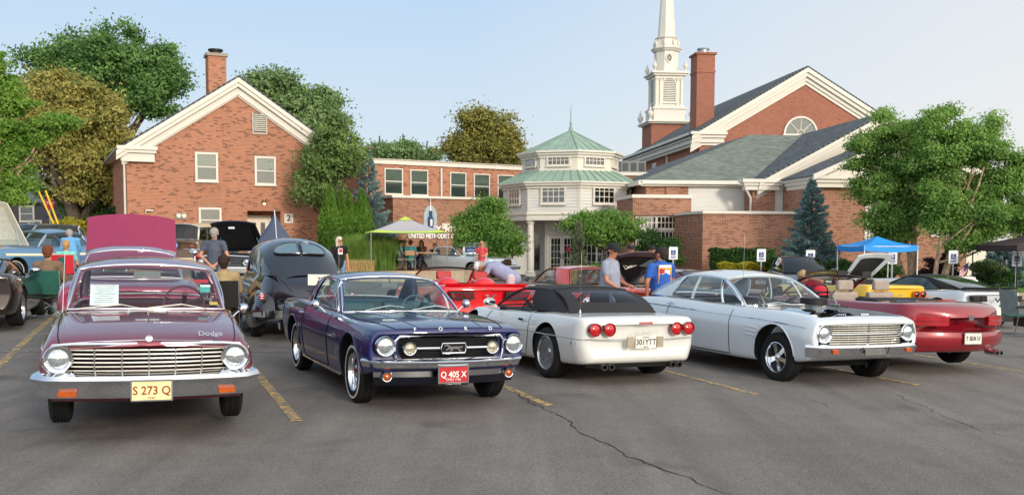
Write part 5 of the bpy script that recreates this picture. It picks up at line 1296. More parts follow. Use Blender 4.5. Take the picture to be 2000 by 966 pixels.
            if side:
                def sideG(xb0, xb1, xt0, xt1, k=8, h=5):
                    G = []
                    for i in range(h+1):
                        f = i/h; G.append([bb(lerp(xb0, xb1, j/k)).lerp(tt(lerp(xt0, xt1, j/k)), f)+Vector((0, sg*.025*4*f*(1-f), 0)) for j in range(k+1)])
                    return G
                Gs = sideG(wb[0]-.02, cb, wt[0], ct)
                sw_ = pane('side_window', [[p-Vector((0, sg*.015, 0)) for p in r] for r in Gs])
                mb = MB(); mb.tube(rim(Gs), trimr*.8, 5, closed=True); mb.build('window_trim', trim, s.root, smooth=60)
                for xb_, xt_, w_, mm in bars:
                    G = sideG(xb_+w_/2, xb_-w_/2, xt_+w_/2, xt_-w_/2, 1); mb = MB(); mb.slab(G, (0, -sg*.025, 0)); mb.build('window_pillar', mm or s.paint, s.root, smooth=30)
                if cpanel:
                    G = []
                    for i in range(7):
                        f = i/6; r_ = []
                        for j in range(7):
                            t = j/6; a = bb(cb).lerp(tt(ct), f); b_ = q(rb).lerp(q(rt), f); r_.append(a.lerp(b_, t)+Vector((0, sg*(.025*4*f*(1-f)*(1-t)+.03*sin(pi*t)), 0)))
                        G.append(r_)
                    mb = MB(); mb.slab(G, (0, -sg*.03, 0)); mb.build('rear_pillar', rm, s.root, smooth=50)
            G = []
            for i in range(7):
                f = i/6; a = A0.lerp(A1, f)+Vector((.02, 0, .02))*(4*f*(1-f)); G.append([a+Vector((.012, -sg*.008, 0)), a+Vector((-apw*1.3, sg*.022, -.004))])
            mb = MB(); mb.slab(G, (-.02, -sg*.02, 0)); mb.build('windshield_pillar', rm if roof else s.paint, s.root, smooth=50)
def arch_lips(c, xa, r1, r2, zc, zmin, m):
    for sg in (-1, 1):
        for x0, r_ in ((xa, r1), (-xa, r2)): mb = MB(); mb.tube([(x0+r_*cos(a), sg*(c.ys(x0+r_*cos(a), zc+r_*sin(a))+.002), zc+r_*sin(a)) for a in [pi*k/16 for k in range(17)] if zc+r_*sin(a) > zmin], .009, 5); c.part('wheel_arch_lip', mb, m)
_W = {}
def wheel_set(par, style, R_, W, rr, ww):
    key = (style, R_, W, rr, ww)
    if key not in _W:
        _W[key] = make_wheel(style, R_, W, rr, ww)
    parts = _W[key]; top = None
    for nm, me, lev in parts:
        if lev == 0: top = link(nm, me, par)
        else: link(nm, me, top)
    return top
def make_wheel(style, R_, W, rr, ww):
    Y = Matrix.Rotation(-pi/2, 4, 'X')       # lathe z -> +y outward
    out = []; h = W/2
    pr = [(rr*.97, h*.62), (rr, h*.86), (rr+.012, h*.95), (lerp(rr, R_, .5), h*1.02), (R_-.03, h*.93), (R_-.009, h*.78), (R_, h*.66)]
    tread = []
    for z in (.42, .16, -.16, -.42): tread += [(R_, h*(z+.06)), (R_-.009, h*(z+.045)), (R_-.009, h*(z-.045)), (R_, h*(z-.06))]
    prof = pr + tread + [(r, -z) for r, z in pr[::-1]]
    t = MB(); t.lathe(prof, 40, Y)
    # tread blocks
    rim = MB(); rim.lathe([(rr*.985, h*.70), (rr*1.0, h*.9), (rr*.96, h*.93), (rr*.93, h*.84), (rr*.90, h*.2), (rr*.88, -h*.9)], 36, Y)
    sp = MB(); dk = MB(); cap = MB(); zf = h*.45
    dk.lathe([(0, zf*.1), (rr*.9, zf*.1)], 24, Y)
    mw = M_CHROME if style in ('cragar', 'styled', 'full', 'baby') else M_RIM
    def spoke(a, w0, w1, z0, z1, r0, r1, th=.02, tw=0):
        c, s_ = cos(a), sin(a); P = []
        for r, w, z, da in ((r0, w0, z0, 0), (r1, w1, z1, tw)):
            cc, ss = cos(a+da), sin(a+da)
            for sg in (-1, 1): P.append(Vector((r*cc-sg*w*ss, r*ss+sg*w*cc, z)))
        vs = P+[p-Vector((0, 0, th)) for p in P]; sp.add(vs, [(0,1,3,2), (4,6,7,5), (0,2,6,4), (1,5,7,3), (0,4,5,1), (2,3,7,6)], Y)
    if style == 'cragar':
        for k in range(5): spoke(k*2*pi/5+.3, .026, .034, zf+.01, zf-.03, rr*.2, rr*.93, .035)
        cap.lathe([(rr*.26, zf-.02), (rr*.25, zf+.02), (rr*.14, zf+.04), (0, zf+.045)], 20, Y)
    elif style == 'styled':
        for k in range(10): spoke(k*2*pi/10, .013, .02, zf+.0, zf-.015, rr*.3, rr*.86, .02, .18 if k % 2 else -.18)
        cap.lathe([(rr*.36, zf-.02), (rr*.34, zf+.01), (rr*.2, zf+.03), (0, zf+.035)], 20, Y)
        rim.lathe([(rr*.93, zf), (rr*.84, zf+.005), (rr*.8, zf-.01)], 36, Y)
    elif style == 'saw':
        dk.v.clear(); dk.f.clear(); dk.m.clear()
        dk.lathe([(0, zf*.5), (rr*.9, zf*.5)], 24, Y)
        rim.lathe([(rr*.93, zf+.03), (rr*.66, zf+.02), (rr*.62, zf)], 36, Y)
        for k in range(16): spoke(k*2*pi/16, .018, .03, zf+.018, zf+.03, rr*.36, rr*.88, .012, .15)
        cap.lathe([(rr*.5, zf), (rr*.48, zf+.02), (rr*.3, zf+.01), (rr*.22, zf+.03), (0, zf+.032)], 24, Y)
    elif style == 'full':
        cap.lathe([(rr*.92, zf-.01), (rr*.85, zf+.03), (rr*.6, zf+.02), (rr*.45, zf+.045), (rr*.2, zf+.05), (0, zf+.06)], 28, Y)
    else:
        n = 5
        for k in range(n): spoke(k*2*pi/n+.2, .022, .04, zf-.01, zf+.02, rr*.15, rr*.93, .03)
        cap.lathe([(rr*.2, zf-.01), (rr*.18, zf+.01), (0, zf+.015)], 16, Y)
    out.append(('wheel', rim.mesh('wheel', mw, smooth=40), 0)); out.append(('tyre', t.mesh('tyre', M_TYRE, smooth=35), 1))
    out.append(('rim_shade_disc', dk.mesh('rim_shade_disc', M_RIMD), 1))  # dark backing disc, its colour stands in for the shade inside the rim
    if sp.v: out.append(('spokes', sp.mesh('spokes', mw, smooth=30), 1))
    out.append(('hub_cap', cap.mesh('hub_cap', mw, smooth=40), 1))
    if ww:
        w = MB(); a, b = lerp(rr, R_, .42), lerp(rr, R_, .60); w.lathe([(a, h*1.02+.001), (b, h*1.0+.003)], 40, Y); w.lathe([(a, h*1.012), (a+.001, h*1.03), (b, h*1.015), (b+.001, h*.99)], 40, Y)
        out.append(('whitewall', w.mesh('whitewall', M_WW, smooth=60), 1))
    return out
def sweep(mb, path, sec, closed=False):
    """path [(x,y)] or [(x,y,z)] front curve; sec [(out, z)] section, out along the plan normal"""
    P = [Vector((p[0], p[1], p[2] if len(p) > 2 else 0)) for p in path]; n = len(P); k = len(sec); vs = []
    for i, p in enumerate(P):
        d = P[min(i+1, n-1)]-P[max(i-1, 0)]; nn = Vector((d.y, -d.x, 0)).normalized()
        for o, z in sec: vs.append(p+nn*o+Vector((0, 0, z)))
    fs = [(i*k+j, i*k+(j+1) % k, (i+1)*k+(j+1) % k, (i+1)*k+j) for i in range(n-1) for j in range(k)]
    fs += [tuple(range(k)), tuple(range((n-1)*k, n*k))[::-1]]
    return mb.add(vs, fs)
def facing(p, yaw, tilt=0):
    """matrix: local x to the viewer's right, y up, z out of the face; yaw = direction faced, degrees in car space (0 = forward, 180 = back)"""
    a = R(yaw); n = Vector((cos(a), sin(a), 0)); x = Vector((-sin(a), cos(a), 0)); u = Vector((0, 0, 1))
    if tilt: u = (u*cos(R(tilt)) - n*sin(R(tilt))); n = x.cross(u)
    M = Matrix((x, u, n)).transposed().to_4x4(); M.translation = Vector(p); return M
def roundlamp(car, p, r, yaw=0, m=None, bez=None, depth=.05, name='headlight', tilt=0, bz=.014):
    T = facing(p, yaw, tilt); mb = MB()
    mb.lathe([(r*.98, -depth), (r+bz, -depth), (r+bz, .0), (r+bz*.6, .012), (r, .008), (r*.97, -.01)], 28, T); o = car.part(name, mb, bez or M_CHROME)
    mb = MB(); mb.lathe([(0, .018), (r*.4, .016), (r*.75, .006), (r*.97, -.008)], 24, T); car.part('lens', mb, m or M_LENS, parent=o); return o
def plate(car, p, yaw, bgm, fgm, txt, small=(), w=.305, h=.152, tsize=.085, frame=None, tilt=0):
    T = facing(p, yaw, tilt); mb = MB(); mb.box(-w/2, w/2, -h/2, h/2, -.006, 0, T); o = car.part('licence_plate', mb, bgm, None)
    textm('plate_text', txt, tsize, fgm, .0015, o, T @ Matrix.Translation((0, -.002, .003)), bold=.0012, sx=.9)
    for s_, y, sz in small: textm('plate_small_text', s_, sz, fgm, .001, o, T @ Matrix.Translation((0, y, .003)))
    if frame:
        mb = MB()
        for a in ((-w/2-.01, w/2+.01, h/2, h/2+.012), (-w/2-.01, w/2+.01, -h/2-.012, -h/2), (-w/2-.012, -w/2, -h/2, h/2), (w/2, w/2+.012, -h/2, h/2)): mb.box(a[0], a[1], a[2], a[3], -.004, .006, T)
        car.part('plate_frame', mb, frame, None, o)
    return o
def mirror(car, p, sg, m=None, r=.055, style='round'):
    mb = MB(); x, y, z = p
    if style == 'round':
        mb.tube([(x, sg*y, z), (x-.01, sg*(y+.05), z+.05), (x, sg*(y+.1), z+.08)], .009, 6)
        T = facing((x-.015, sg*(y+.11), z+.09), 180); mb.lathe([(0, -.05), (r*.6, -.045), (r, -.01), (r, 0)], 16, T); o = car.part('door_mirror', mb, m or M_CHROME)
        mb = MB(); mb.lathe([(0, .003), (r*.93, .002)], 16, T); car.part('mirror_glass', mb, mat('mirror_glass', '#aab4bb', .03, metal=1), parent=o)
    else:
        mb.sphere((x, sg*(y+.12), z+.07), 1, 12, 8, (.05, .1, .06)); mb.tube([(x, sg*y, z), (x, sg*(y+.08), z+.04)], .02, 6); o = car.part('door_mirror', mb, m or car.paint)
        mb = MB(); mb.sphere((x-.032, sg*(y+.12), z+.07), 1, 12, 8, (.022, .088, .05)); car.part('mirror_glass', mb, mat('mirror_glass', '#aab4bb', .03, metal=1), parent=o)
def seat(car, x, y, w, z0, z1, m, bench=False, ribs=0, head=False, depth=.5):
    mb = MB()
    def rb(x0, x1, y0, y1, z0_, z1_, r=.04):
        P = []
        prof = [(x0+r, z0_), (x1-r, z0_), (x1, z0_+r), (x1, z1_-r), (x1-r, z1_), (x0+r, z1_), (x0, z1_-r), (x0, z0_+r)]
        mb.prism(prof, y0, y1, 'y')
    rb(x, x+depth, y-w/2, y+w/2, z0-.14, z0, .04)
    o = None
    k = 5; G = []
    prof = [(x-.0, z0-.1), (x+.12, z0-.05), (x+.02, z1), (x-.04, z1+.03), (x-.1, z1), (x-.12, z0-.1)]
    mb.prism(prof, y-w/2, y+w/2, 'y')
    G0 = mb; mb = MB()
    for i in range(ribs): u = y-w/2+(i+.5)*w/ribs; mb.tube([(x+.125, u, z0), (x+.03, u, z1-.02)], .013, 5)
    if head: G0.prism([(x-.1, z1+.04), (x+.0, z1+.05), (x-.01, z1+.2), (x-.09, z1+.21)], y-w*.3, y+w*.3, 'y')
    o = car.part('seat', G0, m, 35); md = o.modifiers.new('b', 'BEVEL'); md.width = .035; md.segments = 3; md.limit_method = 'ANGLE'
    if ribs: car.part('seat_ribs', mb, m, 60, o)
    return o
def steering(car, x, y, z, m, r=.19, tilt=25):
    T = facing((x, y, z), 180, -tilt); mb = MB()
    mb.tube([T @ Vector((r*cos(a), r*sin(a), 0)) for a in [2*pi*k/24 for k in range(24)]], .011, 6, closed=True)
    for a in (pi/2+1.2, pi/2-1.2, -pi/2): mb.cyl(T @ Vector((0, 0, -.03)), T @ Vector((r*cos(a), r*sin(a), 0)), .01, n=6)
    mb.cyl(T @ Vector((0, 0, -.02)), T @ Vector((0, 0, -.3)), .025, n=8); car.part('steering_wheel', mb, m)
def wipers(car, pts, m=None):
    for a, b, c in pts:
        mb = MB(); mb.tube([a, b], .008, 6); mb.tube([vl(b, c, -.0), c], .006, 6)
        car.part('wiper', mb, m or M_CHROME)
def antenna(car, p, h, lean=(0, 0), r=.003):
    mb = MB(); mb.cyl(p, (p[0], p[1], p[2]+.05), .016, .008, 8); mb.cyl((p[0], p[1], p[2]+.04), (p[0]+lean[0], p[1]+lean[1], p[2]+h), r, r*.6, 5); car.part('antenna', mb, M_CHROME)
def xspan(w, bow, x, n=14, y0=None): return [(x-bow*abs(v)**2.5, v*w) for v in [-1+2*i/n for i in range(n+1)]]
def bumper(car, x, w, bow, z, sec, m=None, wrap=.0, name='bumper', sgn=1, n=16):
    P = [(sgn*(x-bow*abs(v)**2.2-(wrap*max(0, (abs(v)-.9)/.1)**2)), sgn*v*w) for v in [-1+2*i/n for i in range(n+1)]]
    mb = MB(); sweep(mb, [(p[0], p[1], z) for p in P], sec); return car.part(name, mb, m or M_CHROME, 35)
SEC_CH = [(-.03, -.07), (.0, -.072), (.022, -.05), (.03, -.01), (.05, .012), (.055, .035), (.035, .06), (-.01, .07), (-.03, .07)]
# ------------------------------------------------------------------ the four nearest cars
M_PLW = mat('plate_white', '#dad9cf', .5); M_PLR = mat('plate_red', '#b3202c', .4); M_PLY = mat('plate_yellow', '#e9d9a0', .45)
M_BRN = mat('plate_brown', '#8a2d1f', .5); M_DKINK = mat('plate_ink', '#3a3c40', .5)
# --- navy hardtop coupe
NAVY = paint('navy_paint', '#0c1650', .12, .6, .45, tint2='#091144')
mu = Car('hardtop_coupe', 'dark navy blue hardtop coupe with chrome grille emblem and red licence plate Q 405 X', (-1.50, 11.80), -65.5, NAVY)
mu.stations([(-2.42, .42, .76, .62, .80, .84, .765, .875), (-2.15, .34, .80, .64, .845, .89, .80, .915), (-1.37, .25, .82, .66, .868, .925, .80, .94), (-.9, .22, .82, .64, .868, .92, .80, .93),
             (0, .21, .82, .62, .868, .88, .80, .895), (.5, .21, .82, .62, .868, .875, .80, .905), (1.37, .25, .83, .62, .868, .855, .815, .895), (1.9, .36, .81, .60, .862, .835, .81, .87), (2.16, .42, .78, .58, .835, .81, .79, .835)], bow=(.13, .08), rf=.035, rb=.04)
g1 = MB().prism([(-.50, .53), (.50, .53), (.54, .60), (.54, .72), (.50, .755), (-.50, .755), (-.54, .72), (-.54, .60)], 2.02, 2.4, 'x').mesh('c', M_UNDER)
g2 = MB(); 
for sg in (-1, 1): g2.lathe([(0, 0), (.115, 0), (.12, .4), (0, .4)], 24, Matrix.Translation((2.0, sg*.69, .665)) @ Matrix.Rotation(pi/2, 4, 'Y'))
M_TEAL = mat('blue_vinyl', '#3a5f6e', .45, bump=.2, bscale=200)
mu.build((1.37, -1.37, .71, .325), (.385, .365, .03), ([(.42, -.66), (.42, .66), (-.2, .72), (-1.3, .68), (-1.42, .6), (-1.42, -.6), (-1.3, -.68), (-.2, -.72)], .34), [g1, g2.mesh('c', NAVY)], M_TEAL)
mu.wheels('styled', .325, .19, .725, .205, True)
mu.greenhouse((.50, .70, .885), (-.10, .575, 1.225), (-.95, .555, 1.22), (-1.50, .63, .93), -1.0, -.78, [(.17, .0, .018, M_CHROME)], crown=.06, arch=.02)
# grille surround, bars, emblem
T = facing((2.165, 0, .64), 0); mb = MB(); gp = [(-.56, -.12), (.56, -.12), (.585, -.05), (.585, .07), (.54, .12), (-.54, .12), (-.585, .07), (-.585, -.05)]
mb.tube([T @ Vector((a, b, -.10*(abs(a)/.6)**2)) for a, b in gp], .013, 6, closed=True); gr = mu.part('grille_surround', mb, M_CHROME)
for k in range(9):
    mb = MB(); z = .55+k*.0225; mb.tube([(2.13-.09*(abs(v))**2, v*.55, z) for v in [-1+i/5 for i in range(11)]], .0035, 4); mu.part('grille_bar', mb, mat('grille_grey', '#4a4d50', .35, metal=.8))
for sg in (-1, 1): mb = MB(); mb.tube([(2.155-.05*abs(y)**1.2, sg*y, .645) for y in (.13, .25, .38)], .009, 6); mu.part('grille_bar', mb, M_CHROME)
mb = MB(); mb.tube([(2.175, a, .64+b) for a, b in ((-.12, -.045), (.12, -.045), (.135, 0), (.12, .05), (-.12, .05), (-.135, 0))], .008, 6, closed=True); em = mu.part('grille_emblem', mb, M_CHROME)
mb = MB(); mb.box(2.15, 2.158, -.12, .12, .598, .688); mu.part('emblem_backing', mb, M_UNDER, None, em)
horse = [(-.10, .012), (-.085, .0), (-.06, .002), (-.07, -.022), (-.095, -.03), (-.06, -.034), (-.045, -.012), (-.005, -.008), (.02, -.03), (.045, -.036), (.03, -.024), (.035, -.008), (.06, -.02), (.085, -.018), (.055, .0), (.05, .014), (.075, .022), (.095, .016), (.09, .026), (.07, .036), (.045, .028), (.02, .014), (-.03, .016), (-.06, .012), (-.08, .018)]
mb = MB(); mb.prism([(-a*1.05, .643+b*1.05) for a, b in horse], 2.16, 2.172, 'x'); mu.part('running_horse', mb, M_CHROME, None, em)
for sg in (-1, 1):
    roundlamp(mu, (2.115, sg*.69, .668), .088, 0, depth=.08); roundlamp(mu, (2.125, sg*.445, .64), .058, 0, mat('fog_lens', '#bfb9a0', .1, metal=.5, coat=1), depth=.04, name='fog_lamp')
    roundlamp(mu, (2.07, sg*.66, .36), .04, 0, M_AMB, depth=.05, name='indicator')
    for k in range(3): mb = MB(); mb.box(2.07-.012*k, 2.09-.012*k, sg*.595+(-.012 if sg < 0 else 0)-.0, sg*.595+(.0 if sg < 0 else .012), .58+k*.06, .62+k*.06); mu.part('vent_gill', mb, NAVY)
bumper(mu, 2.21, .85, .17, .49, [(a*.8, b*.62) for a, b in SEC_CH], wrap=.16)
mb = MB(); sweep(mb, xspan(.76, .12, 2.06), [(-.04, .28), (-.02, .26), (.045, .35), (.03, .46), (-.04, .46)]); mu.part('front_valance', mb, paint('shaded_navy_paint', '#060a22', .2))  # shade below the bumper is put into the valance as a darker navy
plate(mu, (2.235, -.02, .385), 0, M_PLR, M_LET, 'Q 405 X', [('OHIO 1966', -.05, .032)], frame=M_CHROME, h=.155)
textm('plate_frame_text', 'MUSTANG', .034, M_LET, .001, mu.root, facing((2.238, -.02, .296), 0)); 
mb = MB(); mb.box(2.21, 2.228, -.18, .14, .275, .475); mu.part('plate_bracket', mb, M_UNDER, None)
for i, c in enumerate('FORD'): textm('hood_letter', c, .055, M_CHROME, .004, mu.root, facing((2.15-.0, (i-1.5)*.27*1.0, .832), 0, 25), bold=.001)
mu.tline([(.42, .72), (1.2, .74), (2.0, .60), (2.12, .57)], .005); mu.tline([(2.12, .57), (2.12, 0)], .004)
mu.tline([(.46, .60), (1.0, .42), (1.9, .36), (2.1, .34)], .010, NAVY, 'hood_crease', off=-.003); mu.tline([(.36, .7), (.36, 0)], .004)
mb = MB(); mb.sphere((1.25, 0, mu.zt(1.25, 0)-.02), 1, 14, 6, (.3, .26, .06)); 
mu.line([(.42, .86), (.42, .28), (-.78, .26), (-.86, .55), (-.8, .9)]); mu.line([(1.9, .70), (1.2, .74), (0, .74), (-1.0, .72), (-1.9, .70)], .006, NAVY, 'body_crease', off=.0)
mu.line([(.95, .245), (-.95, .245)], .016, M_CHROME, 'rocker_trim'); mu.line([(-.75, .52), (-1.0, .47), (-.95, .60)], .006, NAVY, 'side_scoop')
for sg in (-1, 1):
    for k in range(3): mb = MB(); mb.box(-1.0, -.955, sg*(.872), sg*(.885), .42+k*.09, .47+k*.09); mu.part('scoop_trim', mb, M_CHROME, None)
    mb = MB(); mb.tube([(-.66, sg*.872, .80), (-.72, sg*.9, .80), (-.83, sg*.895, .795)], .012, 6); mu.part('door_handle', mb, M_CHROME)
    mirror(mu, (.18, .82, .86), sg); mb = MB(); mb.box(.80, .92, sg*.866, sg*.872, .50, .515); mb.box(.85, .865, sg*.866, sg*.873, .45, .56); mu.part('fender_badge', mb, M_CHROME, None)
arch_lips(mu, 1.37, .385, .365, .355, .25, NAVY)
M_TEALD = mat('blue_vinyl_dark', '#27424e', .5)
seat(mu, -.42, .33, .55, .58, .93, M_TEAL, ribs=12); seat(mu, -.42, -.33, .55, .58, .93, M_TEAL, ribs=12); seat(mu, -1.2, 0, 1.2, .58, .9, M_TEAL, ribs=24)
mb = MB(); mb.prism([(.45, .62), (.22, .66), (.2, .82), (.3, .89), (.45, .89)], -.68, .68, 'y'); mu.part('dashboard', mb, M_TEALD)
steering(mu, .05, .34, .87, M_TEAL); mb = MB(); mb.box(-.03, .0, -.1, .1, 1.14, 1.2); mb.cyl((0, 0, 1.2), (.02, 0, 1.27), .008); mu.part('inner_mirror', mb, M_CHROME)
wipers(mu, [((.56, -.45, .905), (.50, -.15, .955), (.52, .02, .935)), ((.58, .1, .91), (.52, .4, .95), (.50, .55, .93))])
antenna(mu, (.47, -.74, .90), .75)
mb = MB(); sweep(mb, [(-p[0], -p[1], .5) for p in xspan(.84, .1, 2.46)], SEC_CH); mu.part('rear_bumper', mb, M_CHROME)
# --- maroon two-door sedan, nearest on the left
MAR = paint('maroon_paint', '#6b2434', .2, .8, .42, tint2='#5a1d2c')
do = Car('two_door_sedan', 'maroon sixties sedan, nearest at left, with wide chrome grille and cream plate S 273 Q', (-3.74, 10.0), -69.3, MAR, dz=.06, scale=.97)
do.stations([(-2.72, .42, .78, .62, .82, .84, .78, .87), (-2.3, .32, .83, .64, .87, .90, .81, .92), (-1.41, .25, .85, .66, .885, .92, .81, .94), (-.9, .22, .85, .66, .885, .92, .80, .93),
             (0, .21, .85, .64, .888, .93, .80, .95), (.62, .21, .85, .64, .888, .935, .80, .965), (1.41, .25, .85, .62, .885, .885, .80, .93), (2.0, .34, .83, .58, .875, .815, .80, .855), (2.19, .44, .80, .58, .845, .755, .80, .80)], bow=(.10, .08), rf=.04)
g1 = MB().prism([(-.62, .55), (.62, .55), (.66, .62), (.66, .69), (.62, .735), (-.62, .735), (-.66, .69), (-.66, .62)], 2.06, 2.5, 'x').mesh('c', M_UNDER)
M_MARI = mat('maroon_vinyl', '#5a2733', .5)
do.build((1.41, -1.41, .72, .33), (.37, .36, .03), ([(.52, -.66), (.52, .66), (-.2, .72), (-1.3, .7), (-1.5, .6), (-1.5, -.6), (-1.3, -.7), (-.2, -.72)], .36), [g1], M_MARI)
do.wheels('full', .33, .18, .73, .2)
do.greenhouse((.62, .725, .955), (.04, .645, 1.325), (-1.05, .61, 1.31), (-1.62, .67, .96), -1.15, -1.0, [(.15, -.05, .02, M_CHROME), (-.62, -.55, .04, MAR)], crown=.075, arch=.04, trimr=.013)
mb = MB(); hp = [(-.80, .69), (-.74, .765), (-.60, .775), (.60, .775), (.74, .765), (.80, .69), (.82, .60), (.76, .525), (.60, .515), (-.60, .515), (-.76, .525), (-.82, .60)]
mb.tube([(2.215-.10*(abs(a)/.85)**2.2, a, b) for a, b in hp], .017, 6, closed=True); do.part('grille_surround', mb, M_CHROME)
for k in range(6):
    mb = MB(); z = .552+k*.035; mb.tube([(2.20-.085*abs(v)**2.2, v*.64, z) for v in [-1+i/6 for i in range(13)]], .0075, 6); do.part('grille_bar', mb, M_BRT)
for i in range(7):
    y = -.64+i*.2133; mb = MB(); mb.box(2.185-.08*(abs(y)/.66)**2.2, 2.208-.08*(abs(y)/.66)**2.2, y-.005, y+.005, .545, .735); do.part('grille_divider', mb, M_SILT, None)
mb = MB(); mb.box(2.0, 2.06, -.64, .64, .54, .74); do.part('radiator_core', mb, mat('radiator', '#231519', .7, bump=.5), None)
for sg in (-1, 1): roundlamp(do, (2.155, sg*.705, .655), .092, 0, depth=.1, bz=.026)
bumper(do, 2.25, .865, .12, .45, [(-.03, -.12), (.01, -.118), (.035, -.06), (.045, -.01), (.06, .01), (.075, .035), (.055, .07), (-.03, .105)], wrap=.12)
mb = MB(); mb.tube([(2.22-.10*(abs(v))**2.2, v*.83, .525) for v in [-1+i/8 for i in range(17)]], .012, 6); do.part('lower_grille_trim', mb, M_CHROME)
for sg in (-1, 1): mb = MB(); mb.box(-.07, .07, -.022, .022, -.03, .012, facing((2.238, sg*.63, .375), sg*13)); do.part('indicator', mb, M_AMB, None)
plate(do, (2.325, .02, .40), 0, M_PLY, M_BRN, 'S 273 Q', [('OHIO', -.062, .022)], frame=M_CHROME, w=.31, h=.155, tsize=.1)
textm('script_badge', 'Dodge', .075, M_CHROME, .004, do.root, facing((2.12, .50, .850), 0, 50), bold=.001)
T = facing((2.17, 0, .815), 0, 30); mb = MB(); mb.lathe([(0, .01), (.02, .01), (.023, .014), (.03, .012), (.033, 0)], 20, T); do.part('hood_badge', mb, M_CHROME)
do.tline([(.56, .76), (1.4, .75), (2.0, .72), (2.15, .70)], .005); do.tline([(2.17, .68), (2.17, 0)], .006, M_CHROME, 'hood_edge_trim'); do.tline([(.55, .74), (.55, 0)], .004)
do.tline([(.7, .52), (1.05, .50), (1.14, .44), (1.14, .18), (.7, .17)], .011, MAR, 'hood_crease', off=-.004); do.tline([(.7, .0), (1.0, .0), (2.1, .0)], .008, MAR, 'hood_crease', off=-.004, both=False)
mb = MB()
for k in range(34): u = -.33+k*.02; mb.box(.60, .64, u, u+.008, do.zt(.62, u)-.01, do.zt(.62, u)+.006)
do.part('cowl_vent', mb, M_UNDER, None)
do.line([(.5, .87), (.5, .26), (-.95, .26), (-1.0, .5), (-.92, .9)]); do.line([(2.1, .72), (1.2, .76), (0, .78), (-1.5, .80), (-2.6, .78)], .007, M_CHROME, 'side_trim')
for sg in (-1, 1): mb = MB(); mb.tube([(-.75, sg*.885, .82), (-.8, sg*.91, .82), (-.9, sg*.905, .82)], .012, 6); do.part('door_handle', mb, M_CHROME)
mirror(do, (.42, .83, .86), 1)
seat(do, -.35, 0, 1.3, .58, .92, M_MARI, ribs=0); seat(do, -1.3, 0, 1.3, .58, .9, M_MARI)
mb = MB(); mb.prism([(.58, .6), (.32, .66), (.3, .84), (.42, .905), (.6, .9)], -.7, .7, 'y'); do.part('dashboard', mb, M_MARI)
steering(do, .14, .36, .98, M_MARI, .2); mb = MB(); mb.box(.05, .08, -.13, .13, 1.25, 1.31); do.part('inner_mirror', mb, M_CHROME)
wipers(do, [((.74, -.62, .97), (.70, -.25, 1.01), (.72, -.08, .975)), ((.78, .0, .98), (.68, .32, 1.01), (.70, .56, .965))], M_BRT)
T = facing((.50, -.40, 1.09), 0, 50); mb = MB(); mb.box(-.13, .13, -.15, .15, 0, .002, T); sh = do.part('show_card', mb, mat('paper_white', '#e8e9ee', .7), None)
for i in range(9): mb = MB(); w_ = (.1, .08, .09, .06, .1, .05, .08, .07, .09)[i]; mb.box(-w_, w_, .13-i*.03, .136-i*.03, .0021, .003, T); do.part('print_line', mb, mat('grey_print', '#8b8b92', .8) if i else mat('red_print', '#c05060', .8), None, sh)
for (y, z, w_, h_, m_) in ((.53, 1.17, .07, .03, mat('sticker_red', '#c6202c', .5)), (.56, 1.09, .05, .05, mat('sticker_teal', '#4fa8a0', .5)), (.565, 1.125, .05, .02, mat('paper_white', '#e8e9ee', .7)), (.63, .96, .04, .025, mat('sticker_gold', '#d9b25c', .5))):
    z += .05; x = lerp(.62, .04, (z-.955)/.37); mb = MB(); T = facing((x+.02, y, z), 0, 58); mb.box(-w_, w_, -h_, h_, 0, .002, T); do.part('sticker', mb, m_, None)
arch_lips(do, 1.41, .37, .36, .36, .25, MAR)
mb = MB(); sweep(mb, xspan(.78, .1, 2.12), [(-.1, .27), (-.05, .28), (.0, .34), (.0, .44), (-.1, .44)]); do.part('front_valance', mb, MAR)
antenna(do, (.78, -.76, .88), .62, (-.06, .02)); 
mb = MB(); sweep(mb, [(-p[0], -p[1], .48) for p in xspan(.87, .1, 2.76)], SEC_CH); do.part('rear_bumper', mb, M_CHROME)
# --- white convertible with black soft top, seen from behind
WHT = paint('white_paint', '#dfe0dc', 0, 0, .3, tint2='#d6d7d2')
ve = Car('soft_top_convertible', 'white low sports convertible with black soft top and four round red tail lamps', (.66, 13.95), 116.5, WHT, scale=.985)
ve.stations([(-2.20, .30, .72, .50, .80, .80, .80, .83), (-2.05, .26, .80, .52, .87, .835, .84, .86), (-1.22, .22, .86, .54, .905, .83, .83, .87), (-.6, .2, .84, .5, .88, .80, .80, .84),
             (.2, .18, .83, .5, .87, .77, .78, .80), (.9, .18, .84, .5, .875, .74, .76, .77), (1.22, .2, .85, .5, .89, .76, .74, .75), (1.7, .22, .84, .45, .87, .66, .70, .66), (2.15, .26, .74, .42, .78, .54, .62, .55), (2.28, .30, .62, .42, .66, .48, .5, .49)], bow=(.18, .12), rf=.06, rb=.06, crown=3)
cuts = MB()
for y in (-.70, -.50, .50, .70): cuts.lathe([(0, 0), (.086, 0), (.092, .4), (0, .4)], 24, Matrix.Translation((-2.155+.035*(abs(y)/.78)**2, y, .70)) @ Matrix.Rotation(-pi/2, 4, 'Y'))
cp = MB().box(-2.6, -2.165, -.30, .30, .46, .62)
ve.build((1.22, -1.22, .75, .325), (.36, .37, .03), ([(.55, -.62), (.55, .62), (-.3, .70), (-.85, .64), (-.85, -.64), (-.3, -.70)], .3), [cuts.mesh('c', WHT), cp.mesh('c', WHT)], M_UNDER)
ve.wheels('saw', .325, .25, .765, .225, R2=.33, W2=.26)
FAB = mat('black_soft_top', '#26272b', .85, var=.1, bump=.35, bscale=300)
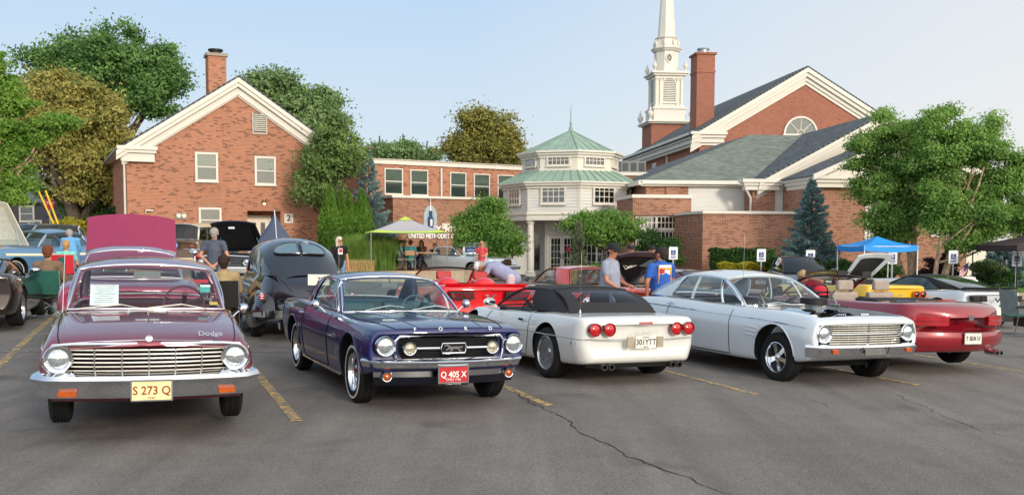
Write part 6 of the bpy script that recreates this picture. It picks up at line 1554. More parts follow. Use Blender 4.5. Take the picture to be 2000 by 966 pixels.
ve.greenhouse((.72, .66, .80), (.06, .54, 1.10), (-.86, .56, 1.115), (-1.44, .66, .86), -.52, -.40, (), bulge=(.16, .08, .02, .16), crown=.035, arch=.015, roofm=FAB, rearglass=False, side=True, glass=glassm('side_clear', (.95, .95, .95), .98, .1), trim=mat('black_trim', '#101012', .5), backm=FAB, trimr=.014, cpanel=True)
RB_ = [Vector((-1.44-.16*(1-v*v), v*.66, .865)) for v in [-1+i/8 for i in range(17)]]; RT_ = [Vector((-.86-.02*(1-v*v), v*.57, 1.115+.035*(1-abs(v)**2.4))) for v in [-1+i/8 for i in range(17)]]
Gf = [[RB_[j].lerp(RT_[j], i/10)+Vector((-.06, 0, .045))*(4*(i/10)*(1-i/10)) for j in range(17)] for i in range(11)]
for a_, b_, c_, d_ in ((0, 3, 0, 16), (8, 10, 0, 16), (3, 8, 0, 2), (3, 8, 14, 16)): mb = MB(); mb.slab([r[c_:d_+1] for r in Gf[a_:b_+1]], (.02, 0, -.02)); ve.part('soft_top_panel', mb, FAB, 70)
mb = MB(); mb.grid([r[2:15] for r in Gf[3:9]]); ve.part('rear_window', mb, glassm('plastic_window', (.9, .86, .9), .92, .5), 80)
mb = MB(); mb.tube([(-.84, y, 1.12+.035*(1-abs(y/.57)**2.4)+.006) for y in [-.57+i*.0814 for i in range(15)]], .012, 6); ve.part('roof_seam', mb, FAB)
mb = MB()
for sg in (-1, 1): mb.add([(-.60, sg*.70, .83), (-1.42, sg*.66, .86), (-1.36, sg*.60, .90), (-.70, sg*.60, .95)], [(0,1,2,3)])
for y in (-.70, -.50, .50, .70):
    roundlamp(ve, (-2.175+.035*(abs(y)/.78)**2, y, .70), .078, 180, M_RED, mat('red_bezel', '#7d1219', .3, coat=1), depth=.05, name='tail_lamp', bz=.006)
mb = MB(); mb.box(-2.215, -2.19, -.095, .095, .765, .795); ve.part('brake_light', mb, mat('pale_red_lens', '#b06060', .3, coat=1), None)
textm('bumper_lettering', 'CORVETTE', .06, mat('relief_white', '#c3c4c0', .4), .002, ve.root, facing((-2.222, 0, .66), 180), sx=1.2)
plate(ve, (-2.215, .0, .545), 180, M_PLW, M_DKINK, '301YTT', [('HISTORICAL', .058, .018), ('VEHICLE', -.06, .02)], tsize=.1)
for sg in (-1, 1): mb = MB(); mb.box(-2.21, -2.18, sg*.22-.045, sg*.22+.045, .475, .61); ve.part('plate_lamp', mb, mat('plate_lamp_lens', '#a59c86', .2, coat=1), None)
ve.line([(-2.17, .575), (-1.6, .575), (0, .56), (1.6, .55)], .009, mat('white_groove', '#a8aaa8', .5), 'body_groove', off=-.004)
mb = MB(); mb.tube([(-2.202+.12*abs(v)**2.2, v*.80, .58) for v in [-1+i/8 for i in range(17)]], .008, 6); ve.part('body_groove', mb, mat('white_groove', '#a8aaa8', .5))
ve.line([(.68, .74), (.68, .25), (-.62, .24), (-.72, .5), (-.66, .79)]); ve.line([(-1.05, .81), (-1.0, .825), (-.4, .80)], .003)
for sg in (-1, 1):
    mb = MB(); mb.box(-.55, -.43, sg*.872, sg*.885, .69, .72); ve.part('door_handle', mb, M_BLACK, None)
    y = ve.ys(-1.75, .53); mb = MB(); mb.box(-1.88, -1.72, sg*(y-.06), sg*(y-.012), .505, .545); ve.part('side_marker', mb, M_BLACK, None); mb = MB(); mb.box(-1.96, -1.885, sg*(y-.07), sg*(y-.02), .505, .545); ve.part('marker_lens', mb, M_RED, None)
    mirror(ve, (.60, .72, .80), sg, style='pod')
mb = MB(); sweep(mb, [(-p[0], -p[1], 0) for p in xspan(.72, .12, 2.1)], [(-.1, .24), (.0, .22), (.03, .31), (-.1, .31)]); ve.part('rear_valance', mb, M_UNDER)
for y in (-.56, -.46, .46, .56): mb = MB(); mb.lathe([(.03, -.2), (.04, -.2), (.04, .03), (.032, .03), (.03, -.02)], 12, facing((-2.14, y, .24), 180)); ve.part('exhaust_tip', mb, mat('dull_steel', '#5a5a5a', .4, metal=.8))
antenna(ve, (-1.6, .60, .86), .78, r=.0035)
seat(ve, -.45, .36, .5, .45, .88, M_BLACK, head=True); seat(ve, -.45, -.36, .5, .45, .88, M_BLACK, head=True); steering(ve, .12, .36, .80, M_BLACK, .18)
mb = MB(); mb.prism([(.62, .5), (.34, .55), (.32, .74), (.45, .80), (.62, .80)], -.66, .66, 'y'); ve.part('dashboard', mb, M_BLACK)
mb = MB(); mb.sphere((-1.72, 0, ve.zt(-1.72, 0)+.0), 1, 12, 6, (.05, .12, .006)); ve.part('deck_emblem', mb, M_SILT)
# --- pale blue-white sedan with the bonnet off
WHB = paint('pale_paint', '#cfd8de', 0, 0, .3, tint2='#c7d0d8')
fa = Car('hoodless_sedan', 'white two-door sixties sedan with its hood off, engine exposed, chrome grille and five-spoke wheels', (3.60, 14.40), -64.5, WHB, dz=-.02)
fa.stations([(-2.42, .42, .80, .64, .86, .84, .80, .87), (-2.1, .34, .86, .66, .90, .90, .83, .925), (-1.41, .27, .88, .68, .922, .945, .83, .965), (-.9, .24, .88, .68, .922, .95, .82, .965),
             (0, .24, .88, .68, .925, .935, .82, .945), (.62, .24, .88, .68, .925, .93, .82, .955), (1.41, .27, .88, .66, .925, .92, .83, .955), (2.0, .34, .87, .64, .915, .89, .83, .91), (2.17, .46, .84, .62, .885, .84, .83, .85)], bow=(.05, .08), rf=.03)
bay = MB().prism([(.72, -.64), (.72, .64), (1.3, .70), (2.02, .70), (2.02, -.70), (1.3, -.70)], .35, 1.3, 'z').mesh('c', mat('engine_bay_white', '#b4b9bc', .6))
g1 = MB().box(2.09, 2.5, -.80, .80, .545, .80).mesh('c', M_UNDER)
fa.build((1.41, -1.41, .74, .33), (.385, .37, .05), ([(.50, -.68), (.50, .68), (-.2, .74), (-1.3, .72), (-1.45, .62), (-1.45, -.62), (-1.3, -.72), (-.2, -.74)], .38), [bay, g1], M_UNDER)
fa.wheels('cragar', .325, .20, .765, .2)
fa.greenhouse((.62, .73, .945), (.0, .60, 1.295), (-1.0, .58, 1.29), (-1.78, .68, .975), -1.16, -.95, [(.12, -.06, .02, M_CHROME), (-.62, -.56, .045, WHB)], crown=.07, arch=.03)
for k in range(9):
    if k == 4: continue
    mb = MB(); z = .565+k*.0285; mb.tube([(2.145-.05*abs(v)**2.2, v*.60, z) for v in [-1+i/6 for i in range(13)]], .0075, 5); fa.part('grille_bar', mb, M_BRT)
for y, w_ in [(i*.155-.62, .004) for i in range(9)]+[(0, .016)]: mb = MB(); mb.box(2.10-.04*(abs(y)/.6)**2, 2.142+(.01 if w_ > .01 else 0)-.05*(abs(y)/.6)**2, y-w_, y+w_, .555, .80); fa.part('grille_divider', mb, M_CHROME, None)
mb = MB(); mb.tube([(2.155-.08*(abs(a)/.85)**2.2, a, b) for a, b in ((-.86, .56), (-.84, .80), (-.7, .825), (0, .825), (.7, .825), (.84, .80), (.86, .56), (.7, .54), (0, .54), (-.7, .54))], .012, 6, closed=True); fa.part('grille_surround', mb, M_CHROME)
mb = MB(); mb.tube([(2.15-.05*abs(v)**2.2, v*.60, .68) for v in [-1+i/6 for i in range(13)]], .014, 5); fa.part('grille_bar', mb, M_CHROME)
for sg in (-1, 1):
    roundlamp(fa, (2.13, sg*.71, .69), .092, 0, depth=.08, bz=.03)
    for k in range(6): mb = MB(); mb.box(2.05, 2.085, sg*.845-.02, sg*.845+.02, .575+k*.038, .59+k*.038); fa.part('grille_fin', mb, M_CHROME, None)
    mb = MB(); mb.box(2.215, 2.245, sg*.62-.045, sg*.62+.045, .455, .50); fa.part('indicator', mb, M_AMB, None)
bumper(fa, 2.23, .90, .10, .485, [(a*.9, b*1.15) for a, b in SEC_CH], wrap=.12)
mb = MB(); mb.box(2.27, 2.281, -.17, .17, .43, .50); mb2 = fa.part('plate_mount', mb, mat('worn_mount', '#8f8f8d', .35, metal=.8), None)
mb = MB(); mb.tube([(2.29, -.22, .53), (2.292, -.19, .44)], .006, 5); mb.tube([(2.29, .22, .53), (2.292, .19, .44)], .006, 5); fa.part('mount_groove', mb, M_UNDER)
fa.line([(.5, .93), (.5, .28), (-.98, .28), (-1.05, .55), (-.98, .95)]); fa.line([(2.05, .76), (1.2, .80), (0, .815), (-1.6, .84), (-2.35, .82)], .008, M_CHROME, 'side_trim')
for k in range(3): fa.line([(.86, .70-k*.055), (1.1-k*.02, .685-k*.055)], .009, WHB, 'vent_gill', off=.003)
for sg in (-1, 1): mb = MB(); mb.tube([(-.80, sg*.925, .88), (-.84, sg*.95, .88), (-.95, sg*.945, .88)], .012, 6); fa.part('door_handle', mb, M_CHROME)
# engine: block, round air cleaner on carburettor, radiator support, hoses, hood hinges
M_ENG = mat('engine_iron', '#2b2d2e', .5, metal=.6, var=.5, scale=14, bump=.6); M_ALU = mat('cast_alloy', '#8d9294', .35, metal=.8, var=.3, scale=20)
mb = MB(); mb.box(.85, 1.5, -.25, .25, .40, .80); 
for sg in (-1, 1): mb.prism([(sg*.12, .78), (sg*.32, .70), (sg*.36, .80), (sg*.18, .90)], .85, 1.45, 'x')
eng = fa.part('engine', mb, M_ENG, 30)
for sg in (-1, 1): mb = MB(); mb.prism([(sg*.16, .88), (sg*.34, .80), (sg*.37, .85), (sg*.31, .90), (sg*.2, .93)], .88, 1.42, 'x'); fa.part('valve_cover', mb, M_CHROME, 30, eng)
mb = MB(); mb.cyl((1.84, 0, .79), (1.84, 0, .82), .04); fa.part('radiator_cap', mb, M_CHROME, parent=eng)
for k in range(6): mb = MB(); a_ = .2*k; mb.tube([(1.0+.08*k, .2, .92), (.98+.09*k, .34, .97), (1.1+.05*k, .12, .99)], .006, 4); fa.part('ignition_lead', mb, M_BLACK, parent=eng)
mb = MB(); mb.lathe([(.0, .05), (.09, .05), (.10, 0), (.10, -.1)], 16, Matrix.Translation((1.62, -.5, .84))); fa.part('washer_jar', mb, M_LET, parent=eng)
mb = MB(); mb.lathe([(.0, .08), (.17, .08), (.18, .07), (.18, .0), (.16, -.005), (0, -.01)], 24, Matrix.Translation((1.14, 0, 1.0))); fa.part('air_cleaner', mb, M_BLACK, parent=eng)
mb = MB(); mb.box(1.06, 1.22, -.08, .08, .88, .99); mb.cyl((1.1, .12, .85), (1.1, .12, .97), .03); mb.cyl((1.25, -.1, .82), (1.25, -.1, .93), .025); fa.part('carburettor', mb, M_ALU, parent=eng)
for pts in (((1.3, .1, .84), (1.5, .18, .92), (1.7, .22, .86), (1.82, .2, .78)), ((1.2, -.2, .82), (1.45, -.33, .86), (1.8, -.3, .76)), ((1.0, .3, .82), (1.2, .42, .9), (1.55, .5, .80)), ((.95, -.3, .8), (1.2, -.48, .88), (1.6, -.52, .8))):
    mb = MB(); Q = [Vector(p) for p in pts]; mb.tube([Q[0]]+[Q[i].lerp(Q[i+1], .5) for i in range(len(Q)-1)]+[Q[-1]], .022, 7); fa.part('hose', mb, M_BLACK, parent=eng)
mb = MB(); mb.box(1.94, 1.98, -.66, .66, .70, .83); mb.cyl((1.95, -.66, .86), (1.95, .66, .86), .02)
for y in (-.5, -.3, .1, .35, .52): mb.box(1.88, 1.98, y, y+.06, .82, .885)
fa.part('radiator_support', mb, M_ENG, None, eng)
mb = MB(); mb.box(1.80, 1.87, -.30, .30, .45, .79); fa.part('radiator', mb, M_BLACK, None, eng)
for sg in (-1, 1):
    for k in range(4): mb = MB(); mb.cyl((1.88, sg*(.14+k*.035), .91), (1.70, sg*(.2+k*.035), .83), .014); fa.part('brace', mb, M_SILT, parent=eng)
    mb = MB(); mb.tube([(.78, sg*.64, .95), (.80, sg*.64, 1.12), (.87, sg*.64, 1.17)], .014, 5); mb.tube([(.92, sg*.64, .96), (.80, sg*.64, 1.10)], .012, 5); mb.box(.76, .96, sg*.64-.008, sg*.64+.008, .94, .985); fa.part('hood_hinge', mb, M_ALU)
mb = MB(); mb.box(1.55, 1.78, .38, .58, .6, .84); fa.part('battery', mb, M_BLACK, None, eng)
seat(fa, -.35, 0, 1.3, .60, .94, mat('black_vinyl', '#141416', .4), ribs=28); seat(fa, -1.25, 0, 1.3, .6, .92, mat('black_vinyl', '#141416', .4), ribs=28)
mb = MB(); mb.prism([(.58, .6), (.32, .66), (.3, .86), (.42, .945), (.6, .94)], -.7, .7, 'y'); fa.part('dashboard', mb, M_BLACK)
steering(fa, .12, .36, .93, M_BLACK, .2); mb = MB(); mb.box(.0, .03, -.1, .1, 1.22, 1.27); fa.part('inner_mirror', mb, M_CHROME)
wipers(fa, [((.72, -.5, .965), (.66, -.2, .99), (.70, -.02, .965)), ((.74, .1, .965), (.64, .42, .99), (.66, .6, .96))])
antenna(fa, (.66, -.83, .955), .95)
arch_lips(fa, 1.41, .385, .37, .38, .28, WHB)
mb = MB(); mb.box(1.3, 1.55, -.62, .62, .2, .3); mb.cyl((1.41, -.7, .33), (1.41, .7, .33), .035); fa.part('front_suspension', mb, M_UNDER, None)
# ------------------------------------------------------------------ the other cars
VST = [list(r) for r in ve.st]; FST = [list(r) for r in fa.st]
MODST = [(-2.2, .32, .78, .55, .84, .92, .78, .96), (-1.9, .26, .84, .56, .90, .96, .82, 1.0), (-1.3, .22, .86, .58, .92, .94, .83, .98), (0, .2, .86, .58, .91, .92, .82, .94), (.8, .2, .86, .56, .91, .90, .81, .93), (1.35, .2, .86, .54, .91, .82, .80, .88), (1.9, .24, .82, .5, .87, .68, .72, .74), (2.2, .3, .7, .46, .76, .56, .6, .6)]
C7ST = [(-2.18, .30, .78, .60, .88, .90, .84, .92), (-1.95, .24, .84, .62, .94, .94, .86, .95), (-1.3, .2, .88, .62, .955, .90, .82, .93), (-.4, .18, .86, .52, .91, .84, .80, .88), (.4, .18, .85, .5, .90, .80, .78, .83), (1.3, .2, .86, .5, .94, .80, .72, .78), (1.9, .22, .80, .44, .86, .62, .62, .64), (2.2, .26, .66, .4, .72, .46, .5, .47)]
def scl(st, L=1, Wd=1, H=1): return [(r[0]*L, r[1], r[2]*Wd, r[3]*H, r[4]*Wd, r[5]*H, r[6]*Wd, r[7]*H) for r in st]
def quick(name, label, pos, yaw, pm, st, wb, R_=.33, W=.22, hw=.76, style='five', gh=None, cab=None, extra=(), dz=0, bow=(.12, .1), intm=None, scale=1, rf=.05, rb=.05, group=None, cat='car', ra=None, ww=False, crown=2.4, n=36):
    c = Car(name, label, pos, yaw, pm, cat, group, scale, dz); c.stations(st, bow, rf, rb, n, crown=crown)
    cab = cab or [(.5, -.62), (.5, .62), (-.9, .64), (-1.15, .55), (-1.15, -.55), (-.9, -.64)]
    c.build((wb, -wb, .72, R_), ra or (R_+.045, R_+.045, .02), (cab, .36) if cab != 'none' else None, extra, intm or M_UNDER)
    c.wheels(style, R_, W, hw, R_*.66, ww)
    if gh: c.greenhouse(*gh[0], **gh[1])
    return c
def boxp(c, name, b, m, parent=None, label=None): mb = MB(); mb.box(*b); return c.part(name, mb, m, None, parent, label)
def tailbox(c, name, y0, y1, z0, z1, x, m, th=.03, par=None, slant=0):
    mb = MB(); mb.prism([(y0, z0), (y1-slant, z0), (y1, z1), (y0+slant*.3, z1)], x-th, x+.04, 'x'); return c.part(name, mb, m, None, par)
def p2(px, Y): p = at(px, 500, Y); return (p.x, p.y)
def raised_hood(c, x0, L_, w0, w1, z0, ang, m, under=None, name='raised_hood', crown=.05, th=.03, back=False, vcrease=False):
    """hood hinged at x0 (cowl) or at the nose when back=True, opened by ang degrees"""
    s = -1 if back else 1; a = R(ang); G = []
    for i in range(9):
        t = i/8; w_ = lerp(w0, w1, t); r_ = []
        for j in range(11):
            v = -1+j/5; lift = crown*(1-abs(v)**2.2)+(.018 if vcrease and abs(v) < .05 else 0); l = t*L_-.06*t*abs(v)**3
            r_.append((x0+s*(l*cos(a)-lift*sin(a)), v*w_, z0+l*sin(a)+lift*cos(a)))
        G.append(r_)
    mb = MB(); mb.slab(G, (s*th*sin(a), 0, -th*cos(a))); o = c.part(name, mb, m, 40)
    if under:
        mb = MB(); G2 = [[(p[0]+s*(th+.012)*sin(a), p[1]*.86, p[2]-(th+.012)*cos(a)) for p in r[1:-1]] for r in G[1:-1]]; mb.grid(G2); c.part('hood_liner', mb, under, 60, o)
        for sg in (-1, 1): mb = MB(); k = G[4][1 if sg < 0 else 9]; mb.cyl((x0+s*.25, sg*w0*.95, z0-.02), (k[0]+s*.03*sin(a), sg*abs(k[1]), k[2]-.03), .009); c.part('hood_strut', mb, M_STEEL, parent=o)
    return o
SEDGH = ([(.62, .70, .93), (.02, .58, 1.25), (-1.0, .56, 1.25), (-1.6, .64, .95), -1.15, -.98], dict(crown=.075, arch=.04))
# magenta sedan behind the maroon one, hood up, facing away
MAG = paint('magenta_paint', '#7a1e3c', .2, .6, .35)
c = quick('raised_hood_sedan', 'magenta sixties sedan with tall raised hood, tail to tail with the maroon sedan', p2(254, 14.8), 111, MAG, FST, 1.41, gh=SEDGH, dz=.16, style='full', intm=M_MARI)
raised_hood(c, .8, 1.12, .68, .67, .98, 50, mat('magenta_panel', '#86244c', .35, var=.06), None, crown=.04, vcrease=True)
seat(c, -.3, 0, 1.2, .6, .95, M_MARI)
c.line([(2.0, .80), (0, .82), (-2.2, .84)], .008, M_CHROME, 'side_trim'); bumper(c, -2.46, .88, -.1, .5, SEC_CH, sgn=1)
# forties coupe, black, rear three-quarter
BLK = paint('black_paint', '#14171c', .3, .8, .2, tint2='#191d24')
cp = Car('forties_coupe', 'glossy black forties coupe seen from behind with split rear window and bulbous fenders', p2(556, 18.4), 113, BLK, dz=.0)
cp.stations([(-2.35, .42, .40, .60, .50, .72, .42, .80), (-2.1, .38, .52, .62, .66, .92, .56, .98), (-1.6, .34, .58, .66, .76, 1.08, .64, 1.18), (-1.0, .32, .60, .70, .80, 1.10, .68, 1.16), (0, .32, .62, .70, .80, 1.08, .70, 1.12), (.75, .32, .6, .72, .72, 1.10, .60, 1.16), (1.4, .34, .5, .74, .52, 1.08, .40, 1.16), (2.0, .4, .3, .7, .34, 1.0, .24, 1.06)], (.1, .25), .05, .1)
cp.build((1.45, -1.4, .7, .34), (.3, .3, .0), ([(.5, -.55), (.5, .55), (-.9, .55), (-.9, -.55)], .45), (), M_UNDER)
cp.wheels('full', .34, .2, .74, .22)
G = []   # tall rounded roof flowing into the tail
rs_ = [(.62, .60, 1.14, 1.16), (.30, .60, 1.42, 1.50), (.05, .60, 1.52, 1.66), (-.35, .62, 1.54, 1.71), (-.8, .63, 1.50, 1.70), (-1.15, .63, 1.40, 1.60), (-1.45, .62, 1.26, 1.42), (-1.75, .56, 1.08, 1.22), (-1.95, .46, .96, 1.08)]
for x, w_, ze_, zc_ in rs_:
    row = []
    for j in range(17):
        v = -1+j/8; row.append((x, v*w_, ze_+(zc_-ze_)*(1-abs(v)**2.6)))
    G.append(row)
HW_ = [(x, w_, ze_) for x, w_, ze_, zc_ in rs_]
mb = MB(); mb.grid(G[1:]); rf_ = cp.part('roof', mb, BLK, 80); md = rf_.modifiers.new('s', 'SUBSURF'); md.levels = md.render_levels = 1
for sg in (-1, 1):
    lo = [(x, sg*(w_+.06 if x > -1.5 else w_+.04), 1.06) for x, w_, z in HW_]; hi = [(x, sg*w_, z) for x, w_, z in HW_]
    mb = MB(); mb.grid([lo[3:], [tuple((Vector(a)+Vector(b))/2+Vector((0, sg*.02, 0))) for a, b in zip(lo, hi)][3:], hi[3:]]); cp.part('rear_quarter', mb, BLK, 60)
    mb = MB(); mb.grid([lo[:4], hi[:4]]); cp.part('side_window', mb, M_GLD, 60); mb = MB(); mb.tube([lo[1], hi[1]], .02); cp.part('window_pillar', mb, BLK)
def roofz(x, y):
    for a, b in zip(rs_, rs_[1:]):
        if b[0] <= x <= a[0]:
            t = (a[0]-x)/(a[0]-b[0]); w_, z0, z1 = (lerp(a[k], b[k], t) for k in (1, 2, 3)); return z0+(z1-z0)*(1-min(1, abs(y)/w_)**2.6)
for sg in (-1, 1):   # split oval rear window
    P = []
    for k in range(17):
        a_ = pi*k/16-pi/2; P.append((.03+.42*max(0, cos(a_))**.75, sin(a_)*.5+.5))
    V = []
    for u, t in P: x = lerp(-1.44, -1.10, t); V.append(Vector((x-.02, sg*u, roofz(x, u)+.012)))
    mb = MB(); mb.add(V, [tuple(range(len(V)))]); cp.part('rear_window', mb, mat('coupe_glass', '#56707c', .04, coat=1), None)
    mb = MB(); mb.tube(V, .014, 6, closed=True); cp.part('window_surround', mb, BLK)
    # fenders: pontoon shells over each wheel
    for x0, ln, hh, nm in ((-1.45, .78, .86, 'rear_fender'), (1.5, .75, .88, 'front_fender')):
        G = []
        for i in range(15):
            t = -1+i/7; prof = max(0, 1-abs(t)**2.3); x = x0+t*ln; r_ = []
            for j in range(9):
                a_ = pi*j/8*.62; r_.append((x, sg*(.56+.36*sin(a_)**.8*(.35+.65*prof**.5)), .36+(hh-.36)*prof**.5*cos(a_)+.0))
            G.append(r_)
        me_ = MB(); me_.slab(G, (0, -sg*.02, -.015)); o = cp.part(nm, me_, BLK, 70); md = o.modifiers.new('s', 'SUBSURF'); md.levels = md.render_levels = 1
    mb = MB(); mb.sphere((-2.02, sg*.76, .72), 1, 12, 8, (.03, .05, .07)); tl = cp.part('tail_lamp', mb, M_CHROME)
    for k in range(3): mb = MB(); mb.prism([(sg*.76-.05, .69+k*.035), (sg*.76, .675+k*.035), (sg*.76+.05, .69+k*.035), (sg*.76+.05, .708+k*.035), (sg*.76, .695+k*.035), (sg*.76-.05, .708+k*.035)], -2.075, -2.04, 'x'); cp.part('lens', mb, M_RED, None, tl)
    mb = MB(); mb.box(-.9, .9, sg*.80-.12, sg*.80+.12, .34, .38); cp.part('running_board', mb, M_BLACK, None)
bumper(cp, -2.42, .9, -.16, .46, [(a*1.0, b*.8) for a, b in SEC_CH], wrap=-.1)
mb = MB(); mb.tube([(x, 0, roofz(max(-1.94, min(.3, x)), 0)+.006) for x in (-1.6, -1.9)]+[(-2.2, 0, .93), (-2.35, 0, .78)], .006, 5); 
cp.tline([(-1.5, .52), (-2.0, .44), (-2.3, .3)], .005)
G = []     # alligator hood standing open, pointed with a chrome rib
for i in range(9):
    t = i/8; w_ = .42*(1-t**1.8)+.02; G.append([(.95+t*.42, v*w_, 1.25+t*.82+.16*(1-abs(v)**1.5)) for v in [-1+j/5 for j in range(11)]])
mb = MB(); mb.slab(G, (.02, 0, -.02)); hd = cp.part('raised_hood', mb, mat('navy_panel', '#2b3a55', .35, coat=.6), 60); mb = MB(); mb.tube([(r[5][0]-.012, 0, r[5][2]+.012) for r in G], .012, 5); cp.part('hood_rib', mb, M_CHROME, parent=hd)
mb = MB(); mb.box(-1.3, -1.28, -.0, .5, .62, .82); 
sg_ = plate(cp, (-2.34, -.12, 1.02), 180, M_PLW, M_INK, '  ZE', w=.36, h=.18, tsize=.12)
# black sports car at the left edge
c = quick('black_sports_car', 'black sports car cut off by the left edge, tail lamp side nearest', p2(-42, 18.2), 108, paint('black_red_paint', '#1c1512', .2, .6, .25), C7ST, 1.32, gh=([(.75, .66, .82), (0, .52, 1.13), (-.6, .5, 1.14), (-1.4, .55, .93), -1.05, -.5], dict(crown=.03, glass=M_GLD, trim=M_BLACK)), dz=.06, W=.26, hw=.8, R_=.335)
mirror(c, (.62, .74, .86), -1, style='pod'); boxp(c, 'side_marker', (-1.9, -1.78, -.945, -.90, .62, .65), M_RED)
# cream and blue fifties sedan with raised cream hood
CRM = paint('cream_paint', '#e6dfc4', 0, 0, .35); BLU = paint('pale_blue_paint', '#4d7ea5', 0, 0, .35)
c = quick('two_tone_fifties_car', 'cream and blue fifties car facing the camera with raised cream hood, far left', p2(74, 29.5), -114, BLU, scl(FST, 1.1, 1.04, 1.05), 1.5, gh=([(.6, .72, 1.0), (.2, .62, 1.40), (-1.0, .6, 1.40), (-1.6, .68, 1.02), -1.2, -1.05], dict(crown=.08, arch=.05, roofm=BLU)), dz=.38, ww=True, style='full')
raised_hood(c, .95, 1.4, .78, .74, 1.05, 62, CRM, mat('cream_under', '#efe9cf', .6))
for sg in (-1, 1): roundlamp(c, (2.36, sg*.70, .80), .10, 0, bz=.05, bez=BLU, depth=.12)
for k in range(5): mb = MB(); mb.tube([(2.37, v*.55, .58+k*.04) for v in (-1, -.5, 0, .5, 1)], .007, 4); c.part('grille_bar', mb, M_CHROME)
bumper(c, 2.46, .95, .12, .47, [(a*1.2, b*1.2) for a, b in SEC_CH], wrap=.1); c.line([(1.9, .78), (.2, .76), (-2.2, .80)], .06, CRM, 'cream_side_panel', off=-.045, n=8)
# van, black car with hood up
VB = paint('van_brown', '#5c4433', 0, 0, .4); VC = paint('van_cream', '#ddd2b0', 0, 0, .4)
c = Car('camper_van', 'brown and cream camper van parked against the gabled house wall', p2(394, 41.5), -97, VB, 'van', dz=.42)
c.stations([(-2.1, .32, .76, .8, .84, 1.2, .80, 1.24), (0, .3, .80, .8, .86, 1.2, .82, 1.25), (1.9, .32, .80, .8, .85, 1.2, .80, 1.24), (2.1, .36, .72, .8, .78, 1.15, .72, 1.2)], (.12, .1), .08, .08, 24)
c.build((1.2, -1.2, .7, .32), (.37, .37, .02), ([(1.85, -.7), (1.85, .7), (-1.9, .7), (-1.9, -.7)], .6), (), M_UNDER); c.wheels('full', .32, .19, .70, .2)
c.greenhouse((1.98, .76, 1.20), (1.72, .68, 1.72), (-1.9, .68, 1.74), (-2.02, .76, 1.22), -1.7, -1.6, [(1.15, 1.05, .09, VB), (.1, .05, .09, VB), (-.9, -.9, .09, VB)], crown=.16, arch=.03, roofm=VC, glass=M_GLD)
for sg in (-1, 1): roundlamp(c, (2.10, sg*.56, .78), .09, 0); boxp(c, 'indicator', (2.09, 2.12, sg*.56-.07, sg*.56+.07, .93, .99), M_AMB); mirror(c, (1.85, .82, 1.3), sg, M_BLACK, style='pod')
T = facing((2.125, -.15, .98), 0); mb = MB(); mb.lathe([(0, .01), (.13, .01), (.135, 0)], 20, T); em = c.part('spare_emblem', mb, mat('bright_blue', '#2f86d6', .4, coat=.5)); mb = MB(); mb.lathe([(.045, .014), (.085, .014)], 20, T); c.part('ring_print', mb, M_LET, parent=em)
bumper(c, 2.2, .82, .08, .42, SEC_CH, VC)
c = quick('raised_hood_coupe', 'black car with its black hood standing open and chrome front, before the house door', p2(500, 31), -101, BLK, FST, 1.41, gh=SEDGH, dz=.25, style='full')
raised_hood(c, .75, 1.22, .74, .72, 1.0, 47, BLK, mat('hood_underside', '#0d0d0e', .7, bump=.4, bscale=12)); boxp(c, 'hood_letters', (1.60, 1.615, -.1, .1, 1.68, 1.74), M_CHROME)
mb = MB(); mb.box(.8, 1.9, -.6, .6, .7, .93); c.part('engine', mb, M_ENG); mb = MB(); mb.tube([(2.12, -.8, .86), (2.14, 0, .9), (2.12, .8, .86)], .03); c.part('nose_trim', mb, M_CHROME)
for k in range(4): boxp(c, 'grille_bar', (2.17, 2.2, -.6, .6, .6+k*.05, .615+k*.05), M_CHROME)
bumper(c, 2.25, .92, .1, .48, [(a, b*1.3) for a, b in SEC_CH], mat('pale_chrome', '#e2e2de', .25, metal=.5))
for sg in (-1, 1): roundlamp(c, (2.16, sg*.72, .70), .09, 0)
# silver luxury coupe
SIL = paint('silver_blue_paint', '#b9c3cb', .2, .3, .3)
c = quick('luxury_coupe', 'long silver seventies luxury coupe crossing behind the red convertible', p2(898, 45), -38, SIL, scl(FST, 1.24, 1.07, 1.0), 1.5, gh=([(.75, .74, .95), (.1, .64, 1.30), (-.95, .62, 1.30), (-1.35, .70, .98), -.95, -.85], dict(crown=.05, arch=.02)), dz=.12, style='full', ww=True)
bumper(c, 2.78, .96, .06, .50, [(a*1.1, b*1.2) for a, b in SEC_CH]); boxp(c, 'grille', (2.70, 2.76, -.25, .25, .5, .86), M_CHROME)
boxp(c, 'opera_window', (-1.12, -.98, -.745, -.735, 1.06, 1.2), M_GLD); mirror(c, (.55, .80, .98), -1, M_CHROME, style='pod')
for sg in (-1, 1): boxp(c, 'headlight_door', (2.66, 2.72, sg*.62-.22, sg*.62+.22, .62, .80), SIL)
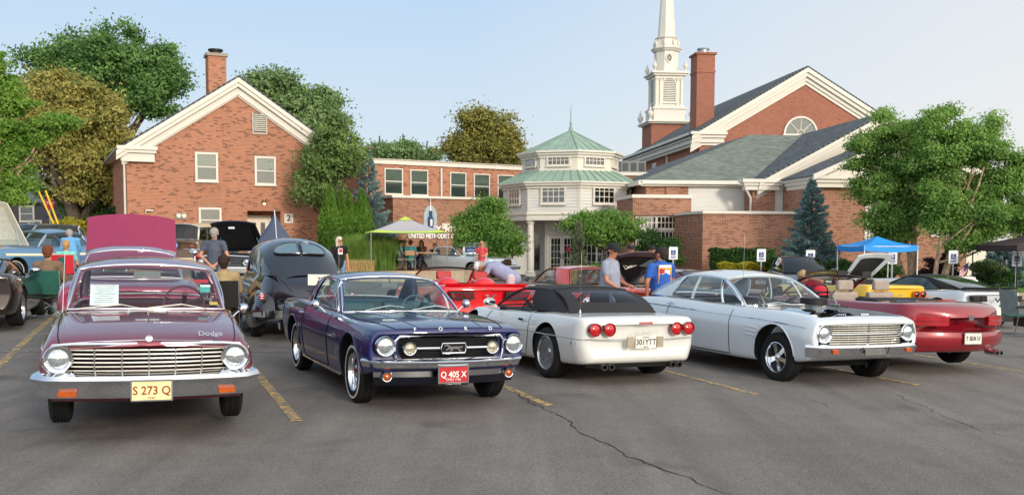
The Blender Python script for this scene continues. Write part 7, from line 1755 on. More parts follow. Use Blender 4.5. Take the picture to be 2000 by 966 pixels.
# red open sports car
REDP = paint('bright_red_paint', '#d3101e', .1, .3, .25, tint2='#c40e1a')
SPK = dict(R_=.345, W=.27, hw=.82)
def c7_rear(c, lm, emb, dark=M_BLACK):
    for sg in (-1, 1):
        tl = tailbox(c, 'tail_lamp_surround', sg*.30, sg*.80, .70, .84, -2.19, dark, slant=sg*.06)
        for a, b in ((.35, .52), (.55, .76)): tailbox(c, 'lens', sg*a, sg*b, .73, .81, -2.21, lm, par=tl, slant=sg*.02)
    T = facing((-2.225, 0, .74), 180); mb = MB()
    for sg in (-1, 1): mb.prism([(sg*.11, .05), (sg*.05, .045), (0, -.02), (0, -.055)], 0, .01, 'z', T)
    c.part('crossed_flag_emblem', mb, emb, None)
    mb = MB(); mb.box(-2.23, -2.1, -.62, .62, .24, .40); c.part('diffuser', mb, dark, None)
    for y in (-.15, -.05, .05, .15): mb = MB(); mb.lathe([(.03, -.1), (.038, -.1), (.038, .05), (.03, .05)], 12, facing((-2.22, y, .33), 180)); c.part('exhaust_tip', mb, M_CHROME)
r0 = p2(955, 18.0)
c = quick('red_convertible', 'bright red open sports convertible, rear view, with a man leaning into it', (r0[0]-.82, r0[1]+2.03), 112, REDP, C7ST, 1.35, dz=-.03, cab=[(.6, -.66), (.6, .66), (-.7, .70), (-.85, .6), (-.85, -.6), (-.7, -.70)], intm=mat('black_cloth', '#161616', .8), **SPK)
c7_rear(c, M_REDD, M_SILT); mb = MB(); sweep(mb, [(-p[0], -p[1], .93) for p in xspan(.80, .1, 2.1)], [(-.08, 0), (.03, .01), (.05, .05), (-.08, .02)]); c.part('spoiler', mb, REDP)
textm('bumper_lettering', 'CORVETTE', .05, M_LET, .002, c.root, facing((-2.235, 0, .56), 180), sx=1.3)
c.greenhouse((.85, .66, .84), (.25, .56, 1.16), (-.5, .5, 1.1), (-1, .5, .9), -.6, -.4, (), roof=False, side=False, trim=M_BLACK, trimr=.02, glass=M_GL)
for y in (-.38, .38):
    seat(c, -.55, y, .5, .5, .95, mat('red_leather', '#a3121c', .45), head=True); mb = MB(); mb.sphere((-.85, y, .92), 1, 12, 8, (.25, .22, .13)); c.part('roll_fairing', mb, REDP)
# orange red coupe beyond it
ORG = paint('orange_red_paint', '#d8452f', 0, 0, .3)
c = quick('orange_coupe', 'orange red classic sports coupe with pale rear window, behind the black soft top', (1.25, 20.6), 112, ORG, VST, 1.24, gh=([(.6, .62, .84), (.05, .54, 1.14), (-.95, .54, 1.16), (-1.2, .64, .88), -.62, -.42], dict(crown=.05, glass=M_GL, trim=M_BLACK)), style='full', dz=.05)
mirror(c, (.5, .72, .82), 1)
# dark plum sports car with raised hood
PLM = paint('plum_paint', '#4a3a48', .4, .6, .3)
c = quick('plum_sports_car', 'dark plum sports car with open black hood between the two standing men', (3.5, 22.2), 128, PLM, VST, 1.24, gh=([(.65, .64, .84), (.1, .54, 1.15), (-.8, .54, 1.16), (-1.3, .60, .93), -.8, -.6], dict(crown=.03, glass=M_GL, trim=M_BLACK)))
o = raised_hood(c, 2.05, 1.6, .66, .80, .60, 36, paint('plum_hood', '#3c1218', .3, .5, .3), mat('hood_underside', '#0d0d0e', .7), back=True, crown=.06)
aa = R(36); Mh = Matrix((Vector((0, -1, 0)), Vector((-cos(aa), 0, sin(aa))), Vector((-sin(aa), 0, -cos(aa))))).transposed().to_4x4(); Mh.translation = Vector((2.05-1.05*cos(aa)-.0, .1, .60+1.05*sin(aa)))+Vector((-sin(aa), 0, -cos(aa)))*.01
mb = MB(); mb.tube([Mh @ Vector(p) for p in ((-.2, .06, 0), (-.05, -.05, 0), (0, -.09, 0), (.05, -.05, 0), (.24, .08, 0), (.08, .05, 0), (0, -.01, 0), (-.08, .04, 0))], .01, 5, closed=True); c.part('hood_emblem', mb, M_LET, parent=o)
mb = MB(); mb.prism([(.34, .05), (.5, .3), (.7, .3), (.6, .02)], 0, .015, 'z', Mh); c.part('hood_lamp_door', mb, M_STEEL, None, o)
# dark hatchback
c = quick('dark_hatchback', 'dark grey modern hatchback facing the camera in front of the blue spruce', p2(1562, 34.2), -96, paint('slate_paint', '#39424b', .4, .5, .3), MODST, 1.35, gh=([(.95, .72, .93), (.15, .60, 1.42), (-1.5, .58, 1.40), (-2.0, .66, 1.0), -1.6, -1.4], dict(crown=.05, arch=.03, glass=M_GLD, trim=M_BLACK)), dz=.0)
for sg in (-1, 1): mirror(c, (.75, .84, .98), sg, style='pod'); boxp(c, 'headlight', (1.98, 2.08, sg*.62-.16, sg*.62+.16, .62, .72), M_LENS)
mb = MB(); mb.tube([(2.2+.0, .08*cos(k*pi/8), .62+.06*sin(k*pi/8)) for k in range(16)], .012, 5, closed=True); c.part('badge', mb, M_CHROME)
# yellow sports convertible and white hooded car beyond
YELP = paint('yellow_paint', '#eabb12', 0, 0, .3)
cuts = MB()
for y in (-.72, -.52, .52, .72): cuts.lathe([(0, 0), (.095, 0), (.1, .4), (0, .4)], 20, Matrix.Translation((-2.12, y, .72)) @ Matrix.Rotation(-pi/2, 4, 'Y'))
c = quick('yellow_convertible', 'yellow open sports car with four round dark tail lamps, right of the man in red', (8.25, 25.0), 112, YELP, C7ST, 1.3, dz=.0, extra=[cuts.mesh('c', M_UNDER)], **SPK)
for y in (-.72, -.52, .52, .72): roundlamp(c, (-2.18, y, .72), .075, 180, mat('smoked_lens', '#3a0d0a', .1, coat=1), ORG, name='tail_lamp', bz=.01)
mb = MB()
for sg in (-1, 1): mb.prism([(sg*.1, .74), (sg*.03, .72), (0, .69), (0, .67)], -2.21, -2.195, 'x')
c.part('crossed_flag_emblem', mb, M_STEEL, None); c.tline([(-2.1, .3), (-1.6, .5)], .004)
c.greenhouse((.85, .66, .84), (.25, .56, 1.16), (-.5, .5, 1.1), (-1, .5, .9), -.6, -.4, (), roof=False, side=False, trim=M_BLACK, trimr=.02)
for y in (-.38, .38): seat(c, -.55, y, .5, .5, 1.0, M_BLACK, head=True)
c = quick('white_raised_hood_car', 'low white car under the blue canopy, its white hood with black liner standing open', p2(1762, 31.5), 118, WHT, C7ST, 1.3, dz=.05, **SPK)
raised_hood(c, 2.1, 1.5, .60, .84, .55, 43, WHB, M_BLACK, back=True)
# white coupe with black roof
c = quick('white_sports_coupe', 'white sports coupe with black roof and black rear spoiler, far right', (10.35, 24.7), 112, WHB, C7ST, 1.35, dz=-.08, gh=([(.85, .66, .84), (.05, .54, 1.20), (-.55, .53, 1.21), (-1.75, .60, .95), -1.15, -.62], dict(crown=.03, roofm=M_BLACK, glass=M_GLD, trim=M_BLACK)), **SPK)
c7_rear(c, mat('smoked_lamp', '#2a2a2c', .1, coat=1), M_BLACK); mb = MB(); sweep(mb, [(-p[0], -p[1], .96) for p in xspan(.82, .12, 2.1)], [(-.12, 0), (.06, .04), (.07, .07), (-.12, .03)]); c.part('spoiler', mb, M_BLACK)
mirror(c, (.7, .74, .86), 1, M_BLACK, style='pod'); plate(c, (-2.235, .0, .47), 180, M_PLW, M_RED, ' ', w=.30)
# red nineties convertible beside the hoodless sedan
RDM = paint('dark_red_paint', '#7a101f', .15, .5, .3)
c = quick('red_nineties_convertible', 'dark red nineties convertible with rounded tail, right of the hoodless white sedan', (5.55, 16.0), 111, RDM, [(-2.42, .34, .70, .52, .80, .84, .72, .87), (-2.3, .28, .78, .54, .86, .90, .78, .93)]+scl(MODST[1:], 1.09, 1.02, .98), 1.37, dz=.04, cab=[(.7, -.64), (.7, .64), (-.75, .66), (-.75, -.66)], bow=(.2, .26), rf=.08, rb=.09, hw=.76, R_=.32, W=.2, crown=2.6)
for sg in (-1, 1):
    G = []
    for i in range(9):
        a0 = i/8; y = lerp(.36, .90, a0); G.append([Vector((-2.428+.24*(y/.9)**2.2+(.10*max(0, (a0-.6)/.4)**2), sg*y, lerp(.665, .795, t)-.012*a0+(.03*sin(pi*t)*0))) for t in (0, .25, .5, .75, 1)])
    mb = MB(); mb.slab(G, (.08, 0, 0)); tl = c.part('tail_lamp', mb, mat('ruby_lens', '#a3141f', .12, coat=1, var=.2), 60)
    mb = MB(); mb.tube([r[2]+Vector((-.012, 0, .0)) for r in G], .004, 5); c.part('lens_rib', mb, M_REDD, parent=tl)
bumper(c, -2.41, .82, -.24, .50, [(.06, -.13), (.0, -.14), (-.03, -.08), (-.035, .02), (-.02, .07), (.06, .09)], RDM, name='rear_bumper')
plate(c, (-2.462, -.02, .49), 180, M_PLW, M_INK, '7 SEA U', frame=M_SILT)
boxp(c, 'trunk_badge', (-2.435, -2.41, -.045, .045, .74, .81), M_CHROME); 
textm('maker_lettering', 'CHRYSLER', .045, mat('dark_red_letters', '#6b1420', .4), .002, c.root, facing((-2.43, -.02, .62), 180), sx=1.5); textm('model_lettering', 'SEBRING', .035, M_SILT, .002, c.root, facing((-2.33, -.60, .60), 193))
for y in (-.62, -.54): mb = MB(); mb.lathe([(.03, -.15), (.038, -.15), (.038, .05), (.03, .05)], 12, facing((-2.36, y, .27), 180)); c.part('exhaust_tip', mb, M_CHROME)
c.line([(-1.8, .55), (0, .55), (1.8, .52)], .008, RDM, 'body_groove', off=.0); boxp(c, 'brake_light', (-1.98, -1.95, -.16, .16, .985, 1.0), M_RED); plate
mb = MB(); mb.box(-1.25, -.75, -.62, .62, .90, .965); o = c.part('folded_top_boot', mb, mat('black_soft_top', '#26272b', .85), None); md = o.modifiers.new('b', 'BEVEL'); md.width = .05; md.segments = 3
M_BGE = mat('grey_beige_cloth', '#9c8f86', .7)
for y in (-.36, .36): seat(c, -.15, y, .5, .55, 1.0, M_BGE, head=True)
c.greenhouse((.95, .68, .93), (.45, .60, 1.22), (-.5, .5, 1.1), (-1, .5, .9), -.6, -.4, (), roof=False, side=False, trim=M_BLACK, trimr=.02); steering(c, .45, .36, .93, M_BLACK, .19)
# dark estate in the street at far left
c = quick('dark_blue_suv', 'dark blue grey car parked in the street beyond the fifties car', p2(62, 37), -112, paint('blue_grey_paint', '#33465a', .3, .4, .3), scl(MODST, 1.05, 1.02, 1.15), 1.4, gh=([(.9, .74, 1.07), (.3, .62, 1.6), (-1.7, .6, 1.6), (-2.0, .7, 1.1), -1.7, -1.6], dict(crown=.04, glass=M_GLD)), dz=.55)
# ------------------------------------------------------------------ people
def capsule(mb, a, b, ra, rb, n=12, sx=1.0):
    a, b = Vector(a), Vector(b); d = b-a; L_ = max(d.length, 1e-4); q = d.to_track_quat('Z', 'Y') if L_ > 1e-3 else Euler((0,0,0)).to_quaternion()
    prof = [(0, -ra)] + [(ra*cos(t), ra*sin(t)) for t in (-1.1, -.6, 0)] + [(rb*cos(t), L_+rb*sin(t)) for t in (0, .6, 1.1)] + [(0, L_+rb)]
    mb.lathe(prof, n, Matrix.Translation(a) @ q.to_matrix().to_4x4())
def fuse(mb, name, m, par, vox=.016, smooth=3, extra=None):
    me = mb.mesh('t', m); bm = bmesh.new(); bm.from_mesh(me); bmesh.ops.remove_doubles(bm, verts=bm.verts, dist=1e-4); bmesh.ops.recalc_face_normals(bm, faces=bm.faces); bm.to_mesh(me); bm.free()
    o = bpy.data.objects.new('t', me); COL.objects.link(o); r = o.modifiers.new('r', 'REMESH'); r.mode = 'VOXEL'; r.voxel_size = vox; r.adaptivity = 0
    s_ = o.modifiers.new('s', 'SMOOTH'); s_.factor = .5; s_.iterations = smooth; bpy.context.view_layer.update()
    dg = bpy.context.evaluated_depsgraph_get(); me2 = bpy.data.meshes.new_from_object(o.evaluated_get(dg), depsgraph=dg); bpy.data.objects.remove(o)
    if extra:
        bm = bmesh.new(); bm.from_mesh(me2); e = extra.mesh('e', m); bm.from_mesh(e); bm.to_mesh(me2); bm.free()
    me2.name = name; me2.materials.clear(); me2.materials.append(m); me2.polygons.foreach_set('use_smooth', [True]*len(me2.polygons)); me2.polygons.foreach_set('material_index', [0]*len(me2.polygons))
    return link(name, me2, par)
SKIN = mat('skin', '#c08a6e', .5, var=.1, scale=12, spec=.35); SKINR = mat('skin_ruddy', '#b57a60', .5, var=.1, scale=12)
def cloth(name, col): return mat(name, col, .85, var=.12, scale=9, bump=.35, bscale=14)
STAND = dict(pelvis=(0, 0, .96), chest=(0, 0, 1.28), neck=(0, 0, 1.47), head=(.02, 0, 1.63), hipL=(0, .095, .93), hipR=(0, -.095, .93), kneeL=(.02, .11, .50), kneeR=(.02, -.11, .50), ankL=(-.02, .12, .09), ankR=(-.02, -.12, .09),
             shL=(0, .19, 1.41), shR=(0, -.19, 1.41), elL=(-.02, .25, 1.13), elR=(-.02, -.25, 1.13), wrL=(.04, .26, .87), wrR=(.04, -.26, .87))
SIT = dict(STAND, pelvis=(0, 0, .50), chest=(-.04, 0, .82), neck=(-.03, 0, 1.01), head=(0, 0, 1.17), hipL=(.02, .10, .47), hipR=(.02, -.10, .47), kneeL=(.45, .13, .50), kneeR=(.45, -.13, .50), ankL=(.48, .13, .09), ankR=(.48, -.13, .09),
           shL=(-.04, .19, .95), shR=(-.04, -.19, .95), elL=(.03, .25, .70), elR=(.03, -.25, .70), wrL=(.25, .18, .62), wrR=(.25, -.18, .62))
def person(label, pos, yaw, shirt, pants, hair=None, J=None, cap=None, skin=SKIN, scale=1.0, sleeve=.55, build=1.0, dz=0, longhair=False, face=0, graphic=None, glasses=False, group=None, dress=False, shoes=None, z=None, nohair=False, short=False):
    J = {k: Vector(v) for k, v in dict(STAND, **(J or {})).items()}
    root = empty('person', (pos[0], pos[1], gz(pos[0], pos[1])+dz if z is None else z), R(yaw), label, 'person', group); root.scale = (scale,)*3
    B = build; b = MB(); fx_ = MB()
    up = (J['neck']-J['chest']).normalized(); hd = J['head']
    capsule(b, J['pelvis'], J['chest'], .125*B, .13*B); capsule(b, J['chest'], (J['shL']+J['shR'])/2, .13*B, .10*B); capsule(b, J['shL'], J['shR'], .065, .065); capsule(b, J['neck']-up*.06, hd, .055, .06)
    for s in 'LR':
        capsule(b, J['hip'+s], J['knee'+s], .088*B, .056); capsule(b, J['knee'+s], J['ank'+s], .056, .036); f = Vector((.13, 0, -.05)); capsule(b, J['ank'+s]+Vector((0, 0, -.04)), J['ank'+s]+f, .038, .03)
        capsule(b, J['sh'+s], J['el'+s], .052*B, .040); capsule(b, J['el'+s], J['wr'+s], .040, .026)
        w, e = J['wr'+s], J['el'+s]; d = (w-e).normalized(); side = Vector((0, 1, 0)) if abs(d.y) < .8 else Vector((1, 0, 0)); t = (side-d*side.dot(d)).normalized(); n = d.cross(t)
        capsule(b, w, w+d*.075, .030, .034)
        for k, ln in enumerate((.062, .072, .066, .05)):
            o = w+d*.09+t*(k-1.5)*.019; fx_.tube([o, o+d*ln*.55+n*.006, o+d*ln*.9+n*.028], [.0095, .009, .007], 6)
        sg = 1 if s == 'L' else -1; o = w+d*.03-t*.03; fx_.tube([o, o-t*.025+d*.03, o-t*.028+d*.06], [.011, .010, .008], 6)
    F = Matrix.Rotation(R(face), 3, 'Z'); tilt = (hd-J['neck']).normalized(); Mh = (Vector((0, 0, 1)).rotation_difference(tilt.lerp(Vector((0, 0, 1)), .35))).to_matrix() @ F
    H = lambda p: hd+Mh @ Vector(p)
    capsule(b, H((-.012, 0, .03)), H((.0, 0, .02)), .092, .088, 16); capsule(b, H((.02, 0, -.01)), H((.045, 0, -.07)), .07, .042, 12); capsule(b, H((.088, 0, .0)), H((.105, 0, -.025)), .010, .016, 8)
    for s in (-1, 1): capsule(b, H((-.01, s*.088, .01)), H((-.012, s*.094, -.02)), .016, .012, 8)
    body = fuse(b, 'body', skin, root, .014, 2, fx_)
    fc = MB()
    for s in (-1, 1): fc.sphere(H((.083, s*.032, .015)), .011, 8, 6)
    fc.build('eyes', mat('eye_dark', '#2b211c', .3), root, smooth=60)
    mo = MB(); mo.tube([H((.080, -.022, -.058)), H((.090, 0, -.056)), H((.080, .022, -.058))], .005, 5); mo.build('mouth', mat('lips', '#8f4f46', .5), root)
    if glasses:
        g = MB(); 
        for s in (-1, 1): g.tube([H((.098, s*(.034+.024*cos(a)), .014+.018*sin(a))) for a in [k*pi/5 for k in range(10)]], .004, 4, closed=True); g.tube([H((.096, s*.058, .016)), H((0, s*.1, .02))], .003, 4)
        g.build('glasses', M_BLACK, root)
    if hair and not nohair:
        h = MB(); capsule(h, H((-.022, 0, .045)), H((-.0, 0, .052)), .100, .094, 16)
        capsule(h, H((-.05, 0, .0)), H((-.05, 0, -.04)), .082, .066, 12)
        if longhair:
            for s in (-1, 1): capsule(h, H((-.03, s*.07, .02)), H((-.02, s*.085, -.17)), .05, .03); 
            capsule(h, H((-.06, 0, 0)), H((-.07, 0, -.20)), .08, .05)
        cutter = None; o = fuse(h, 'hair', hair, root, .012, 1)
        # clear the face
        bm = bmesh.new(); bm.from_mesh(o.data); inv = Mh.inverted(); dl = [v for v in bm.verts if (lambda q: q.x > .045 and q.z < .062 and abs(q.y) < .085)(inv @ (v.co-hd))]; bmesh.ops.delete(bm, geom=dl, context='VERTS'); bm.to_mesh(o.data); bm.free()
        for v in o.data.vertices: v.co += Vector((rng.gauss(0, .003), rng.gauss(0, .003), rng.gauss(0, .003)))
    if cap:
        c = MB(); T_ = Matrix.Translation(H((-.008, 0, .045))) @ Mh.to_4x4(); c.lathe([(.104, -.012), (.106, .0), (.102, .045), (.07, .085), (0, .1)], 20, T_)
        c.slab([[T_ @ Vector((.07+.085*t*(1-.35*v*v), v*.075, .005-.02*t-.012*v*v)) for v in (-1, -.5, 0, .5, 1)] for t in (0, .5, 1)], (0, 0, .006)); c.build('cap', cap, root, smooth=45)
    sh = MB(); B2 = B*1.06
    if dress or short: capsule(sh, J['pelvis']+Vector((0, 0, .02)), J['chest'], .15*B2, .14*B2)
    else: capsule(sh, J['pelvis']-(J['chest']-J['pelvis'])*.12, J['chest'], .148*B2, .142*B2)
    if dress: sh.lathe([(.15, .06), (.19, -.2), (.23, -.5), (0, -.5), (0, .06)], 16, Matrix.Translation(J['pelvis']))
    capsule(sh, J['chest'], (J['shL']+J['shR'])/2, .142*B2, .10*B2); capsule(sh, J['shL'], J['shR'], .078, .078)
    for s in 'LR':
        e = J['sh'+s].lerp(J['el'+s], min(1, sleeve*1.0)); capsule(sh, J['sh'+s], e, .068*B, .058*B)
        if sleeve > 1: capsule(sh, J['el'+s], J['el'+s].lerp(J['wr'+s], .85), .052, .038)
    so = fuse(sh, 'shirt' if not dress else 'dress', shirt, root, .018, 4)
    for v in so.data.vertices: q = noise.noise(v.co*9)*.010+noise.noise(v.co*22)*.004; v.co += v.co.normalized()*0 + Vector((q, q*.6, 0))
    if not dress:
        pt = MB(); capsule(pt, J['pelvis']+Vector((0, 0, .02)), J['pelvis'], .134*B, .14*B)
        for s in 'LR': capsule(pt, J['hip'+s], J['knee'+s], .104*B, .074); capsule(pt, J['knee'+s], J['ank'+s]+Vector((0, 0, .02)), .074, .056)
        po = fuse(pt, 'trousers', pants, root, .018, 3)
        for v in po.data.vertices: q = noise.noise(v.co*10)*.008; v.co += Vector((q, q, 0))
    for s in 'LR':
        f = MB(); a = J['ank'+s]; capsule(f, a+Vector((-.03, 0, -.045)), a+Vector((.15, 0, -.052)), .045, .036); fuse(f, 'shoe', shoes or M_BLACK, root, .015, 1)
    if graphic: graphic(root, J)
    return root
H_GREY = mat('grey_hair', '#9a9590', .8, var=.3, scale=60); H_WHITE = mat('white_hair', '#cfc8b8', .8, var=.2, scale=60); H_BRN = mat('brown_hair', '#4a2f20', .8, var=.3, scale=60); H_BLD = mat('blond_hair', '#b0895a', .8, var=.3, scale=60); H_DK = mat('dark_hair', '#2a1c14', .8, var=.3, scale=60)
C_JEAN = cloth('blue_jeans', '#6b86a3'); C_DJ = cloth('dark_jeans', '#34465c'); C_GREYT = cloth('grey_shirt', '#8d95a6'); C_SLATE = cloth('slate_shirt', '#4a5361'); C_TAN = cloth('tan_shirt', '#a9946d'); C_BLUE = cloth('blue_shirt', '#2a5cb0'); C_RED = cloth('crimson_shirt', '#d02040'); C_BLK = cloth('black_shirt', '#15151a')
CAPK = mat('black_cap', '#17171b', .8); CAPW = mat('white_cap', '#d9d9dc', .8); CAPT = mat('khaki_cap', '#a08d66', .85, var=.2, scale=30)
def spot(px, Y): p = at(px, 500, Y); return (p.x, p.y)
def zfor(px, py_top, Y, h): return at(px, py_top, Y).z-h          # stand so that the crown is at this photo height
def chest_print(cols, back=True):
    def f(root, J):
        c = (J['chest']+J['pelvis'])/2+Vector((0, 0, .16)); s = -1 if back else 1
        for k, (y0, y1, z0, z1, m_) in enumerate(cols):
            G = [[Vector((c.x+s*(.168*sqrt(max(0, 1-(y/.2)**2))+.006), y, c.z+z)) for y in (y0, lerp(y0, y1, .33), lerp(y0, y1, .67), y1)] for z in (z0, (z0+z1)/2, z1)]
            mb = MB(); mb.slab(G, (s*.004*(1+k*.3), 0, 0)); mb.build('shirt_print', m_, root)
    return f
PO = mat('print_orange', '#e39a35', .7, var=.5, scale=40); PW = mat('print_white', '#e4e4e4', .7, var=.2, scale=50); PR = mat('print_red', '#b8323c', .7, var=.5, scale=40)
# grey-shirted man with black cap, facing right
person('bearded man in grey t-shirt and black cap standing left of the open plum hood', spot(1192, 17.6), -30, C_GREYT, C_DJ, H_DK, dict(elR=(.05, -.25, 1.14), wrR=(.27, -.2, 1.0), elL=(.02, .25, 1.13), wrL=(.3, .12, 1.05), head=(.06, 0, 1.63)), CAPK, SKINR, 1.06, build=1.15, face=-25, z=zfor(1192, 480, 17.6, 1.82), glasses=True)
person('man in blue t-shirt with printed back and black cap, right of the plum hood', spot(1292, 18.3), 110, C_BLUE, C_DJ, H_DK, dict(elL=(-.03, .30, 1.13), elR=(.1, -.28, 1.15), wrR=(.28, -.2, 1.1)), CAPK, SKINR, 1.04, build=1.25, face=25, z=zfor(1292, 487, 18.3, 1.79),
       graphic=chest_print([(-.13, .13, -.16, .16, PO), (-.12, .12, .12, .17, PW), (-.08, .07, -.08, .08, PW), (-.1, -.02, -.15, -.04, PR), (.03, .11, .02, .10, PR)]))
# bending over cars
BEND = dict(pelvis=(-.32, 0, .92), chest=(.0, 0, 1.10), neck=(.17, 0, 1.16), head=(.30, 0, 1.12), hipL=(-.32, .095, .90), hipR=(-.32, -.095, .90), kneeL=(-.26, .11, .48), kneeR=(-.26, -.11, .48), ankL=(-.3, .12, .09), ankR=(-.3, -.12, .09), shL=(.1, .19, 1.14), shR=(.1, -.19, 1.14), elL=(.22, .24, .90), elR=(.22, -.24, .90), wrL=(.42, .16, .82), wrR=(.42, -.16, .82))
person('man in white cap and pale shirt bending over into the red convertible', spot(968, 20.6), 175, cloth('lilac_shirt', '#8f95b5'), cloth('pale_shorts', '#c6b6bd'), H_GREY, BEND, CAPW, SKINR, 1.05, build=1.0, z=zfor(940, 512, 20.6, 1.28), face=0)
person('man in crimson shirt and khaki cap stooping with raised elbow by the hoodless sedan', spot(1598, 19.3), 165, C_RED, C_DJ, H_DK, dict(STAND, pelvis=(-.16, 0, .95), chest=(.04, 0, 1.2), neck=(.17, 0, 1.34), head=(.27, 0, 1.43), shL=(.12, .19, 1.3), shR=(.12, -.19, 1.3), elL=(-.06, .40, 1.36), wrL=(.17, .26, 1.42), elR=(.3, -.24, 1.1), wrR=(.46, -.16, .98)), CAPT, SKINR, 1.0, build=1.1, z=zfor(1592, 528, 19.3, 1.56))
# heads behind the plum hood
for px, pt, lb in ((1226, 480, 'man in cap half hidden behind the bearded man near the pavilion'), (1233, 481, ''),):
    if lb: person(lb, spot(1232, 27), -80, C_SLATE, C_DJ, H_GREY, cap=CAPK, skin=SKINR, z=zfor(1232, 479, 27, 1.75))
person('man in dark cap seen only above the open plum hood', spot(1273, 27.5), -85, C_DJ, C_DJ, H_DK, None, CAPK, SKIN, z=zfor(1273, 480, 27.5, 1.75))
# back view, hands clasped
person('grey haired man seen from behind with hands clasped, watching the black hood', spot(419, 22.9), 95, C_SLATE, C_JEAN, H_GREY, dict(elL=(-.06, .30, 1.14), elR=(-.06, -.30, 1.14), wrL=(-.20, .05, .93), wrR=(-.20, -.05, .93)), None, SKIN, 1.03, build=1.08, z=zfor(419, 446, 22.9, 1.80))
person('white haired woman in black t-shirt and jeans walking beside the black coupe', spot(663, 30.5), -70, C_BLK, C_JEAN, H_WHITE, dict(elL=(.0, .24, 1.14)), None, SKIN, 1.0, longhair=True, face=30, glasses=True, z=zfor(663, 464, 30.5, 1.73), graphic=chest_print([(-.07, .07, -.06, .12, PW), (-.05, .06, .0, .10, PR)], False))
person('woman in red patterned dress walking in front of the low church sign', spot(941, 43), -100, mat('red_print_dress', '#c2414c', .8, var=.6, scale=40), C_DJ, H_BLD, dict(elL=(.05, .25, 1.15), wrL=(.22, .1, 1.12)), None, SKIN, 1.0, longhair=True, dress=True, z=zfor(941, 472, 43, 1.73), glasses=True)
# seated at the left
def camp_chair(label, pos, yaw, fab, z, scale=1.0, back=None, arm=True):
    r = empty('folding_chair', (pos[0], pos[1], z), R(yaw), label, 'chair'); r.scale = (scale,)*3
    for nm, P in (('leg', [(-.22, .26, 0), (.22, -.26, .42)]), ('leg', [(-.22, -.26, 0), (.22, .26, .42)]), ('leg', [(.22, .26, 0), (-.22, -.26, .42)]), ('leg', [(.22, -.26, 0), (-.22, .26, .42)]), ('back_post', [(-.22, .28, 0), (-.32, .28, .92)]), ('back_post', [(-.22, -.28, 0), (-.32, -.28, .92)]), ('front_post', [(.22, .28, 0), (.22, .28, .62)]), ('front_post', [(.22, -.28, 0), (.22, -.28, .62)])):
        MB().cyl(P[0], P[1], .011, n=6).build(nm, M_STEEL, r)
    def sheet(nm, P, Q, m_, sag): 
        mb = MB(); G = [[Vector(P[0]).lerp(Vector(P[1]), v).lerp(Vector(Q[0]).lerp(Vector(Q[1]), v), u)+Vector(sag)*(sin(pi*v)) for v in [i/6 for i in range(7)]] for u in [i/5 for i in range(6)]]; mb.slab(G, (-.008, 0, -.008)); mb.build(nm, m_, r, smooth=40)
    sheet('seat', ((-.26, -.27, .42), (-.26, .27, .42)), ((.24, -.27, .44), (.24, .27, .44)), fab, (0, 0, -.04)); sheet('backrest', ((-.255, -.28, .45), (-.255, .28, .45)), ((-.32, -.28, .92), (-.32, .28, .92)), fab, (-.05, 0, 0))
    if back: sheet('back_panel', ((-.285, -.14, .52), (-.285, .14, .52)), ((-.33, -.14, .86), (-.33, .14, .86)), back, (-.045, 0, 0))
    if arm:
        for s in (-1, 1): sheet('armrest', ((-.29, s*.28-.04, .64), (-.29, s*.28+.04, .64)), ((.25, s*.28-.04, .62), (.25, s*.28+.04, .62)), fab, (0, 0, -.01))
    return r
C_GRN = cloth('green_canvas', '#1f5a50'); C_REDC = cloth('red_canvas', '#c02030')
q = spot(94, 19.8); zc_ = .16
camp_chair('dark green camp chair with metal cross legs, behind the maroon sedan', q, 100, C_GRN, zc_, 1.0)
person('person with curly brown hair in brown knit sweater seated in the green camp chair', q, 100, mat('brown_knit', '#7a6450', .95, var=.3, scale=50, bump=.8), C_DJ, mat('curly_auburn', '#6b3a24', .9, var=.4, scale=50), SIT, None, SKIN, 1.1, sleeve=1.5, z=zc_-.02, build=1.1)
q = spot(130, 26.5); camp_chair('red camp chair with dark back panel facing the fifties car', q, 95, C_REDC, .32, 1.05, C_GRN)
person('short haired person in mint shirt seated in the red camp chair', q, 95, cloth('mint_shirt', '#7fc4b8'), C_DJ, H_BLD, SIT, None, SKIN, 1.05, z=.3)
person('grey haired person in light blue shirt standing and leaning beside the red chair', spot(142, 28), 130, cloth('sky_blue_shirt', '#5f9ccc'), C_JEAN, H_GREY, dict(chest=(.1, 0, 1.22), neck=(.2, 0, 1.38), head=(.27, 0, 1.50), shL=(.16, .19, 1.33), shR=(.16, -.19, 1.33), elL=(.18, .25, 1.06), elR=(.2, -.25, 1.06), wrL=(.3, .2, .85), wrR=(.3, -.2, .85)), None, SKIN, 1.0, sleeve=1.5, z=zfor(140, 450, 28, 1.60))
q = spot(437, 17.6); camp_chair('dark folding chair between the maroon sedan and the black coupe', q, 100, M_BLACK, .06, 1.0)
person('dark haired man in tan shirt seated with his back to the camera', q, 100, C_TAN, C_TAN, H_DK, SIT, None, SKINR, 1.08, z=.02, build=1.2, sleeve=.9)
person('distant person in yellow safety vest near the street', spot(122, 58), -90, cloth('hi_vis', '#c6e02a'), C_DJ, H_DK, z=.3)
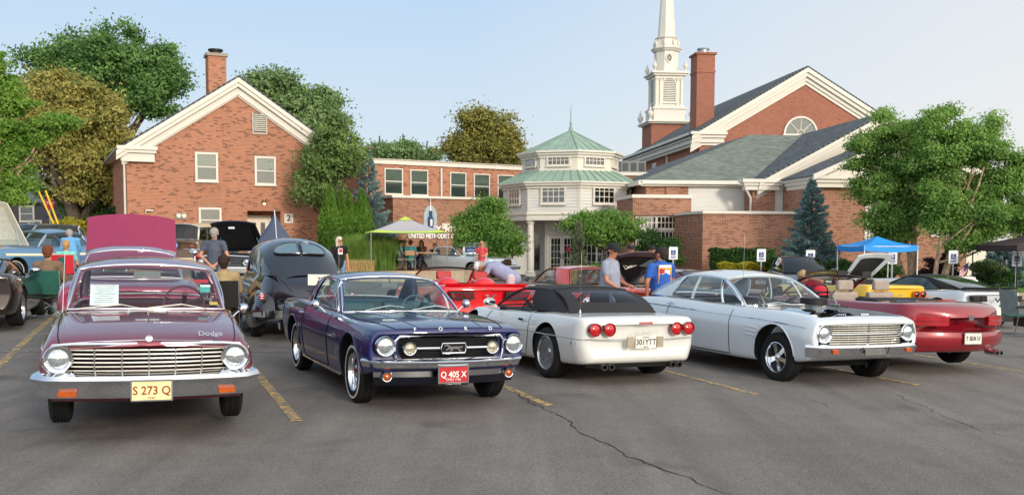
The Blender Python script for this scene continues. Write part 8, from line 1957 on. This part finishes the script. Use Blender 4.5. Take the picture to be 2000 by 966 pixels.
# picnic table group under the umbrella
zt_ = .40; q0 = at(800, 515, 44)
tb = empty('folding_table', (q0.x+.3, q0.y+.5, zt_), 0, 'tan folding table under the green edged umbrella', 'table')
MB().box(-.9, .9, -.38, .38, .70, .74).build('tabletop', mat('table_tan', '#c9b28c', .6), tb)
for x in (-.75, .75):
    for y in (-.3, .3): MB().cyl((x, y, 0), (x*.92, y, .70), .015, n=6).build('leg', M_STEEL, tb)
def fold_chair(label, pos, yaw):
    r = empty('metal_chair', (pos[0], pos[1], zt_), R(yaw), label, 'chair', None); m_ = mat('chair_tan', '#a88a6a', .5, metal=.3)
    MB().box(-.2, .2, -.21, .21, .42, .45).build('seat', m_, r); MB().box(-.25, -.23, -.2, .2, .62, .84).build('backrest', m_, r)
    for s in (-.2, .2): MB().tube([(.2, s, 0), (-.24, s, .85)], .012, 6).build('leg', m_, r); MB().tube([(-.24, s, 0), (.18, s, .43)], .012, 6).build('leg', m_, r)
    return r
for px, Y, yw, sm, hm, lb, cl in ((783, 43.4, 20, mat('floral_shirt', '#5d8f86', .8, var=.7, scale=14), H_DK, 'person in patterned teal shirt seated at the left end of the folding table', 'tan metal chair at the left end of the table'), (802, 43.0, 90, cloth('teal_shirt', '#2a7f80'), H_DK, 'person in teal shirt seated with back to the camera at the table', 'tan metal chair holding the person in teal'), (823, 45.3, -110, mat('brown_print', '#5a3b32', .8, var=.5, scale=30), H_BRN, 'woman with long brown hair seated at the far side of the table', 'tan metal chair on the far side of the table'), (790, 45.6, -80, C_DJ, H_DK, 'person in dark clothes half hidden behind the table', 'chair behind the person in dark clothes')):
    q = spot(px, Y); fold_chair(cl, q, yw); person(lb, q, yw, sm, cloth('grey_trousers', '#8b8f98') if yw == 20 else C_DJ, hm, SIT, None, SKIN, 1.0, z=zt_-.02, longhair=(px == 823))
person('man standing beyond the silver coupe, only his head above its roof', spot(849, 46.5), -90, C_DJ, C_DJ, H_BRN, skin=SKINR, z=zfor(849, 476, 46.5, 1.73))
# ------------------------------------------------------------------ canopies, signs, poles and small things
def canopy(label, cx, Y, w, d, zl, zpk, ztop, m, legm, band=None, yaw=0, capm=None, legs=((-1, -1), (1, -1), (1, 1), (-1, 1)), val=.18, X=None):
    p = at(cx, 500, Y); r = empty('canopy', (p.x if X is None else X, Y, zl), R(yaw), label, 'canopy'); hz = zpk-zl; ht = ztop-zl
    mb = MB(); n = 8; G = []
    for sx, sy in ((-1, -1), (1, -1), (1, 1), (-1, 1)): pass
    C4 = [Vector((-w/2, -d/2, hz)), Vector((w/2, -d/2, hz)), Vector((w/2, d/2, hz)), Vector((-w/2, d/2, hz))]; T_ = Vector((0, 0, ht))
    for i in range(4):
        a, b = C4[i], C4[(i+1) % 4]; rows = []
        for u in (0, .18, .35, .6, .82, 1):
            s_ = -.06*sin(pi*u); rows.append([a.lerp(b, v).lerp(T_, u)+Vector((0, 0, s_-.05*sin(pi*v)*(1-u)*1.2)) for v in [k/6 for k in range(7)]])
        q = MB(); q.grid(rows if not band else rows[1:]); q.build('roof_panel', m, r, smooth=60)
        if band: q = MB(); q.grid(rows[:2]); q.build('roof_band', band, r, smooth=60)
        if capm: q = MB(); q.grid([[x+Vector((0, 0, .03)) for x in rw] for rw in rows[4:]]); q.build('vent_cap', capm, r, smooth=60)
        if val: q = MB(); q.grid([[x+Vector((0, 0, -val)) for x in rows[0]], rows[0]]); q.build('valance', band or m, r)
    for sx, sy in legs: MB().cyl((sx*w*.49, sy*d*.49, 0), (sx*w*.49, sy*d*.49, hz), .022, n=8).build('leg', legm, r)
    for i in range(4): a, b = C4[i]*.98, C4[(i+1) % 4]*.98; MB().cyl(a, b, .014, n=6).build('truss', legm, r)
    return r
TG = mat('umbrella_grey', '#a8a6ac', .8, var=.06); TL = mat('lime_cloth', '#b5cf4a', .8, var=.06)
canopy('grey pop-up canopy with lime green border, sheltering the folding table', 792, 43.5, 3.3, 3.3, .38, at(792, 453, 42).z, at(797, 424, 43.5).z, TG, M_STEEL, TL, 12, TL, val=0)
canopy('bright blue pop-up canopy on white legs above the open white hood', 1712, 34.5, 1.98, 1.98, -.1, at(1716, 479, 33.5).z, at(1719, 461, 34.5).z, mat('blue_cloth', '#1f8fdc', .7, var=.06), mat('white_leg', '#e0e0e0', .4), None, 8)
canopy('dark brown pop-up canopy entering at the right edge', 2030, 34, 3.2, 3.2, -.3, at(2000, 478, 32.5).z, at(2030, 452, 34).z, mat('brown_cloth', '#3d3234', .8, var=.06), M_BLACK, None, 0)
M_SGN = mat('sign_white', '#e6e8ec', .5, var=.03); M_HB = mat('handicap_blue', '#1f3f7c', .5, var=.03); M_POST = mat('post_steel', '#8d979c', .45, metal=.6)
LBS = ['accessible parking sign left of the low wall, above the blue-shirted man', 'accessible parking sign before the long clipped hedge', 'accessible parking sign just above the dark hatchback', 'accessible parking sign beside the blue canopy leg', 'accessible parking sign between the blue canopy and the small flag', 'accessible parking sign nearest the right edge under the brown canopy']
sp = None
for (px, py, Y), lb in zip(((1315, 483, 37), (1487, 487, 37), (1583, 489, 36.5), (1743, 491, 35.5), (1862, 490, 35.5), (1986, 494, 34)), LBS):
    t = at(px, py, Y); g = min(gz(t.x, t.y), -.16) if px > 1400 else gz(t.x, t.y); H_ = t.z-g+.02
    r = empty('parking_sign', (t.x, t.y, g), R(-6 + (px % 7)), lb, 'sign', 'accessible parking signs along the lawn edge')
    MB().box(-.03, .03, -.02, .02, -.1, H_-.1).build('post', M_POST, r)
    mb = MB(); pl_ = mb.prism([(-.15, H_-.47), (.15, H_-.47), (.165, H_-.45), (.165, H_-.02), (.15, H_), (-.15, H_), (-.165, H_-.02), (-.165, H_-.45)], -.035, -.021, 'y').build('plate', M_SGN, r)
    MB().box(-.09, .09, -.039, -.0355, H_-.31, H_-.12).build('blue_panel', M_HB, pl_)
    mb = MB(); T = frame_M((0, -.0395, H_-.215), (1, 0, 0)); mb.lathe([(0, .002), (.014, .002)], 10, T @ Matrix.Translation((-.01, .07, 0)))
    mb.tube([T @ Vector(q) for q in ((-.01, .05, 0), (-.008, .0, 0), (.03, .0, 0), (.045, -.045, 0), (.06, -.042, 0))], .008, 5); mb.tube([T @ Vector((-.012+.035*cos(a), -.025+.035*sin(a), 0)) for a in [pi*.6+k*.45 for k in range(10)]], .006, 5)
    mb.build('wheelchair_symbol', M_SGN, pl_)
    MB().box(-.11, .11, -.038, -.0355, H_-.385, H_-.35).build('print_line', M_HB, pl_)
    MB().box(-.09, .09, -.038, -.0355, H_-.43, H_-.41).build('print_line', M_HB, pl_)
# low church sign by the ornamental tree
a = at(906, 474, 44.5); b = at(950, 474, 44.5); g = .05; cx_ = (a.x+b.x)/2; W_ = b.x-a.x
r = empty('church_sign', (cx_, 44.5, g), 0, 'low white two-post sign with navy header beside the woman in red', 'sign')
for s in (-1, 1): MB().box(s*W_/2-.04, s*W_/2+.04, -.05, .05, 0, a.z-g+.04).build('post', M_SGN, r)
MB().box(-W_/2+.041, W_/2-.041, -.03, .03, .5, a.z-g).build('panel', M_SGN, r); hz_ = a.z-g
hb = MB().box(-W_/2+.05, W_/2-.05, -.036, -.0305, hz_-.42, hz_-.03).build('header_panel', M_HB, r); textm('sign_text', 'ROCKY RIVER', .15, M_SGN, .002, hb, frame_M((.05, -.039, hz_-.15), (1, 0, 0))); textm('sign_text', 'UNITED METHODIST', .09, M_SGN, .002, hb, frame_M((.05, -.039, hz_-.32), (1, 0, 0))); MB().box(-.4, .5, -.034, -.0301, hz_-.58, hz_-.52).build('print_line', M_HB, r)
# flag
p = at(1884, 545, 34.5); r = empty('small_flag', (p.x, p.y, -.16), 0, 'small american flag on a thin stick in the lawn by the white coupe', 'flag')
MB().cyl((0, 0, 0), (.12, 0, 1.15), .01, n=6).build('stick', mat('stick_wood', '#8b4a35', .7), r)
for k in range(7): mb = MB(); G = [[(lerp(.12, -.20, u)+.0, .03*sin(u*5), lerp(1.13, .85, u)-(k+j)*.05) for u in [i/6 for i in range(7)]] for j in (0, 1)]; mb.grid(G); mb.build('stripe', mat('flag_red', '#b22234', .8) if k % 2 == 0 else mat('flag_white', '#e8e8ee', .8), r)
mb = MB(); mb.grid([[(lerp(.12, -.03, u), .03*sin(u*2.3)-.006, lerp(1.135, .99, u)-j*.18) for u in (0, .5, 1)] for j in (0, 1)]); mb.build('canton', mat('flag_blue', '#3c3b6e', .8), r)
p = at(1905, 548, 34); MB(); r = empty('white_bollard', (p.x, p.y, -.18), 0, 'short white post in the grass behind the white coupe', 'post'); MB().cyl((0, 0, 0), (0, 0, .5), .09, .08, 12).build('post', M_SGN, r, smooth=40); MB().cyl((0, 0, .501), (0, 0, .55), .095, .06, 12).build('cap', M_SGN, r, smooth=40)
# green folding lounger at the right edge
p = gat(1990, 655); r = empty('folding_lounger', (p.x, p.y, p.z), R(8), 'green canvas folding chair on grey tube frame at the right edge', 'chair'); M_TUBE = mat('tube_grey', '#5b6468', .4, metal=.5)
for y in (-.28, .28):
    MB().tube([(-.30, y, .03), (.35, y, .03), (.28, y, .42), (-.22, y, .46), (-.30, y, .03)], .013, 6).build('leg_frame', M_TUBE, r); MB().tube([(-.22, y, .46), (-.3, y, 1.0)], .013, 6).build('back_post', M_TUBE, r); MB().tube([(-.28, y, .62), (.3, y, .60)], .02, 6).build('armrest', M_BLACK, r)
mb = MB(); mb.slab([[(x, y, .45-.03*sin(pi*(y+.28)/.56)) for y in (-.28, -.14, 0, .14, .28)] for x in (-.22, .05, .3)], (0, 0, -.015)); mb.build('seat', C_GRN, r); mb = MB(); mb.slab([[(-.22-.08*t-.03*sin(pi*(y+.28)/.56), y, .47+.5*t) for y in (-.28, -.14, 0, .14, .28)] for t in (0, .5, 1)], (-.015, 0, 0)); mb.build('backrest', mat('grey_canvas', '#7f8a8c', .8), r); MB().box(.0, .25, -.2, .2, .2, .38).build('side_pouch', M_BLACK, r)
# utility pole behind the wing, wires, guy wires with yellow guards, street signs
p = at(705, 300, 95); r = empty('utility_pole', (p.x, p.y, 0), 0, 'wooden utility pole rising behind the brick wing', 'pole'); M_POLE = mat('pole_wood', '#8a6f58', .9, var=.25)
MB().cyl((0, 0, 0), (0, 0, at(705, 281, 95).z), .17, .14, 10).build('post', M_POLE, r, smooth=60); MB().box(-1.2, 1.2, -.08, .08, at(705, 289, 95).z, at(705, 287, 95).z+.05).build('crossarm', M_POLE, r)
for k, (za, zb) in enumerate(((283, 296), (287, 300), (292, 308))):
    a = at(705, za, 95)-Vector((p.x, p.y, 0)); b = at(1010, zb, 150)-Vector((p.x, p.y, 0)); MB().tube([a.lerp(b, t)-Vector((0, 0, 1.2*sin(pi*t))) for t in [i/12 for i in range(13)]], .03, 4).build('wire', M_BLACK, r)
p = at(-12, 500, 44); r = empty('utility_pole', (p.x, p.y, 0), 0, 'utility pole just outside the left edge with yellow guarded guy wires', 'pole')
MB().cyl((0, 0, 0), (0, 0, 13), .17, .13, 10).build('post', M_POLE, r, smooth=60)
for (x0, y0), (x1, y1), (x2, y2) in (((113, 455), (75, 372), (-5, 95)), ((119, 452), (89, 372), (25, 180))):
    a, c, t = (at(x, y, 44)-r.location for x, y in ((x0, y0), (x1, y1), (x2, y2))); MB().cyl(a, c, .04, n=8).build('guy_guard', mat('guard_yellow', '#e0b526', .5), r); MB().cyl(c, t, .015, n=5).build('guy_wire', M_BLACK, r)
p = at(98, 430, 56); r = empty('stop_sign', (p.x, p.y, .1), 0, 'red octagonal stop sign in the street at far left', 'sign')
zs_ = at(98, 397, 56).z-.1; MB().cyl((0, 0, 0), (0, 0, zs_+.35), .035, n=8).build('post', M_POST, r)
o = MB().prism([(.36*cos(pi/8+k*pi/4), zs_+.36*sin(pi/8+k*pi/4)) for k in range(8)], -.06, -.04, 'y').build('plate', mat('stop_red', '#b3202a', .5), r); textm('sign_text', 'STOP', .26, M_SGN, .002, o, frame_M((0, -.063, zs_), (1, 0, 0)))
# grey house across the street
r = empty('grey_house', tuple(at(75, 500, 75).xy)+(0,), R(-8), 'dark grey clapboard house with white trimmed windows across the street', 'house'); hw_ = mat('grey_siding', '#4a4a50', .8, var=.08)
MB().box(-7, 4.2, 0, 8, 0, 4.6).build('wall', hw_, r); roof_slab(r, [(-7.5, -.5, 4.55), (4.7, -.5, 4.55), (4.7, 4, 6.6), (-7.5, 4, 6.6)], .15, M_SHINGD); MB().box(4.201, 11, 1.5, 7, 0, 3.2).build('porch_wall', hw_, r); roof_slab(r, [(4.2, .8, 3.1), (11.3, .8, 3.1), (11.3, 4.2, 4.2), (4.2, 4.2, 4.2)], .15, M_SHINGD)
for k in range(26): MB().box(-6.98, 4.18, -.02, -.002, .17*k+.1, .17*k+.255).build('siding_board', hw_, r)
for x0, x1, z0, z1 in ((-5.6, -4.2, 2.6, 3.7), (-1.3, -.3, 3.1, 4.1), (-.6, .3, 2.2, 3.0), (2.6, 3.5, 2.2, 3.0)): window(r, x0, x1, z0, z1, -.02, 1, 2, .12, .05)
for x0 in (5.4, 7.2, 9.0): window(r, x0, x0+1.1, 1.4, 2.8, 1.49, 1, 2, .1, .05)
# white house corner glimpsed by the golden tree
r = empty('white_house', tuple(at(215, 500, 80).xy)+(0,), R(-8), 'pale house with grey roof half hidden behind the far left trees', 'house')
MB().box(-4, 6, 0, 8, 0, 3.6).build('wall', M_SIDE, r); roof_slab(r, [(-4.5, -.5, 3.5), (6.5, -.5, 3.5), (6.5, 4, 5.6), (-4.5, 4, 5.6)], .15, M_SHINGD); window(r, -1, .2, 1.6, 2.9, 0, 1, 2, .1, .05)
# small red motorcycle beside the van
p = spot(385, 33); r = empty('motorcycle', (p[0], p[1], .34), R(-80), 'small red motorcycle with chrome mirror in front of the camper van', 'motorcycle')
for x in (-.7, .7):
    T = Matrix.Translation((x, 0, .32)) @ Matrix.Rotation(pi/2, 4, 'X'); mb = MB(); mb.lathe([(.22, -.05), (.30, -.06), (.32, 0), (.30, .06), (.22, .05)], 20, T); w_ = mb.build('wheel', M_TYRE, r, smooth=40); mb = MB(); mb.lathe([(.05, .03), (.22, .04), (.22, -.04), (.05, -.03)], 16, T); mb.build('rim', M_CHROME, w_)
mb = MB(); mb.sphere((.1, 0, .80), 1, 14, 8, (.3, .14, .13)); mb.build('fuel_tank', REDP, r, smooth=80); mb = MB(); mb.sphere((-.35, 0, .74), 1, 12, 8, (.33, .15, .08)); mb.build('saddle', M_BLACK, r, smooth=80); MB().box(-.2, .3, -.15, .15, .3, .65).build('engine', M_ENG, r)
MB().tube([(.7, 0, .32), (.45, 0, 1.0)], .03, 8).build('fork', M_CHROME, r); MB().tube([(.35, -.38, 1.05), (.45, -.15, 1.02), (.45, .15, 1.02), (.35, .38, 1.05)], .014, 6).build('handlebar', M_CHROME, r); mb = MB(); mb.sphere((.56, 0, .92), .1); mb.build('headlight', M_CHROME, r, smooth=80)
for s in (-1, 1): MB().cyl((-.7, s*.14, .3), (.2, s*.14, .3), .04, .03, 8).build('exhaust', M_CHROME, r)
# planters, and far tree mass closing the horizon
p = at(687, 515, 41.5); r = empty('planter_box', (p.x, p.y, .36), 0, 'terracotta planter at the front of the raised bed', 'planter'); MB().box(-.28, .28, -.2, .2, 0, .32).build('pot', mat('terracotta', '#b0693f', .85, bump=.3), r); MB().box(-.25, .25, -.17, .17, .321, .34).build('soil', M_MULCH, r)
rs = np.random.RandomState(99); C = []
for (x0, x1, y, h0) in ((-160, -30, 120, 9), (-30, 60, 170, 10), (60, 200, 110, 8), (-60, -24, 90, 6)):
    n = 9000; x = rs.uniform(x0, x1, n); hh = h0*(.7+.3*np.sin(x*.35)+.15*np.sin(x*1.1)); C.append(np.stack((x, y+rs.uniform(-3, 3, n), hh*rs.uniform(0, 1, n)**.7), 1))
C = np.concatenate(C); tag(link('tree_line', leaf_mesh('tree_line', C, .8, G_MID, .6, .3, seed=5)), 'far line of trees along the horizon', 'trees', kind='stuff')
